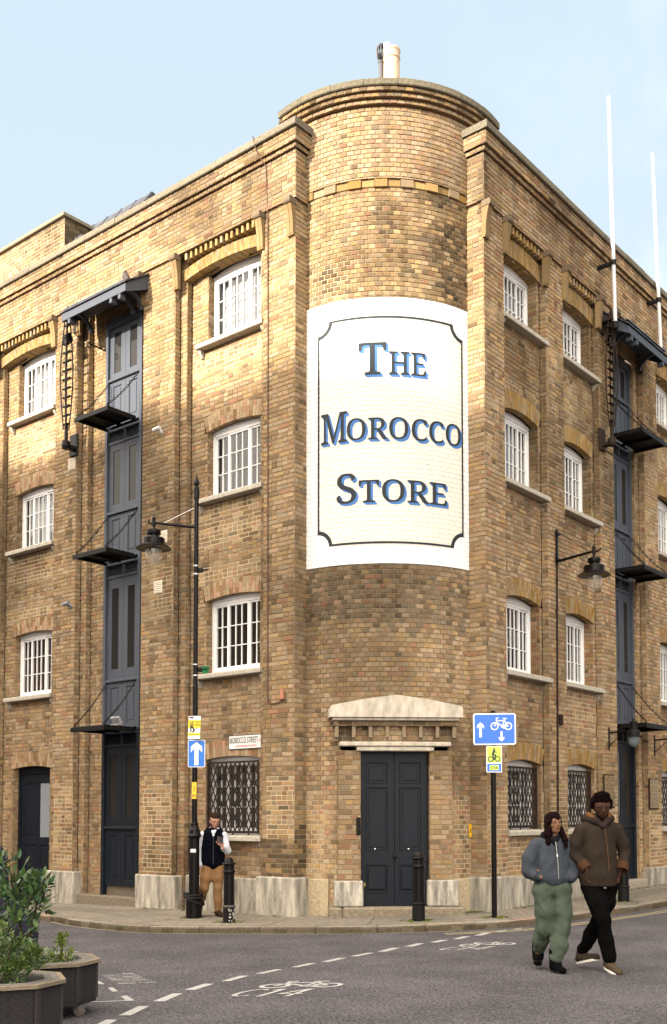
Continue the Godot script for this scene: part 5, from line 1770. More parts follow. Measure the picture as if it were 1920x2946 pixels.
	for e in [[6.30, 3.20, "small round lantern on a wall bracket beside the right loading doorway"], [8.42, 3.18, "small round lantern on a wall bracket past the right loading doorway"]]:
		var p := FRR.p(e[0], e[1], 0.02)
		o = thing("wall_lamp", e[2], "lamp", p, "small lanterns at the loading doorway")
		b = MB.new()
		b.box(at(FRR.p(e[0], e[1] - 0.1, 0.02) - p, FRR.basis()), Vector3(0.025, 0.42, 0.02), 0.003)
		b.bar(FRR.p(e[0], e[1], 0.02) - p, FRR.p(e[0], e[1] + 0.02, 0.50) - p, 0.02, 0.03)
		b.bar(FRR.p(e[0], e[1] - 0.24, 0.02) - p, FRR.p(e[0], e[1] - 0.02, 0.30) - p, 0.012, 0.012)
		put(b, "bracket", M.lamp_black, o)
		var q := FRR.p(e[0], e[1] - 0.09, 0.50) - p
		b = MB.new()
		b.lathe(at(q), [[0.10, 0.0], [0.165, -0.006], [0.165, 0.002], [0.125, 0.02], [0.12, 0.08], [0.09, 0.125], [0.065, 0.14], [0.062, 0.23], [0.075, 0.235], [0.075, 0.27], [0.05, 0.285], [0.02, 0.29], [0.016, 0.33], [0.0, 0.335]], 22)
		put(b, "lamp_hood", M.iron, o)
		b = MB.new()
		var pr := []
		for i in 9:
			var t := i / 8.0
			pr.append([0.112 * sqrt(maxf(1.0 - pow(1.0 - t, 2.0), 0.0)), -0.20 + 0.2 * t])
		b.lathe(at(q), pr, 20, Color.WHITE, true)
		put(b, "glass_bowl", M.frosted, o)
	# --- plates on the walls ---
	var nx := FL.xf(3.53, 2.865, -0.225)
	o = thing("street_nameplate", "white street nameplate reading MOROCCO STREET SE1 on the brick wall", "street sign", nx.origin)
	var rx := at(Vector3.ZERO, nx.basis * Basis(Vector3.BACK, 0.0))
	n = plate(o, "plate", rx, 0.79, 0.235, 0.02, M.gloss, Color(0.03, 0.028, 0.035), 0.02)
	plate(n, "white_face", rx * at(Vector3(0, 0, 0.0015)), 0.765, 0.21, 0.015, M.gloss, Color(0.66, 0.64, 0.62), 0.0)
	print_on(n, "lettering", rx, fit_text("MOROCCO STREET", "Droid Sans", true, Rect2(-0.365, -0.022, 0.645, 0.105)), Color(0.02, 0.02, 0.022), 0.0035)
	print_on(n, "red_lettering", rx, fit_text("SE1", "Droid Sans", true, Rect2(0.293, -0.012, 0.065, 0.05)) + fit_text("LONDON BOROUGH OF SOUTHWARK", "Droid Sans", true, Rect2(-0.24, -0.082, 0.49, 0.032)), Color(0.42, 0.05, 0.06), 0.0035)
	var hx := FT.xf(deg_to_rad(41.2) * TR, 1.42, 0.015)
	o = thing("hydrant_plate", "small yellow hydrant plate marked H on the round wall", "sign", hx.origin)
	hx.origin = Vector3.ZERO
	n = plate(o, "plate", hx, 0.105, 0.20, 0.008, M.gloss, Color(0.72, 0.40, 0.01), 0.012)
	var hh := []
	stroke(hh, [Vector2(-0.03, 0.035), Vector2(-0.03, -0.035)], 0.014); stroke(hh, [Vector2(0.03, 0.035), Vector2(0.03, -0.035)], 0.014); stroke(hh, [Vector2(-0.03, 0), Vector2(0.03, 0)], 0.012)
	print_on(n, "letter", hx, hh, Color(0.02, 0.02, 0.02), 0.002)
	for e in [[6.27, 2.11, "polished brass wall plaque on the near side of the right loading doorway"], [8.34, 2.09, "polished brass wall plaque on the far side of the right loading doorway"]]:
		var px := FRR.xf(e[0], e[1], 0.03)
		o = thing("brass_plaque", e[2], "plaque", px.origin, "brass plaques by the doorway")
		px.origin = Vector3.ZERO
		b = MB.new()
		b.box(px * at(Vector3(0, 0, -0.015)), Vector3(0.46, 0.62, 0.03), 0.008)
		put(b, "board", M.rusty, o)
		b = MB.new()
		b.box(px * at(Vector3(0, 0, 0.003)), Vector3(0.42, 0.58, 0.006), 0.003)
		put(b, "brass_face", M.brass, o)
	# security cameras, air bricks, floodlight, pot, cable
	for e in [[5.415, 8.46, Color(0.5, 0.5, 0.48), "small white security camera high on the left pilaster beside the loading doors"], [7.976, 5.69, Color(0.2, 0.21, 0.22), "small grey security camera on the pilaster left of the loading doors"]]:
		var p := FL.p(e[0], e[1], 0.0)
		o = thing("security_camera", e[3], "camera", p)
		b = MB.new()
		b.lathe(Transform3D(Basis(NL.cross(Vector3.UP), NL, Vector3.UP), Vector3(0, -0.05, 0)), [[0.04, -0.01], [0.04, 0.02], [0.015, 0.03], [0.015, 0.09], [0.0, 0.09]], 12, e[2])
		put(b, "mount", M.plain, o)
		b = MB.new()
		b.tube([NL * 0.09 - DL * 0.06, NL * 0.11 + DL * 0.09 - Vector3(0, 0.02, 0)], [0.04, 0.036], 12, true, e[2])
		put(b, "housing", M.plain, o)
	for e in [[8.0, 8.40], [5.47, 5.66], [5.35, 6.53]]:
		b = MB.new()
		slab_on(b, FL, e[0] - 0.11, e[0] + 0.11, e[1] - 0.11, e[1] + 0.11, -0.01, 0.008, 0.003, Color(0.55, 0.5, 0.4))
		for k in 6:
			slab_on(b, FL, e[0] - 0.095, e[0] + 0.095, e[1] - 0.09 + k * 0.034, e[1] - 0.075 + k * 0.034, 0.008, 0.02, 0.002, Color(0.62, 0.57, 0.46))
		put(b, "air_brick", M.plain, house)
	var fl := FL.p(6.36, 3.26, 0.18)
	o = thing("floodlight", "small floodlight standing on the lowest iron platform", "light", fl)
	for k in 2:
		b = MB.new()
		b.box(at(-DL * (0.13 * k - 0.06) + Vector3(0, 0.09, 0), FL.basis() * Basis(Vector3.RIGHT, 0.6)), Vector3(0.10, 0.15, 0.06), 0.01, Color(0.25, 0.25, 0.27))
		put(b, "lamp_head", M.plain, o)
	b = MB.new()
	b.box(at(Vector3(0, 0.01, 0), FL.basis()), Vector3(0.24, 0.03, 0.08), 0.004, Color(0.2, 0.2, 0.2))
	put(b, "base", M.plain, o)
	var gp := FL.p(4.44, 4.063, -0.17)
	o = thing("plant_pot", "small green pot on the sill of the red-lit window", "pot", gp)
	o.set_meta("label", "small green pot standing on a stone window sill")
	b = MB.new()
	b.lathe(Transform3D.IDENTITY, [[0.0, 0.0], [0.05, 0.0], [0.065, 0.10], [0.07, 0.10], [0.07, 0.12], [0.055, 0.12], [0.05, 0.09], [0.0, 0.09]], 16, Color(0.02, 0.16, 0.06))
	put(b, "pot", M.plain, o)
	o = thing("wall_cable", "thin dark cable running down the pier left of the tower", "cable", FL.p(2.75, 1.0, 0.02))
	b = MB.new()
	var cp := []
	for q in [[3.02, 12.7, 0.19], [3.0, 12.5, 0.14], [2.95, 12.4, 0.14], [2.86, 12.2, 0.045], [2.84, 11.4, 0.02], [2.83, 8.0, 0.012], [2.82, 4.0, 0.012], [2.82, 3.5, 0.012], [2.78, 3.42, 0.012], [2.6, 3.42, 0.012], [2.5, 3.47, 0.014]]:
		cp.append(FL.p(q[0], q[1], q[2]) - o.position)
	b.tube(cp, 0.009, 6, true, Color(0.09, 0.05, 0.035))
	put(b, "cable", M.plain, o)
	b = MB.new()
	b.box(at(FL.p(2.49, 3.55, 0.03) - o.position, FL.basis()), Vector3(0.06, 0.16, 0.05), 0.006, Color(0.36, 0.16, 0.10))
	put(b, "box", M.plain, o)
	# --- flag poles ---
	for e in [[6.12, 10.86, 0.33, 5.92, 15.17, "tall white flagpole rising from the canopy of the right loading doors"], [8.45, 11.10, 0.26, 8.13, 15.20, "tall white flagpole fixed to the wall past the canopy"]]:
		var a := FRR.p(e[0], e[1], e[2]); var c := FRR.p(e[3], e[4], e[2] + 0.02)
		o = thing("flagpole", e[5], "flagpole", a, "white flagpoles on the right front")
		b = MB.new()
		b.tube([Vector3.ZERO, (c - a) * 0.5, c - a], [0.038, 0.036, 0.030], 14, true, Color(0.55, 0.55, 0.56))
		put(b, "pole", M.gloss, o)
		var m := a.lerp(c, 0.27)
		b = MB.new()
		b.bar(FRR.p(lerpf(e[0], e[3], 0.27) - 0.02, m.y - 0.01, 0.02) - a - Vector3(0, 0.0, 0), m - a, 0.06, 0.07, Vector3.UP, 0.006)
		b.lathe(at(m - a), [[0.042, -0.045], [0.054, -0.045], [0.054, 0.045], [0.042, 0.045]], 16)
		put(b, "wall_bracket", M.iron, o)
		b = MB.new()
		b.lathe(at(Vector3(0, -0.08, 0)), [[0.0, 0.0], [0.056, 0.0], [0.056, 0.13], [0.042, 0.135]], 16)
		put(b, "socket", M.iron, o)
	crane(FL, 7.86, 8.72, 11.15, 0.24, 1.0, "black lattice wall crane folded beside the left loading doors")
	crane(FRR, 6.20, 8.72, 11.02, 0.2, -1.0, "rusty lattice wall crane folded beside the right loading doors")
	# iron ring on the left front
	o = thing("iron_ring", "iron ring bolt sticking out beside the top loading door", "ring bolt", FL.p(7.3, 10.5, -0.25))
	b = MB.new()
	b.tube([Vector3.ZERO, NL * 0.40 + Vector3(0, 0.01, 0)], 0.015, 8)
	put(b, "rod", M.iron, o)
	b = MB.new()
	var rp := []
	for i in 13:
		var t := TAU * i / 12
		rp.append(NL * 0.41 + Vector3(0, -0.02, 0) + NL * cos(t) * 0.03 + Vector3(0, sin(t) * 0.055, 0))
	b.tube(rp, 0.012, 6, false)
	put(b, "ring", M.iron, o)
	# pigeon on the canopy
	o = thing("pigeon", "grey bird sitting on the edge of the left canopy", "bird", FL.p(5.86, 11.075, 0.46))
	b = MB.new()
	var bd := Basis(Vector3.UP, 0.6)
	b.tube([bd * Vector3(-0.02, 0.02, 0.10), bd * Vector3(0, 0.05, 0.05), bd * Vector3(0, 0.10, 0.0), bd * Vector3(0, 0.155, -0.035), bd * Vector3(0, 0.20, -0.045), bd * Vector3(0, 0.235, -0.05), bd * Vector3(0, 0.255, -0.055)], [0.012, 0.035, 0.065, 0.06, 0.04, 0.034, 0.008], 12, true, Color(0.06, 0.05, 0.045))
	put(b, "body", M.plain, o)
	b = MB.new()
	b.tube([bd * Vector3(0, 0.235, -0.075), bd * Vector3(0, 0.228, -0.105)], [0.010, 0.002], 6, true, Color(0.08, 0.07, 0.06))
	put(b, "beak", M.plain, o)
	for s in [-0.02, 0.02]:
		b = MB.new()
		b.tube([bd * Vector3(s, 0.05, 0.0), bd * Vector3(s, 0.0, -0.005)], 0.006, 5, true, Color(0.3, 0.12, 0.1))
		put(b, "leg", M.plain, o)
	# --- on the roof ---
	var pc := Vector3(1.02, 13.0, -17.85)
	o = thing("chimney_pot", "round buff clay chimney pot on the tower roof", "chimney pot", pc)
	b = MB.new()
	b.lathe(Transform3D.IDENTITY, [[0.16, 0.0], [0.15, 0.4], [0.14, 1.78], [0.136, 1.86], [0.15, 1.875], [0.152, 1.90], [0.14, 1.915], [0.142, 1.985], [0.155, 2.01], [0.152, 2.045], [0.12, 2.05], [0.11, 1.95]], 28, Color(0.62, 0.47, 0.33))
	put(b, "pot", M.stone, o)
	var pf := Vector3(0.835, 13.0, -17.92)
	o = thing("flue_pipe", "thin dark flue with a round mesh cowl beside the chimney pot", "flue", pf)
	b = MB.new()
	b.lathe(Transform3D.IDENTITY, [[0.046, 0.0], [0.046, 1.86], [0.055, 1.87], [0.055, 1.90]], 16, Color(0.09, 0.09, 0.095))
	put(b, "pipe", M.plain, o)
	b = MB.new()
	for i in 7:
		var pts := []
		for j in 11:
			var t := PI * j / 10
			var th := TAU * i / 14
			pts.append(Vector3(cos(th) * sin(t) * 0.10 * cos(0.0), 2.07 - cos(t) * 0.145, sin(th) * sin(t) * 0.10) * Vector3(1, 1, 1))
			pts[-1] += Vector3(0.02, 0, 0)
		b.tube(pts, 0.013, 5, false, Color(0.03, 0.03, 0.035))
		for j in pts.size(): pts[j] = Vector3(0.04 - pts[j].x, pts[j].y, -pts[j].z)
		b.tube(pts, 0.013, 5, false, Color(0.03, 0.03, 0.035))
	put(b, "cowl", M.gloss, o)
	b = MB.new()
	b.lathe(Transform3D(Basis(Vector3.BACK, -1.1), Vector3(0.06, 2.10, 0)), [[0.10, 0.0], [0.11, 0.02], [0.11, 0.10], [0.085, 0.115], [0.0, 0.12]], 18)
	put(b, "hood", M.steel, o)
	# raised brick parapet and lead dormer behind the left coping
	o = thing("roof_parapet", "low brick parapet block standing on the roof behind the left coping", "parapet", FL.p(9.5, 12.3, -0.8))
	house_save()
	var keep := house
	house = o
	var rf := fr("roof", FL.p(0, 0, 0) - o.position, DL, NL)
	lay(rf, 8.75, 13.5, 12.3, 13.70, -0.3, "mid")
	return_face(rf, 8.75, -1.0, 12.3, 13.70, -0.9, -0.3, "grey")
	finish_bricks()
	b = MB.new()
	slab_on(b, rf, 8.70, 13.5, 13.70, 13.78, -1.0, -0.24, 0.01, Color(0.25, 0.22, 0.16))
	put(b, "coping", M.stone, o)
	house = keep
	o = thing("roof_dormer", "grey lead clad rooflight box behind the left parapet", "rooflight", FL.p(8.0, 12.3, -1.5))
	b = MB.new()
	var zz := NL.cross(Vector3.UP)
	b.prism(at(FL.p(8.95, 0, -1.0) - FL.p(8.0, 0, -1.5) - Vector3(0, 0.0, 0), Basis(NL, Vector3.UP, zz)), PackedVector2Array([Vector2(0.05, 0.0), Vector2(0.05, 1.40), Vector2(-0.10, 1.62), Vector2(-1.2, 1.2), Vector2(-1.2, 0.0)]), 1.95)
	put(b, "box", M.lead, o)
	for k in 5:
		b = MB.new()
		b.bar(FL.p(7.05 + 0.45 * k, 12.3 + 1.38, -0.945) - o.position, FL.p(7.05 + 0.45 * k, 12.3 + 1.625, -1.105) - o.position, 0.03, 0.03)
		put(b, "roll_seam", M.lead, o)
	b = MB.new()
	b.box(at(FL.p(8.75, 12.3 + 0.55, -0.66) - o.position, FL.basis()), Vector3(0.55, 1.0, 0.3), 0.02)
	put(b, "side_box", M.lead, o)

func house_save() -> void:
	brick_pool = []
	bulk_m = MB.new()
	bulk_s = MB.new()

func crane(f: Fr, a: float, y0: float, y1: float, out: float, sg: float, label: String) -> void:
	var p := f.p(a, y0, 0.0)
	var o := thing("wall_crane", label, "crane", p)
	var m: Material = M.rusty if sg < 0 else M.iron
	var b := MB.new()
	# foot: a plate on the wall and the socket the mast turns in
	b.box(at(f.p(a + 0.05 * sg, y0 + 0.02, 0.02) - p, f.basis()), Vector3(0.24, 0.42, 0.04), 0.01)
	b.box(at(f.p(a, y0 - 0.07, out * 0.5) - p, f.basis()), Vector3(0.12, 0.09, out), 0.02)
	b.lathe(at(f.p(a, y0 - 0.12, out) - p), [[0.0, 0.0], [0.07, 0.0], [0.085, 0.05], [0.075, 0.14], [0.05, 0.16]], 14)
	put(b, "foot_bracket", m, o)
	b = MB.new()
	b.lathe(at(f.p(a, y0, out) - p), [[0.035, 0.0], [0.035, 0.38], [0.0, 0.38]], 10)
	put(b, "pivot", m, o)
	var top := y1 - y0
	for s in [[-0.075, -0.05], [0.075, -0.05], [-0.06, 0.07], [0.06, 0.07]]:
		b = MB.new()
		var pts := []
		for i in 9:
			var t := i / 8.0
			var w := 0.55 + 0.75 * sin(PI * minf(t * 1.05, 1.0)) if t < 0.95 else 0.5
			pts.append(f.p(a + s[0] * w, y0 + 0.25 + (top - 0.25) * t, out + s[1] * w) - p)
		b.tube(pts, 0.013, 6)
		put(b, "mast_bar", m, o)
	for i in 12:
		b = MB.new()
		var t := (i + 0.6) / 12.5
		var w := 0.55 + 0.75 * sin(PI * t)
		b.box(at(f.p(a, y0 + 0.25 + (top - 0.25) * t, out) - p, f.basis()), Vector3(0.16 * w + 0.04, 0.022, 0.06), 0.003)
		put(b, "rung", m, o)
	b = MB.new()
	b.lathe(Transform3D(Basis(Vector3.UP, f.u, f.n), f.p(a - 0.04, y1 - 0.42, out) - p), [[0.0, -0.025], [0.085, -0.025], [0.085, -0.012], [0.065, 0.0], [0.085, 0.012], [0.085, 0.025], [0.0, 0.025]], 18)
	b.box(at(f.p(a, y1 - 0.45, out + 0.02) - p, f.basis()), Vector3(0.14, 0.2, 0.08), 0.02)
	put(b, "winch_wheel", m, o)
	b = MB.new()
	b.box(at(f.p(a, y1, out * 0.5) - p, f.basis()), Vector3(0.14, 0.06, out + 0.1), 0.01)
	b.box(at(f.p(a, y1 - 0.05, 0.02) - p, f.basis()), Vector3(0.2, 0.34, 0.04), 0.01)
	b.lathe(at(f.p(a, y1 + 0.02, out) - p), [[0.06, 0.0], [0.06, 0.06], [0.03, 0.08], [0.012, 0.2], [0.0, 0.21]], 10)
	put(b, "head_bracket", m, o)

# ---------- people ----------
func blob(out: MB, bones: Array, cell: float, k: float, col: Color, fold := 0.0, ff := 9.0, hem := -99.0) -> void:
	# joins tapered capsules [a, b, ra, rb, (scale of x, y, z)] smoothly and meshes them as surface nets
	var lo := Vector3.INF; var hi := -Vector3.INF
	for b in bones:
		var m: float = maxf(b[2], b[3]) * (1.0 if b.size() < 5 else 1.5) + cell * 3.0
		lo = lo.min(b[0] - Vector3.ONE * m).min(b[1] - Vector3.ONE * m)
		hi = hi.max(b[0] + Vector3.ONE * m).max(b[1] + Vector3.ONE * m)
	var nx := int((hi.x - lo.x) / cell) + 2; var ny := int((hi.y - lo.y) / cell) + 2; var nz := int((hi.z - lo.z) / cell) + 2
	var g := PackedFloat32Array()
	g.resize(nx * ny * nz)
	g.fill(100.0)
	for b in bones:
		var sc: Vector3 = b[4] if b.size() > 4 else Vector3.ONE
		var A: Vector3 = b[0]; var B: Vector3 = b[1]
		var ra: float = b[2]; var rb: float = b[3]
		var m: float = maxf(ra, rb) / minf(sc.x, minf(sc.y, sc.z)) + k * 2.0 + cell * 2.0
		var p0 := ((A.min(B) - Vector3.ONE * m - lo) / cell).floor(); var p1 := ((A.max(B) + Vector3.ONE * m - lo) / cell).ceil()
		var ab := (B - A) * sc
		var l2 := maxf(ab.length_squared(), 1e-8)
		var msc := minf(sc.x, minf(sc.y, sc.z))
		for z in range(maxi(0, int(p0.z)), mini(nz, int(p1.z))):
			for y in range(maxi(0, int(p0.y)), mini(ny, int(p1.y))):
				var base := (z * ny + y) * nx
				for x in range(maxi(0, int(p0.x)), mini(nx, int(p1.x))):
					var q := (lo + Vector3(x, y, z) * cell - A) * sc
					var t := clampf(q.dot(ab) / l2, 0.0, 1.0)
					var d := ((q - ab * t).length() - lerpf(ra, rb, t)) / msc if msc > 1.0 else (q - ab * t).length() - lerpf(ra, rb, t)
					var c := g[base + x]
					var h := maxf(k - absf(c - d), 0.0) / k
					g[base + x] = minf(c, d) - h * h * k * 0.25
	if fold > 0.0:
		for z in nz:
			for y in ny:
				for x in nx:
					var i := (z * ny + y) * nx + x
					if absf(g[i]) < 0.06:
						var p := lo + Vector3(x, y, z) * cell
						g[i] += fold * noise2.get_noise_3d(p.x * ff * 50.0, p.y * ff * 34.0, p.z * ff * 50.0) * 2.0
	if hem > -90.0:
		# cut the cloth off level at the hem
		for z in nz:
			for y in ny:
				var h := hem - (lo.y + y * cell)
				if h < -cell * 3.0: continue
				for x in nx:
					var i := (z * ny + y) * nx + x
					g[i] = maxf(g[i], h)
	var vert := {}
	var off := [0, 1, nx, nx + 1, nx * ny, nx * ny + 1, nx * ny + nx, nx * ny + nx + 1]
	var edges := [[0, 1], [2, 3], [4, 5], [6, 7], [0, 2], [1, 3], [4, 6], [5, 7], [0, 4], [1, 5], [2, 6], [3, 7]]
	var corner := []
	for i in 8: corner.append(Vector3(i & 1, (i >> 1) & 1, (i >> 2) & 1))
	for z in nz - 1:
		for y in ny - 1:
			for x in nx - 1:
				var i := (z * ny + y) * nx + x
				var g0 := g[i]
				if absf(g0) > cell * 3.0: continue
				var mask := 0
				for c in 8:
					if g[i + off[c]] < 0.0: mask |= 1 << c
				if mask == 0 or mask == 255: continue
				var s := Vector3.ZERO; var n := 0
				for e in edges:
					var a: float = g[i + off[e[0]]]; var b: float = g[i + off[e[1]]]
					if (a < 0.0) != (b < 0.0):
						s += corner[e[0]].lerp(corner[e[1]], a / (a - b)); n += 1
				var gr := Vector3(g[i + off[1]] + g[i + off[3]] + g[i + off[5]] + g[i + off[7]] - g0 - g[i + off[2]] - g[i + off[4]] - g[i + off[6]],
					g[i + off[2]] + g[i + off[3]] + g[i + off[6]] + g[i + off[7]] - g0 - g[i + off[1]] - g[i + off[4]] - g[i + off[5]],
					g[i + off[4]] + g[i + off[5]] + g[i + off[6]] + g[i + off[7]] - g0 - g[i + off[1]] - g[i + off[2]] - g[i + off[3]])
				vert[i] = [lo + (Vector3(x, y, z) + s / n) * cell, gr.normalized()]
	for i in vert:
		var st := [1, nx, nx * ny]
		for ax in 3:
			var j: int = i + st[ax]
			if j >= g.size(): continue
			if (g[i] < 0.0) == (g[j] < 0.0): continue
			var u: int = st[(ax + 1) % 3]; var v: int = st[(ax + 2) % 3]
			if not (vert.has(i - u) and vert.has(i - v) and vert.has(i - u - v)): continue
			var a = vert[i]; var b = vert[i - u]; var c = vert[i - u - v]; var d = vert[i - v]
			out.squad(a[0], b[0], c[0], d[0], a[1], b[1], c[1], d[1], col)

func xform_bones(bones: Array, x: Transform3D, s: float) -> Array:
	var o := []
	for b in bones:
		var c := [x * (b[0] * s), x * (b[1] * s), b[2] * s, b[3] * s]
		if b.size() > 4: c.append(b[4])
		o.append(c)
	return o

func head_into(body: MB, o: Node3D, x: Transform3D, H: float, skin: Color, lip: Color, brow: Color, wide := 1.0, beard := false) -> void:
	# x: middle of the head, facing +z; H: chin to crown
	var w := wide
	blob(body, xform_bones([
		[Vector3(0, 0.13, -0.09), Vector3(0, 0.10, 0.03), 0.365 * w, 0.345 * w],
		[Vector3(0, 0.0, 0.06), Vector3(0, -0.2, 0.10), 0.27 * w, 0.235 * w],
		[Vector3(-0.05, -0.33, 0.13), Vector3(0.05, -0.33, 0.13), 0.13, 0.13],
		[Vector3(0, -0.38, 0.18), Vector3(0, -0.40, 0.17), 0.085, 0.08],
		[Vector3(-0.15 * w, -0.09, 0.16), Vector3(0.15 * w, -0.09, 0.16), 0.13, 0.13],
		[Vector3(-0.27 * w, -0.12, -0.02), Vector3(-0.12, -0.34, 0.1), 0.07, 0.07], [Vector3(0.27 * w, -0.12, -0.02), Vector3(0.12, -0.34, 0.1), 0.07, 0.07],
		[Vector3(0, 0.06, 0.325), Vector3(0, -0.105, 0.40), 0.032, 0.046],
		[Vector3(-0.045, -0.12, 0.35), Vector3(0.045, -0.12, 0.35), 0.036, 0.036],
		[Vector3(-0.17, 0.095, 0.28), Vector3(0.17, 0.095, 0.28), 0.05, 0.05],
		[Vector3(-0.33 * w, 0.05, -0.06), Vector3(-0.325 * w, -0.11, -0.03), 0.055, 0.04], [Vector3(0.33 * w, 0.05, -0.06), Vector3(0.325 * w, -0.11, -0.03), 0.055, 0.04],
		[Vector3(-0.06, -0.225, 0.325), Vector3(0.06, -0.225, 0.325), 0.034, 0.034],
		[Vector3(0, -0.25, -0.06), Vector3(0, -0.72, -0.18), 0.215 * w, 0.22 * w]], x, H), H * 0.026, H * 0.06, skin)
	for s in [-1.0, 1.0]:
		var e := MB.new()
		var c: Vector3 = x * (Vector3(0.135 * s, 0.018, 0.305) * H)
		e.lathe(Transform3D(x.basis, c), [[0.0, -0.03 * H], [0.04 * H, -0.012 * H], [0.046 * H, 0.0], [0.04 * H, 0.012 * H], [0.0, 0.03 * H]], 10, Color(0.10, 0.085, 0.075), true)
		e.lathe(Transform3D(x.basis * Basis(Vector3.RIGHT, PI / 2), c + x.basis.z * 0.047 * H), [[0.026 * H, -0.004 * H], [0.026 * H, 0.003 * H], [0.0, 0.006 * H]], 10, Color(0.012, 0.01, 0.008))
		put(e, "eye", M.gloss, o)
		e = MB.new()
		var pts := []
		for i in 5:
			var t := i / 4.0
			pts.append(x * (Vector3((0.06 + 0.17 * t) * s, 0.105 + 0.022 * sin(t * PI), 0.352 - 0.10 * t * t) * H))
		e.tube(pts, [0.008 * H, 0.016 * H, 0.017 * H, 0.013 * H, 0.006 * H], 6, true, brow)
		put(e, "eyebrow", M.hair, o)
		e = MB.new()
		pts = []
		for i in 5:
			var t := i / 4.0
			pts.append(x * (Vector3((0.08 + 0.12 * t) * s, 0.035 + 0.012 * sin(t * PI), 0.352 - 0.045 * t) * H))
		e.tube(pts, 0.012 * H, 5, true, skin * 0.55)
		put(e, "eyelid", M.skin, o)
	for q in [[-0.212, 0.016], [-0.242, 0.020]]:
		var l := MB.new()
		var pts := []
		for i in 7:
			var t := i / 3.0 - 1.0
			pts.append(x * (Vector3(0.095 * t, q[0] + 0.008 * (1.0 - t * t), 0.352 - 0.03 * t * t) * H))
		l.tube(pts, [0.004 * H, q[1] * 0.8 * H, q[1] * H, q[1] * H, q[1] * H, q[1] * 0.8 * H, 0.004 * H], 6, true, lip)
		put(l, "lip", M.skin, o)

func hand_into(body: MB, x: Transform3D, s: float, col: Color, curl: float, side: float) -> void:
	# palm from the wrist at the origin along -y, palm facing +z; side +1 puts the thumb at +x
	var b := [[Vector3(-0.018, -0.035, 0), Vector3(-0.02, -0.085, 0), 0.016, 0.013], [Vector3(0.018, -0.03, 0), Vector3(0.022, -0.085, 0), 0.017, 0.013], [Vector3(0, 0.03, 0), Vector3(0, -0.02, 0), 0.026, 0.024]]
	for i in 4:
		var fx := (-0.029 + 0.0195 * i) * side
		var l: float = [0.062, 0.078, 0.082, 0.072][i]
		var p := Vector3(fx, -0.088, 0.0)
		var a := curl * 0.55
		for j in 3:
			var q: Vector3 = p + Vector3(0, -cos(a), sin(a)) * l * [0.45, 0.32, 0.23][j]
			b.append([p, q, 0.0092 - 0.0008 * j, 0.0086 - 0.001 * j])
			p = q
			a += curl * 0.8
	var t := Vector3(0.028 * side, -0.03, 0.006)
	for j in 3:
		var dir := Vector3(0.55 * side * (1.0 - 0.45 * j), -0.75, 0.25 + 0.35 * j * curl).normalized()
		var q: Vector3 = t + dir * [0.035, 0.03, 0.024][j]
		b.append([t, q, 0.0115 - 0.001 * j, 0.0105 - 0.001 * j])
		t = q
	blob(body, xform_bones(b, x, s), 0.0048 * s, 0.007 * s, col)

func two_limbs(p: Array, r: Array) -> Array:
	var o := []
	for i in p.size() - 1: o.append([p[i], p[i + 1], r[i], r[i + 1]])
	return o

func V(x: float, y: float, z := 0.0) -> Vector3:
	return Vector3(x, y, z)

func shoe(parent: Node, called: String, m: Material, p: Vector3, dir: Vector3, col: Color, sole: Color, l := 0.27, tall := 0.0, pitch := 0.0) -> void:
	# p: under the ankle on the sole; dir: where the toe points
	var z := dir.normalized()
	var b := Basis(Vector3.UP.cross(z), Vector3.UP, z) * Basis(Vector3.RIGHT, -pitch)
	var x := at(p, b)
	var u := MB.new()
	var bones := [[V(0, 0.05, -0.05), V(0, 0.055, 0.03), 0.042, 0.042], [V(0, 0.045, 0.03), V(0.0, 0.036, l - 0.12), 0.045, 0.036], [V(0, 0.07, -0.02), V(0, 0.10 + tall, -0.015), 0.045, 0.046]]
	if tall > 0.0: bones.append([V(0, 0.1, -0.01), V(0, 0.12 + tall, -0.01), 0.058, 0.064])
	blob(u, xform_bones(bones, x, 1.0), 0.009, 0.03, col)
	var o := put(u, called, m, parent)
	var s := MB.new()
	var poly := PackedVector2Array()
	for i in 18:
		var t := TAU * i / 18
		var zz := cos(t) * l * 0.5 + l * 0.5 - 0.10
		poly.append(Vector2(sin(t) * (0.044 + 0.006 * cos(t)), zz))
	s.prism(x * Transform3D(Basis(Vector3.RIGHT, Vector3.BACK, Vector3.DOWN), V(0, 0.0, 0)), poly, 0.024, sole)
	put(s, "sole", M.plain, o)

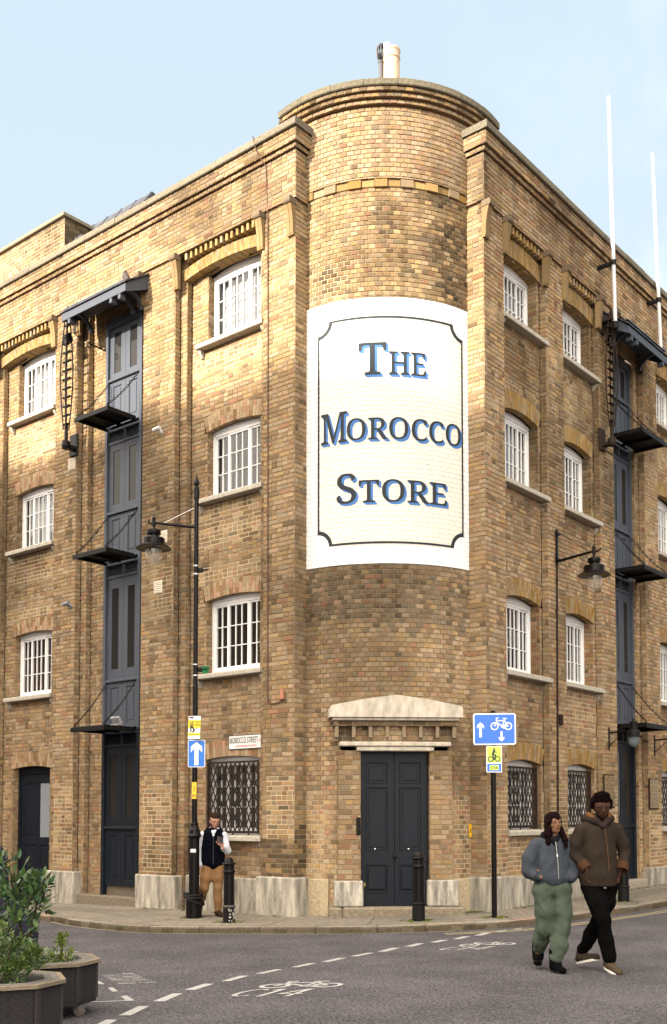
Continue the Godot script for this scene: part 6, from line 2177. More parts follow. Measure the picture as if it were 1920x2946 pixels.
func build_people() -> void:
	# --- woman in a grey jacket ---
	var gy := road_y(2.2)
	var o := thing("person", "woman in grey zip jacket, green loose trousers and black boots, walking hands in pockets", "person", V(2.235, gy, -10.85))
	o.name = "person"
	var sk := Color(0.165, 0.083, 0.05)
	var body := MB.new()
	var hx := at(V(0.02, 1.508, 0.05), Basis(Vector3.UP, 0.30) * Basis(Vector3.RIGHT, -0.08) * Basis(Vector3.BACK, 0.06))
	head_into(body, o, hx, 0.212, sk, Color(0.15, 0.05, 0.04), Color(0.012, 0.009, 0.008), 0.95)
	blob(body, two_limbs([V(0, 1.36, -0.02), V(0, 1.2, -0.01), V(0, 0.9, 0)], [0.06, 0.08, 0.08]) + two_limbs([V(-0.15, 1.27, 0), V(-0.23, 1.04, -0.02), V(-0.13, 0.96, 0.10)], [0.045, 0.035, 0.026]) + two_limbs([V(0.15, 1.27, 0), V(0.25, 1.04, -0.02), V(0.17, 0.95, 0.10)], [0.045, 0.035, 0.026]) + two_limbs([V(-0.08, 0.86, 0), V(-0.075, 0.47, 0.0), V(-0.11, 0.16, -0.19)], [0.08, 0.05, 0.03]) + two_limbs([V(0.08, 0.86, 0), V(0.07, 0.47, 0.07), V(0.022, 0.14, 0.075)], [0.08, 0.05, 0.03]), 0.018, 0.03, sk)
	hand_into(body, at(V(-0.125, 1.0, 0.05), Basis(Vector3.BACK, 0.5) * Basis(Vector3.UP, 0.3)), 0.9, sk, 0.5, 1.0)
	hand_into(body, at(V(0.15, 1.0, 0.03), Basis(Vector3.BACK, -0.4)), 0.9, sk, 0.5, -1.0)
	put(body, "body", M.skin, o)
	var jk := MB.new()
	var jb := [[V(0, 1.25, 0.0), V(0, 1.10, 0.01), 0.125, 0.140, V(0.86, 1, 1.1)], [V(0, 1.10, 0.01), V(0, 0.975, 0.015), 0.142, 0.145, V(0.86, 1, 1.1)], [V(-0.10, 1.295, -0.005), V(0.10, 1.295, -0.005), 0.065, 0.065], [V(-0.11, 0.925, 0.015), V(0.11, 0.925, 0.015), 0.065, 0.065]]
	jb += two_limbs([V(-0.155, 1.285, 0), V(-0.215, 1.15, -0.015), V(-0.23, 1.02, -0.015), V(-0.15, 0.965, 0.07)], [0.07, 0.077, 0.079, 0.052])
	jb += two_limbs([V(0.155, 1.285, 0), V(0.215, 1.15, -0.015), V(0.24, 1.02, -0.015), V(0.185, 0.96, 0.07)], [0.07, 0.077, 0.079, 0.052])
	var gj := Color(0.075, 0.088, 0.108)
	blob(jk, jb, 0.0105, 0.022, gj, 0.009, 5.0, 0.875)
	var j := put(jk, "jacket", M.cloth, o)
	var cl := MB.new()
	blob(cl, [[V(-0.07, 1.385, 0.0), V(-0.02, 1.345, 0.085), 0.035, 0.03], [V(0.07, 1.385, 0.0), V(0.03, 1.345, 0.085), 0.035, 0.03], [V(-0.06, 1.385, -0.06), V(0.06, 1.385, -0.06), 0.04, 0.04], [V(0.0, 1.335, 0.08), V(0.01, 1.30, 0.105), 0.03, 0.02]], 0.009, 0.03, Color(0.012, 0.013, 0.016))
	put(cl, "collar", M.smooth_cloth, j)
	var zp := MB.new()
	zp.tube([V(0.02, 1.325, 0.118), V(0.026, 1.22, 0.146), V(0.035, 1.10, 0.157), V(0.04, 0.95, 0.155)], 0.005, 6, true, Color(0.2, 0.2, 0.21))
	zp.box(at(V(0.028, 1.185, 0.158)), Vector3(0.012, 0.03, 0.008), 0.002, Color(0.6, 0.6, 0.6))
	put(zp, "zip", M.gloss, j)
	for s in [[V(-0.15, 0.965, 0.07), V(-0.135, 0.97, 0.10)], [V(0.18, 0.955, 0.07), V(0.17, 0.955, 0.10)]]:
		var cf := MB.new()
		cf.tube([s[0], s[0].lerp(s[1], 0.5), s[1]], [0.058, 0.054, 0.046], 16, false, gj * 0.7)
		put(cf, "cuff", M.cloth, j)
	var tr := MB.new()
	var gt := Color(0.072, 0.092, 0.068)
	var tb := [[V(-0.07, 0.85, 0.0), V(0.07, 0.85, 0.0), 0.125, 0.125, V(1, 1, 1.12)]]
	tb += two_limbs([V(-0.085, 0.82, 0.0), V(-0.075, 0.62, 0.015), V(-0.075, 0.46, 0.0), V(-0.095, 0.32, -0.1), V(-0.105, 0.205, -0.17)], [0.108, 0.098, 0.085, 0.076, 0.062])
	tb += two_limbs([V(0.085, 0.82, 0.0), V(0.095, 0.62, 0.03), V(0.09, 0.45, 0.06), V(0.055, 0.28, 0.075), V(0.025, 0.15, 0.078)], [0.108, 0.1, 0.09, 0.082, 0.062])
	blob(tr, tb, 0.0105, 0.03, gt, 0.013, 5.5)
	put(tr, "trousers", M.smooth_cloth, o)
	shoe(o, "boot", M.smooth_cloth, V(-0.11, 0.045, -0.2), V(-0.25, 0, 1), Color(0.006, 0.0055, 0.006), Color(0.008, 0.008, 0.008), 0.25, 0.12, 0.35)
	shoe(o, "boot", M.smooth_cloth, V(0.02, 0.0, 0.08), V(0.35, 0, 1), Color(0.006, 0.0055, 0.006), Color(0.008, 0.008, 0.008), 0.25, 0.10)
	var hr := MB.new()
	var hc := Color(0.018, 0.011, 0.009)
	var hb := []
	for b in [[V(0, 0.2, -0.12), V(0, 0.22, 0.02), 0.385, 0.33], [V(-0.30, 0.10, -0.04), V(-0.37, -0.5, 0.0), 0.17, 0.19], [V(-0.37, -0.5, 0.0), V(-0.44, -0.98, 0.05), 0.19, 0.10], [V(0.30, 0.10, -0.08), V(0.33, -0.4, -0.02), 0.12, 0.10], [V(0.33, -0.4, 0.0), V(0.44, -0.85, 0.16), 0.14, 0.14], [V(0.44, -0.85, 0.16), V(0.38, -1.2, 0.26), 0.14, 0.06], [V(-0.16, 0.1, -0.25), V(-0.16, -0.75, -0.22), 0.2, 0.15], [V(0.16, 0.1, -0.25), V(0.16, -0.75, -0.22), 0.2, 0.14], [V(-0.20, 0.34, 0.16), V(-0.32, 0.05, 0.14), 0.09, 0.09], [V(0.14, 0.36, 0.16), V(0.31, 0.05, 0.12), 0.07, 0.06]]:
		hb.append(b)
	blob(hr, xform_bones(hb, hx, 0.212), 0.008, 0.02, hc, 0.006, 16.0)
	put(hr, "hair", M.hair, o)
	# --- man in a brown hooded top ---
	gy = road_y(2.7)
	o = thing("person", "tall man in brown zip hoodie with orange cuffs and dark trousers, walking with eyes down", "person", V(2.718, gy, -10.8))
	sk = Color(0.044, 0.022, 0.015)
	body = MB.new()
	hx = at(V(0.015, 1.665, 0.06), Basis(Vector3.UP, -0.02) * Basis(Vector3.RIGHT, 0.24) * Basis(Vector3.BACK, 0.02))
	head_into(body, o, hx, 0.235, sk, Color(0.075, 0.03, 0.025), Color(0.008, 0.006, 0.006), 0.98)
	blob(body, two_limbs([V(0, 1.52, -0.03), V(0, 1.35, -0.02), V(0, 0.95, 0)], [0.07, 0.085, 0.09]) + two_limbs([V(-0.18, 1.43, 0), V(-0.25, 1.18, -0.03), V(-0.18, 1.06, 0.09)], [0.05, 0.04, 0.03]) + two_limbs([V(0.18, 1.43, 0), V(0.26, 1.19, -0.03), V(0.205, 1.05, 0.09)], [0.05, 0.04, 0.03]) + two_limbs([V(-0.09, 0.9, 0), V(-0.012, 0.52, 0.125), V(0.057, 0.14, 0.115)], [0.08, 0.045, 0.035]) + two_limbs([V(0.09, 0.9, 0), V(0.01, 0.52, -0.045), V(-0.125, 0.19, -0.22)], [0.08, 0.045, 0.035]), 0.018, 0.03, sk)
	hand_into(body, at(V(-0.165, 1.045, 0.10), Basis(Vector3.BACK, 0.35) * Basis(Vector3.UP, 0.3)), 1.05, sk, 0.4, 1.0)
	hand_into(body, at(V(0.185, 1.05, 0.06), Basis(Vector3.BACK, -0.35)), 1.05, sk, 0.4, -1.0)
	put(body, "body", M.skin, o)
	jk = MB.new()
	var bj := Color(0.048, 0.037, 0.031)
	jb = [[V(-0.005, 1.40, -0.01), V(-0.01, 1.2, 0.01), 0.142, 0.150, V(0.84, 1, 1.05)], [V(-0.01, 1.2, 0.01), V(-0.02, 0.98, 0.01), 0.152, 0.160, V(0.84, 1, 1.08)], [V(-0.02, 0.98, 0.01), V(-0.015, 0.905, 0.01), 0.160, 0.155, V(0.82, 1, 1.05)], [V(-0.13, 1.445, -0.01), V(0.13, 1.45, -0.01), 0.07, 0.07], [V(-0.08, 1.49, -0.02), V(0.08, 1.49, -0.02), 0.06, 0.06]]
	jb += two_limbs([V(-0.18, 1.425, 0), V(-0.24, 1.29, -0.015), V(-0.255, 1.17, -0.02), V(-0.19, 1.085, 0.07)], [0.072, 0.068, 0.062, 0.048])
	jb += two_limbs([V(0.18, 1.43, 0), V(0.235, 1.30, -0.015), V(0.26, 1.19, -0.02), V(0.215, 1.075, 0.07)], [0.072, 0.068, 0.062, 0.048])
	blob(jk, jb, 0.011, 0.022, bj, 0.008, 4.5, 0.862)
	j = put(jk, "hooded_top", M.cloth, o)
	var hd := MB.new()
	blob(hd, [[V(-0.13, 1.545, -0.06), V(-0.06, 1.525, 0.09), 0.045, 0.035], [V(0.13, 1.545, -0.06), V(0.065, 1.525, 0.09), 0.045, 0.035], [V(-0.1, 1.55, -0.11), V(0.1, 1.55, -0.11), 0.05, 0.05], [V(-0.05, 1.52, 0.09), V(0.0, 1.47, 0.13), 0.03, 0.02], [V(0.055, 1.52, 0.09), V(0.02, 1.47, 0.13), 0.03, 0.02]], 0.01, 0.03, bj * 0.9)
	put(hd, "hood", M.cloth, j)
	hd = MB.new()
	blob(hd, [[V(-0.105, 1.585, -0.02), V(-0.075, 1.56, 0.06), 0.03, 0.02], [V(0.105, 1.58, -0.02), V(0.08, 1.56, 0.06), 0.03, 0.02]], 0.009, 0.02, Color(0.2, 0.095, 0.042))
	put(hd, "hood_lining", M.cloth, j)
	zp = MB.new()
	zp.tube([V(0.012, 1.475, 0.145), V(0.028, 1.38, 0.148), V(0.042, 1.2, 0.166), V(0.05, 1.02, 0.166)], 0.004, 6, true, Color(0.09, 0.045, 0.022))
	put(zp, "zip", M.plain, j)
	for s in [[V(-0.198, 1.10, 0.055), V(-0.155, 1.035, 0.115)], [V(0.222, 1.09, 0.055), V(0.195, 1.02, 0.115)]]:
		var cf := MB.new()
		cf.tube([s[0], s[0].lerp(s[1], 0.12), s[0].lerp(s[1], 0.9), s[1]], [0.052, 0.066, 0.060, 0.052], 16, false, Color(0.09, 0.047, 0.026))
		put(cf, "cuff", M.cloth, j)
	var ts := MB.new()
	blob(ts, [[V(0.02, 0.852, 0.095), V(0.10, 0.858, 0.085), 0.02, 0.016]], 0.01, 0.02, Color(0.6, 0.6, 0.62))
	put(ts, "shirt_hem", M.smooth_cloth, o)
	tr = MB.new()
	tb = [[V(-0.075, 0.9, 0.0), V(0.06, 0.9, 0.0), 0.118, 0.118, V(1, 1, 1.1)]]
	tb += two_limbs([V(-0.085, 0.87, 0.01), V(-0.05, 0.70, 0.08), V(-0.012, 0.52, 0.13), V(0.025, 0.33, 0.12), V(0.058, 0.155, 0.115)], [0.112, 0.1, 0.078, 0.070, 0.064])
	tb += two_limbs([V(0.075, 0.87, -0.01), V(0.055, 0.70, -0.02), V(0.01, 0.52, -0.04), V(-0.07, 0.34, -0.15), V(-0.125, 0.2, -0.22)], [0.108, 0.095, 0.076, 0.068, 0.062])
	blob(tr, tb, 0.0115, 0.03, Color(0.0065, 0.006, 0.006), 0.010, 5.5)
	put(tr, "trousers", M.smooth_cloth, o)
	shoe(o, "shoe", M.cloth, V(0.06, 0.02, 0.10), V(0.3, 0, 1), Color(0.10, 0.078, 0.05), Color(0.62, 0.6, 0.56), 0.30, 0.0, -0.18)
	shoe(o, "shoe", M.cloth, V(-0.12, 0.05, -0.23), V(0.75, 0, 1), Color(0.075, 0.058, 0.04), Color(0.62, 0.6, 0.56), 0.30, 0.0, 0.25)
	hr = MB.new()
	hb = [[V(0, 0.25, -0.14), V(0, 0.33, -0.03), 0.42, 0.36], [V(-0.34, 0.18, -0.08), V(-0.36, -0.02, -0.10), 0.15, 0.12], [V(0.34, 0.18, -0.08), V(0.36, -0.02, -0.10), 0.15, 0.12], [V(0, 0.1, -0.35), V(0, -0.1, -0.33), 0.22, 0.18], [V(-0.17, 0.50, 0.08), V(0.17, 0.50, 0.08), 0.14, 0.14]]
	blob(hr, xform_bones(hb, hx, 0.235), 0.007, 0.02, Color(0.008, 0.0065, 0.006), 0.006, 30.0)
	put(hr, "hair", M.hair, o)
	var bd := MB.new()
	blob(bd, xform_bones([[V(-0.1, -0.385, 0.12), V(0.1, -0.385, 0.12), 0.105, 0.105], [V(-0.26, -0.12, 0.0), V(-0.15, -0.34, 0.10), 0.07, 0.085], [V(0.26, -0.12, 0.0), V(0.15, -0.34, 0.10), 0.07, 0.085]], hx, 0.235), 0.007, 0.02, Color(0.010, 0.008, 0.007))
	put(bd, "beard", M.hair, o)
	# --- man with a phone by the lamp post ---
	gy = pave_y(-1.85)
	o = thing("person", "man in navy padded gilet, white shirt and tan trousers looking at a phone", "person", V(-1.835, gy, -16.6))
	sk = Color(0.33, 0.175, 0.12)
	body = MB.new()
	hx = at(V(-0.028, 1.485, 0.05), Basis(Vector3.UP, 0.42) * Basis(Vector3.RIGHT, 0.26) * Basis(Vector3.BACK, -0.04))
	head_into(body, o, hx, 0.225, sk, Color(0.30, 0.12, 0.10), Color(0.06, 0.035, 0.02), 0.95)
	blob(body, two_limbs([V(-0.05, 1.34, -0.02), V(-0.05, 1.2, -0.01), V(-0.05, 0.85, 0)], [0.06, 0.085, 0.085]) + two_limbs([V(-0.2, 1.26, 0), V(-0.25, 1.02, -0.02), V(-0.235, 0.79, 0.03)], [0.045, 0.036, 0.028]) + two_limbs([V(0.1, 1.26, 0), V(0.165, 1.02, 0.02), V(0.11, 1.09, 0.20)], [0.045, 0.036, 0.028]) + two_limbs([V(-0.12, 0.8, 0), V(-0.18, 0.45, 0.06), V(-0.29, 0.15, -0.12)], [0.085, 0.055, 0.042]) + two_limbs([V(0.02, 0.8, 0), V(0.025, 0.46, 0.03), V(0.025, 0.1, 0)], [0.085, 0.055, 0.042]), 0.018, 0.03, sk)
	hand_into(body, at(V(-0.235, 0.775, 0.03), Basis(Vector3.UP, 1.2)), 1.0, sk, 0.35, 1.0)
	hand_into(body, at(V(0.112, 1.095, 0.205), Basis(Vector3.BACK, 0.35) * Basis(Vector3.RIGHT, PI * 0.93) * Basis(Vector3.UP, PI)), 1.0, sk, 0.75, 1.0)
	put(body, "body", M.skin, o)
	var sh := MB.new()
	var sb := two_limbs([V(-0.205, 1.265, 0), V(-0.25, 1.03, -0.02), V(-0.24, 0.80, 0.03)], [0.066, 0.055, 0.042])
	blob(sh, sb, 0.011, 0.02, Color(0.62, 0.64, 0.70), 0.007, 9.0)
	put(sh, "sleeve", M.smooth_cloth, o)
	sh = MB.new()
	sb = two_limbs([V(0.105, 1.265, 0), V(0.165, 1.03, 0.02), V(0.118, 1.075, 0.17)], [0.066, 0.06, 0.042])
	blob(sh, sb, 0.011, 0.02, Color(0.62, 0.64, 0.70), 0.007, 9.0)
	put(sh, "sleeve", M.smooth_cloth, o)
	sh = MB.new()
	blob(sh, [[V(-0.10, 1.365, 0.02), V(-0.045, 1.315, 0.105), 0.028, 0.022], [V(0.02, 1.365, 0.02), V(-0.03, 1.315, 0.105), 0.028, 0.022], [V(-0.04, 1.31, 0.10), V(-0.038, 1.26, 0.125), 0.026, 0.015]], 0.008, 0.02, Color(0.62, 0.64, 0.70))
	put(sh, "shirt_collar", M.smooth_cloth, o)
	jk = MB.new()
	jb = [[V(-0.05, 1.25, 0.0), V(-0.05, 1.06, 0.01), 0.150, 0.160, V(0.86, 1, 1.2)], [V(-0.05, 1.06, 0.01), V(-0.055, 0.87, 0.015), 0.162, 0.160, V(0.86, 1, 1.2)], [V(-0.17, 1.28, -0.005), V(0.07, 1.28, -0.005), 0.068, 0.068], [V(-0.12, 1.345, -0.03), V(0.03, 1.345, -0.03), 0.055, 0.055]]
	# padded channels round the body
	for i in 7:
		var y := 0.835 + 0.067 * i
		jb.append([V(-0.13, y, 0.015), V(0.03, y, 0.015), 0.095, 0.095, V(1, 1.35, 1.0)])
	blob(jk, jb, 0.0105, 0.014, Color(0.006, 0.0065, 0.011))
	j = put(jk, "gilet", M.smooth_cloth, o)
	zp = MB.new()
	zp.tube([V(-0.035, 1.24, 0.15), V(-0.035, 1.05, 0.155), V(-0.035, 0.82, 0.15)], 0.006, 6, true, Color(0.03, 0.03, 0.035))
	put(zp, "zip", M.gloss, j)
	var sp := MB.new()
	var pts := [V(0.06, 1.34, 0.03), V(0.03, 1.28, 0.11), V(-0.06, 1.16, 0.155), V(-0.14, 1.05, 0.145), V(-0.205, 0.95, 0.07), V(-0.21, 0.93, -0.02)]
	for i in pts.size() - 1:
		sp.bar(pts[i], pts[i + 1], 0.045, 0.008, (pts[i] - V(-0.05, pts[i].y, -0.02)), 0.0, Color(0.006, 0.006, 0.008))
	put(sp, "bag_strap", M.smooth_cloth, o)
	tr = MB.new()
	tb = [[V(-0.105, 0.81, 0.0), V(0.01, 0.81, 0.0), 0.108, 0.108, V(1, 1, 1.1)]]
	tb += two_limbs([V(-0.115, 0.78, 0.01), V(-0.155, 0.60, 0.05), V(-0.185, 0.45, 0.06), V(-0.24, 0.30, -0.03), V(-0.29, 0.16, -0.12)], [0.1, 0.088, 0.072, 0.062, 0.056])
	tb += two_limbs([V(0.015, 0.78, 0.0), V(0.022, 0.60, 0.02), V(0.025, 0.45, 0.03), V(0.025, 0.27, 0.015), V(0.025, 0.10, 0.0)], [0.1, 0.088, 0.072, 0.066, 0.060])
	blob(tr, tb, 0.0115, 0.03, Color(0.24, 0.135, 0.065), 0.009, 5.5)
	put(tr, "trousers", M.smooth_cloth, o)
	shoe(o, "shoe", M.smooth_cloth, V(0.03, 0.0, 0.0), V(0.5, 0, 1), Color(0.05, 0.03, 0.022), Color(0.03, 0.022, 0.02), 0.27)
	shoe(o, "shoe", M.smooth_cloth, V(-0.30, 0.05, -0.13), V(0.5, 0, 1), Color(0.05, 0.03, 0.022), Color(0.03, 0.022, 0.02), 0.27, 0.0, 0.5)
	hr = MB.new()
	hb = [[V(0, 0.235, -0.12), V(0, 0.26, 0.03), 0.37, 0.29], [V(-0.29, 0.13, -0.06), V(-0.31, -0.02, -0.02), 0.085, 0.05], [V(0.29, 0.13, -0.06), V(0.31, -0.02, -0.02), 0.085, 0.05], [V(0, 0.05, -0.32), V(0, -0.18, -0.26), 0.18, 0.13], [V(-0.16, 0.40, 0.16), V(0.16, 0.40, 0.16), 0.08, 0.08]]
	blob(hr, xform_bones(hb, hx, 0.225), 0.007, 0.015, Color(0.055, 0.032, 0.02), 0.005, 20.0)
	put(hr, "hair", M.hair, o)
	bd = MB.new()
	blob(bd, xform_bones([[V(-0.09, -0.37, 0.14), V(0.09, -0.37, 0.14), 0.105, 0.105], [V(-0.275, -0.1, 0.0), V(-0.16, -0.34, 0.10), 0.06, 0.08], [V(0.275, -0.1, 0.0), V(0.16, -0.34, 0.10), 0.06, 0.08], [V(-0.08, -0.165, 0.325), V(0.08, -0.165, 0.325), 0.03, 0.03]], hx, 0.225), 0.0065, 0.015, Color(0.075, 0.042, 0.026))
	put(bd, "beard", M.hair, o)
	var ph := thing("phone", "black phone held up in the hand of the man in the gilet", "phone", o.position + V(0.088, 1.205, 0.265))
	var pb := MB.new()
	pb.box(at(Vector3.ZERO, Basis(Vector3.UP, 0.5) * Basis(Vector3.RIGHT, -0.9) * Basis(Vector3.BACK, -0.15)), Vector3(0.075, 0.15, 0.01), 0.004, Color(0.012, 0.012, 0.016))
	put(pb, "case", M.gloss, ph)
	var bg := thing("shoulder_bag", "small black bag hanging at the hip of the man in the gilet", "bag", o.position + V(-0.215, 0.82, -0.06))
	pb = MB.new()
	pb.box(Transform3D.IDENTITY, Vector3(0.08, 0.22, 0.2), 0.03, Color(0.012, 0.012, 0.014))
	put(pb, "pouch", M.smooth_cloth, bg)

# ---------- planters and plants ----------
func leaf_mesh(l: float, w: float, col: Color) -> ArrayMesh:
	# a folded, curved leaf along +y, lying towards +z
	var b := MB.new()
	var n := 4
	var c := [0.0, 0.82, 1.0, 0.62, 0.0]
	for i in n:
		var t0 := float(i) / n; var t1 := float(i + 1) / n
		var y0 := l * t0; var y1 := l * t1
		var z0 := 0.18 * l * t0 * t0; var z1 := 0.18 * l * t1 * t1
		for s in [-1.0, 1.0]:
			var e0 := Vector3(s * w * 0.5 * c[i], y0, z0 - 0.12 * w * c[i] * -1.0); var e1 := Vector3(s * w * 0.5 * c[i + 1], y1, z1 + 0.12 * w * c[i + 1])
			var m0 := Vector3(0, y0, z0); var m1 := Vector3(0, y1, z1)
			if i == 0: b.trih(m0, e1, m1, Vector3.BACK, col)
			elif i == n - 1: b.trih(m0, e0, m1, Vector3.BACK, col)
			else: b.quadh(m0, e0, e1, m1, Vector3.BACK, col)
	return b.mesh()

func shrub(o: Node3D, centre: Array, leaves: int, bulk: int, l: float, cols: Array, stem: Color, roots: Array) -> void:
	# centre: balls [middle, radius] of foliage; leaves each a part, the inner mass joined
	var meshes := []
	for c in cols:
		for k in 2:
			meshes.append(leaf_mesh(l * rng.randf_range(0.8, 1.2), l * 0.42, c * rng.randf_range(0.85, 1.15)))
	for r in roots:
		var b := MB.new()
		b.tube(r, [0.016, 0.013, 0.010, 0.007].slice(0, r.size()), 6, true, stem)
		put(b, "stem", M.wood, o)
	var rest := MB.new()
	var tot := leaves + bulk
	for i in tot:
		var q = centre[rng.randi() % centre.size()]
		var d := Vector3(rng.randfn(), rng.randfn(), rng.randfn()).normalized()
		var outer := i < leaves
		var rad: float = q[1] * (rng.randf_range(0.72, 1.1) if outer else pow(rng.randf(), 0.5) * 0.95)
		var p: Vector3 = q[0] + d * rad
		var dir := (d + Vector3(0, 0.55, 0) + Vector3(rng.randf_range(-0.6, 0.6), rng.randf_range(-0.5, 0.6), rng.randf_range(-0.6, 0.6))).normalized()
		var side := dir.cross(Vector3.UP + d * 0.3).normalized()
		var bs := Basis(side, dir, side.cross(dir)) * Basis(Vector3.UP, rng.randf_range(-0.8, 0.8))
		bs = bs.scaled_local(Vector3.ONE * rng.randf_range(0.65, 1.2))
		var m: ArrayMesh = meshes[rng.randi() % meshes.size()]
		if outer:
			var n := MeshInstance3D.new()
			n.mesh = m
			n.material_override = M.leaf
			n.name = "leaf"
			n.transform = Transform3D(bs, p)
			o.add_child(n, true)
		else:
			var a := m.surface_get_arrays(0)
			var vv: PackedVector3Array = a[Mesh.ARRAY_VERTEX]; var nn: PackedVector3Array = a[Mesh.ARRAY_NORMAL]; var cc: PackedColorArray = a[Mesh.ARRAY_COLOR]
			for k in vv.size():
				rest.v.append(p + bs * vv[k]); rest.n.append((bs * nn[k]).normalized()); rest.c.append(cc[k] * 0.9)
	put(rest, "foliage", M.leaf, o, "stuff")

func planter(pos: Vector3, turn: float, w: float, dpt: float, label: String) -> Node3D:
	var o := thing("wheeled_planter", label, "planter", pos, "dark wooden planters on castors")
	o.rotation.y = turn
	var ht := 0.47
	var ch := 0.20     # cut corners
	var outline := func(gx: float, gc: float) -> PackedVector2Array:
		var a := w * 0.5 + gx; var b := dpt * 0.5 + gx; var c := ch + gc
		return PackedVector2Array([Vector2(-a + c, -b), Vector2(a - c, -b), Vector2(a, -b + c), Vector2(a, b - c), Vector2(a - c, b), Vector2(-a + c, b), Vector2(-a, b - c), Vector2(-a, -b + c)])
	var flat := Basis(Vector3.RIGHT, Vector3.FORWARD, Vector3.UP)
	var side: PackedVector2Array = outline.call(0.0, 0.0)
	var dark := Color(0.040, 0.036, 0.035)
	for i in 8:
		var p := side[i]; var q := side[(i + 1) % 8]
		var b := MB.new()
		var mid := (p + q) * 0.5; var l := p.distance_to(q)
		var nrm := Vector3(q.y - p.y, 0, -(p.x - q.x) * -1.0).normalized()
		var tn := Vector3(q.x - p.x, 0, -(q.y - p.y)).normalized()
		nrm = tn.cross(Vector3.UP)
		if nrm.dot(Vector3(mid.x, 0, -mid.y)) < 0: nrm = -nrm
		var bs := Basis(Vector3.UP.cross(nrm), Vector3.UP, nrm)
		var x := at(Vector3(mid.x, 0.30, -mid.y), bs)
		b.box(x, Vector3(l - 0.01, 0.31, 0.02), 0.003, dark * rng.randf_range(0.9, 1.3))
		put(b, "side_panel", M.wood, o)
		b = MB.new()
		b.box(x * at(V(-l * 0.5 + 0.02, 0, 0.014)), Vector3(0.055, 0.32, 0.025), 0.004, dark * 1.5)
		put(b, "batten", M.wood, o)
		# rim boards, weathered, mitred at the corners
		var o2: PackedVector2Array = outline.call(0.045, 0.02); var i2: PackedVector2Array = outline.call(-0.10, -0.05)
		for k in 3:
			var f0 := k / 3.0 + 0.012; var f1 := (k + 1) / 3.0 - 0.012
			b = MB.new()
			var poly := PackedVector2Array()
			for e in [[i, f0], [(i + 1) % 8, f0], [(i + 1) % 8, f1], [i, f1]]:
				poly.append(o2[e[0]].lerp(i2[e[0]], e[1]))
			b.prism(at(V(0, ht, 0), flat), poly, 0.028, (Color(0.30, 0.24, 0.17) if k == 0 else Color(0.22, 0.205, 0.18)) * rng.randf_range(0.85, 1.1))
			put(b, "rim_board", M.wood, o)
	var b := MB.new()
	b.prism(at(V(0, 0.145, 0), flat), outline.call(0.01, 0.0), 0.03, dark)
	put(b, "base", M.wood, o)
	b = MB.new()
	b.prism(at(V(0, 0.415, 0), flat), outline.call(-0.05, 0.0), 0.05, Color(0.03, 0.022, 0.015))
	put(b, "soil", M.stone, o)
	b = MB.new()
	b.prism(at(V(0, 0.452, 0), flat), outline.call(0.03, 0.015), 0.02, dark * 0.7)
	put(b, "rim_rail", M.wood, o)
	for s in [V(w * 0.5 - 0.14, 0, dpt * 0.5 - 0.14), V(w * 0.5 - 0.14, 0, -dpt * 0.5 + 0.14), V(-w * 0.5 + 0.14, 0, dpt * 0.5 - 0.14), V(-w * 0.5 + 0.14, 0, -dpt * 0.5 + 0.14)]:
		b = MB.new()
		b.box(at(s + V(0.03, 0.09, 0)), Vector3(0.05, 0.05, 0.05), 0.008, Color(0.3, 0.3, 0.3))
		b.box(at(s + V(0.0, 0.112, 0)), Vector3(0.09, 0.01, 0.09), 0.002, Color(0.35, 0.35, 0.35))
		for z in [-0.022, 0.022]:
			b.bar(s + V(0.02, 0.105, z), s + V(0.0, 0.052, z), 0.004, 0.04, Vector3.RIGHT, 0.0, Color(0.35, 0.34, 0.33))
		var cst := put(b, "castor", M.steel_dull, o)
		b = MB.new()
		b.lathe(Transform3D(Basis(Vector3.RIGHT, PI / 2), s + V(0, 0.052, 0)), [[0.0, -0.016], [0.02, -0.018], [0.045, -0.014], [0.052, -0.008], [0.052, 0.008], [0.045, 0.014], [0.02, 0.018], [0.0, 0.016]], 18, Color(0.13, 0.105, 0.085))
		put(b, "wheel", M.plain, cst)
	return o

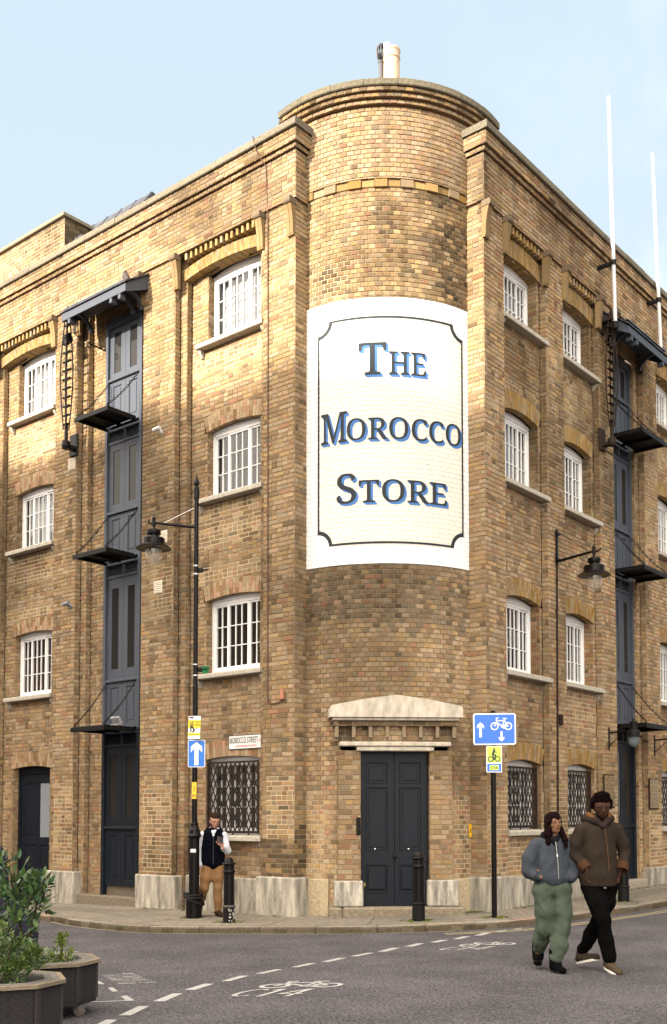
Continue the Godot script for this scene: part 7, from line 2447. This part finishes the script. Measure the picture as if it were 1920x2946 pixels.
func build_plants() -> void:
	M.steel_dull = mat(Color(0.5, 0.48, 0.45), 0.45, 0.8)
	var p1 := planter(V(-2.68, road_y(-2.6), -9.0), 0.42, 1.25, 0.72, "dark octagonal planter on castors with a weathered rim, the shrub behind it")
	p1.set_meta("label", "farther dark planter on castors holding the leafy shrub and yellow flowers")
	var p2 := planter(V(-2.70, road_y(-2.7), -7.93), 0.36, 1.25, 0.72, "dark planter on castors in front of the shrub planter")
	var g := [Color(0.035, 0.078, 0.022), Color(0.055, 0.11, 0.03), Color(0.028, 0.06, 0.032), Color(0.085, 0.14, 0.04), Color(0.05, 0.07, 0.02)]
	var base := p1.position
	var o := thing("laurel_shrub", "tall glossy green shrub growing in the farther planter", "shrub", base + V(0.06, 0.41, 0.02))
	shrub(o, [[V(-0.12, 0.72, 0.02), 0.20], [V(-0.22, 0.50, 0.05), 0.22], [V(-0.02, 0.58, 0.0), 0.17], [V(0.12, 0.70, 0.0), 0.10], [V(0.10, 0.55, 0.03), 0.14], [V(-0.30, 0.30, 0.08), 0.20], [V(-0.05, 0.36, 0.08), 0.17], [V(-0.25, 0.85, 0.0), 0.12]], 270, 420, 0.088, g, Color(0.07, 0.045, 0.028), [[V(0.03, 0, 0), V(0.02, 0.18, 0.01), V(-0.06, 0.45, 0.0), V(-0.12, 0.8, 0.0)], [V(0.02, 0.15, 0.01), V(0.06, 0.3, 0.0), V(0.11, 0.55, 0.0), V(0.17, 0.72, 0.0)], [V(0.01, 0.1, 0.0), V(-0.1, 0.3, 0.02), V(-0.24, 0.5, 0.04), V(-0.26, 0.8, 0.02)]])
	o = thing("spurge_plant", "bright yellow green plant sprouting at the planter's far edge", "plant", base + V(0.36, 0.41, -0.02))
	var yg := [Color(0.11, 0.16, 0.02), Color(0.16, 0.19, 0.025), Color(0.075, 0.12, 0.025)]
	shrub(o, [[V(0.0, 0.09, 0), 0.085], [V(0.08, 0.08, 0.02), 0.06], [V(-0.06, 0.07, 0.03), 0.06], [V(0.01, 0.20, 0.0), 0.035], [V(0.02, 0.25, 0.0), 0.03]], 150, 120, 0.042, yg, Color(0.1, 0.1, 0.03), [[V(0, 0, 0), V(0.01, 0.12, 0), V(0.015, 0.27, 0)]])
	o = thing("yellow_flower_plant", "low plant with yellow flowers at the foot of the shrub", "plant", base + V(0.0, 0.41, 0.14))
	shrub(o, [[V(-0.1, 0.10, 0.0), 0.10], [V(0.05, 0.07, 0.0), 0.08], [V(-0.08, 0.2, 0.0), 0.05], [V(0.14, 0.07, 0.0), 0.07]], 140, 120, 0.045, [Color(0.09, 0.14, 0.02), Color(0.06, 0.11, 0.02)], Color(0.1, 0.1, 0.03), [[V(-0.08, 0, 0), V(-0.09, 0.1, 0), V(-0.08, 0.22, 0)]])
	for q in [V(-0.10, 0.22, 0.03), V(-0.07, 0.25, 0.02), V(-0.05, 0.21, 0.04), V(0.10, 0.14, 0.03), V(0.125, 0.13, 0.02), V(-0.12, 0.19, 0.02)]:
		var fb := MB.new()
		for k in 6:
			var t := TAU * k / 6
			var c := V(cos(t), 0.3, sin(t)) * 0.016
			fb.tri(q, q + c + V(-sin(t), 0, cos(t)) * 0.009, q + c - V(-sin(t), 0, cos(t)) * 0.009, Color(0.62, 0.52, 0.05))
		put(fb, "flower", M.leaf, o)
	o = thing("feathery_shrub", "dense fine leaved green bush spilling over the nearer planter", "shrub", p2.position + V(0.24, 0.41, 0.0))
	shrub(o, [[V(-0.05, 0.10, 0.0), 0.14], [V(0.10, 0.13, 0.0), 0.11], [V(0.22, 0.22, -0.05), 0.09], [V(-0.22, 0.14, 0.0), 0.17], [V(0.05, 0.27, -0.05), 0.13], [V(-0.1, 0.36, -0.1), 0.14]], 290, 1500, 0.040, [Color(0.06, 0.10, 0.02), Color(0.035, 0.07, 0.018), Color(0.09, 0.13, 0.025)], Color(0.06, 0.05, 0.03), [[V(0, 0, 0), V(0.02, 0.15, 0), V(0.05, 0.3, 0)]])
	# a scooter under a dark cover, parked behind the planters
	o = thing("covered_scooter", "parked scooter under a dark purple cover behind the planters", "scooter", V(-3.95, road_y(-3.9), -12.0))
	var cb := MB.new()
	blob(cb, [[V(-0.5, 0.45, 0.2), V(0.28, 0.45, 0.0), 0.3, 0.26], [V(-0.35, 0.6, 0.2), V(0.05, 1.05, 0.05), 0.26, 0.18], [V(0.05, 1.05, 0.05), V(0.14, 1.25, 0.0), 0.18, 0.11], [V(0.1, 0.9, 0.02), V(0.42, 0.35, 0.0), 0.17, 0.15]], 0.026, 0.08, Color(0.035, 0.032, 0.05), 0.035, 2.4)
	put(cb, "cover", M.smooth_cloth, o)
	for q in [V(0.46, 0.2, 0.12), V(-0.6, 0.2, 0.25)]:
		cb = MB.new()
		cb.lathe(Transform3D(Basis(Vector3.UP, 0.3) * Basis(Vector3.RIGHT, PI / 2), q), [[0.0, -0.04], [0.1, -0.05], [0.17, -0.055], [0.20, -0.03], [0.20, 0.03], [0.17, 0.055], [0.1, 0.05], [0.0, 0.04]], 22)
		put(cb, "wheel", M.rubber, o)

func _ready() -> void:
	rng.seed = 20240
	noise.seed = 4; noise.frequency = 0.02; noise.fractal_octaves = 4
	noise2.seed = 11; noise2.frequency = 0.02; noise2.fractal_octaves = 3
	# camera: a lens shifted upward, held almost level
	var cam := Camera3D.new()
	cam.name = "camera"
	add_child(cam)
	cam.position = Vector3(0, 1.66, 0)
	cam.rotation_degrees.x = 2.8
	cam.near = 0.05
	cam.far = 500.0
	cam.projection = Camera3D.PROJECTION_FRUSTUM
	cam.keep_aspect = Camera3D.KEEP_HEIGHT
	cam.size = 0.05 * 2946.0 / 3033.0
	cam.frustum_offset = Vector2(0, 0.05 * 724.0 / 3033.0)
	cam.current = true
	# sky, sun, exposure
	var sky := Sky.new()
	var sm := ProceduralSkyMaterial.new()
	sm.sky_top_color = Color(0.266, 0.300, 0.323)
	sm.sky_horizon_color = Color(0.296, 0.314, 0.327)
	sm.sky_curve = 0.4
	sm.sun_angle_max = 92.0
	sm.sun_curve = 2.2
	sm.sky_energy_multiplier = 1.0
	# thin veils of high cloud
	var cf := FastNoiseLite.new()
	cf.seed = 3; cf.frequency = 0.008; cf.fractal_octaves = 5; cf.domain_warp_enabled = true; cf.domain_warp_amplitude = 60.0
	var ci := cf.get_seamless_image(1024, 512)
	ci.convert(Image.FORMAT_RGBA8)
	for y in 512:
		for x in 1024:
			var v := clampf((ci.get_pixel(x, y).r - 0.48) * 2.6, 0.0, 1.0)
			ci.set_pixel(x, y, Color(1, 1, 1, v * v * (3.0 - 2.0 * v)))
	sm.sky_cover = ImageTexture.create_from_image(ci)
	sm.sky_cover_modulate = Color(1.0, 0.95, 0.9, 0.013)
	sm.ground_bottom_color = Color(0.3, 0.28, 0.26)
	sm.ground_horizon_color = Color(0.5, 0.5, 0.5)
	sky.sky_material = sm
	var env := Environment.new()
	env.background_mode = Environment.BG_SKY
	env.sky = sky
	env.background_energy_multiplier = 1.6
	env.tonemap_mode = Environment.TONE_MAPPER_LINEAR
	env.tonemap_exposure = 7.1
	env.sdfgi_enabled = true; env.ssao_enabled = true; env.ssil_enabled = true
	var we := WorldEnvironment.new()
	we.name = "world"
	we.environment = env
	add_child(we)
	var sun := DirectionalLight3D.new()
	sun.name = "sun"
	sun.light_color = Color(1.0, 0.955, 0.895)
	sun.light_energy = 0.62
	sun.light_angular_distance = 0.8
	sun.shadow_enabled = true
	add_child(sun)
	var to := Vector3(-0.713, 0.366, 0.598).normalized()
	sun.look_at_from_position(to * 10.0, Vector3.ZERO)
	FL = fr("left", CO, DL, NL)
	FRR = fr("right", CO, DR, NR)
	FT = fr("tower", CEN, Vector3.RIGHT, Vector3.BACK, TR)
	var th := deg_to_rad(3.4)
	FP = fr("portal", CEN + Vector3(sin(th), 0, cos(th)) * 1.98, Vector3(cos(th), 0, -sin(th)), Vector3(sin(th), 0, cos(th)))
	make_materials()
	build_ground()
	build_house()
	build_opposite()
	build_furniture()
	build_people()
	build_plants()
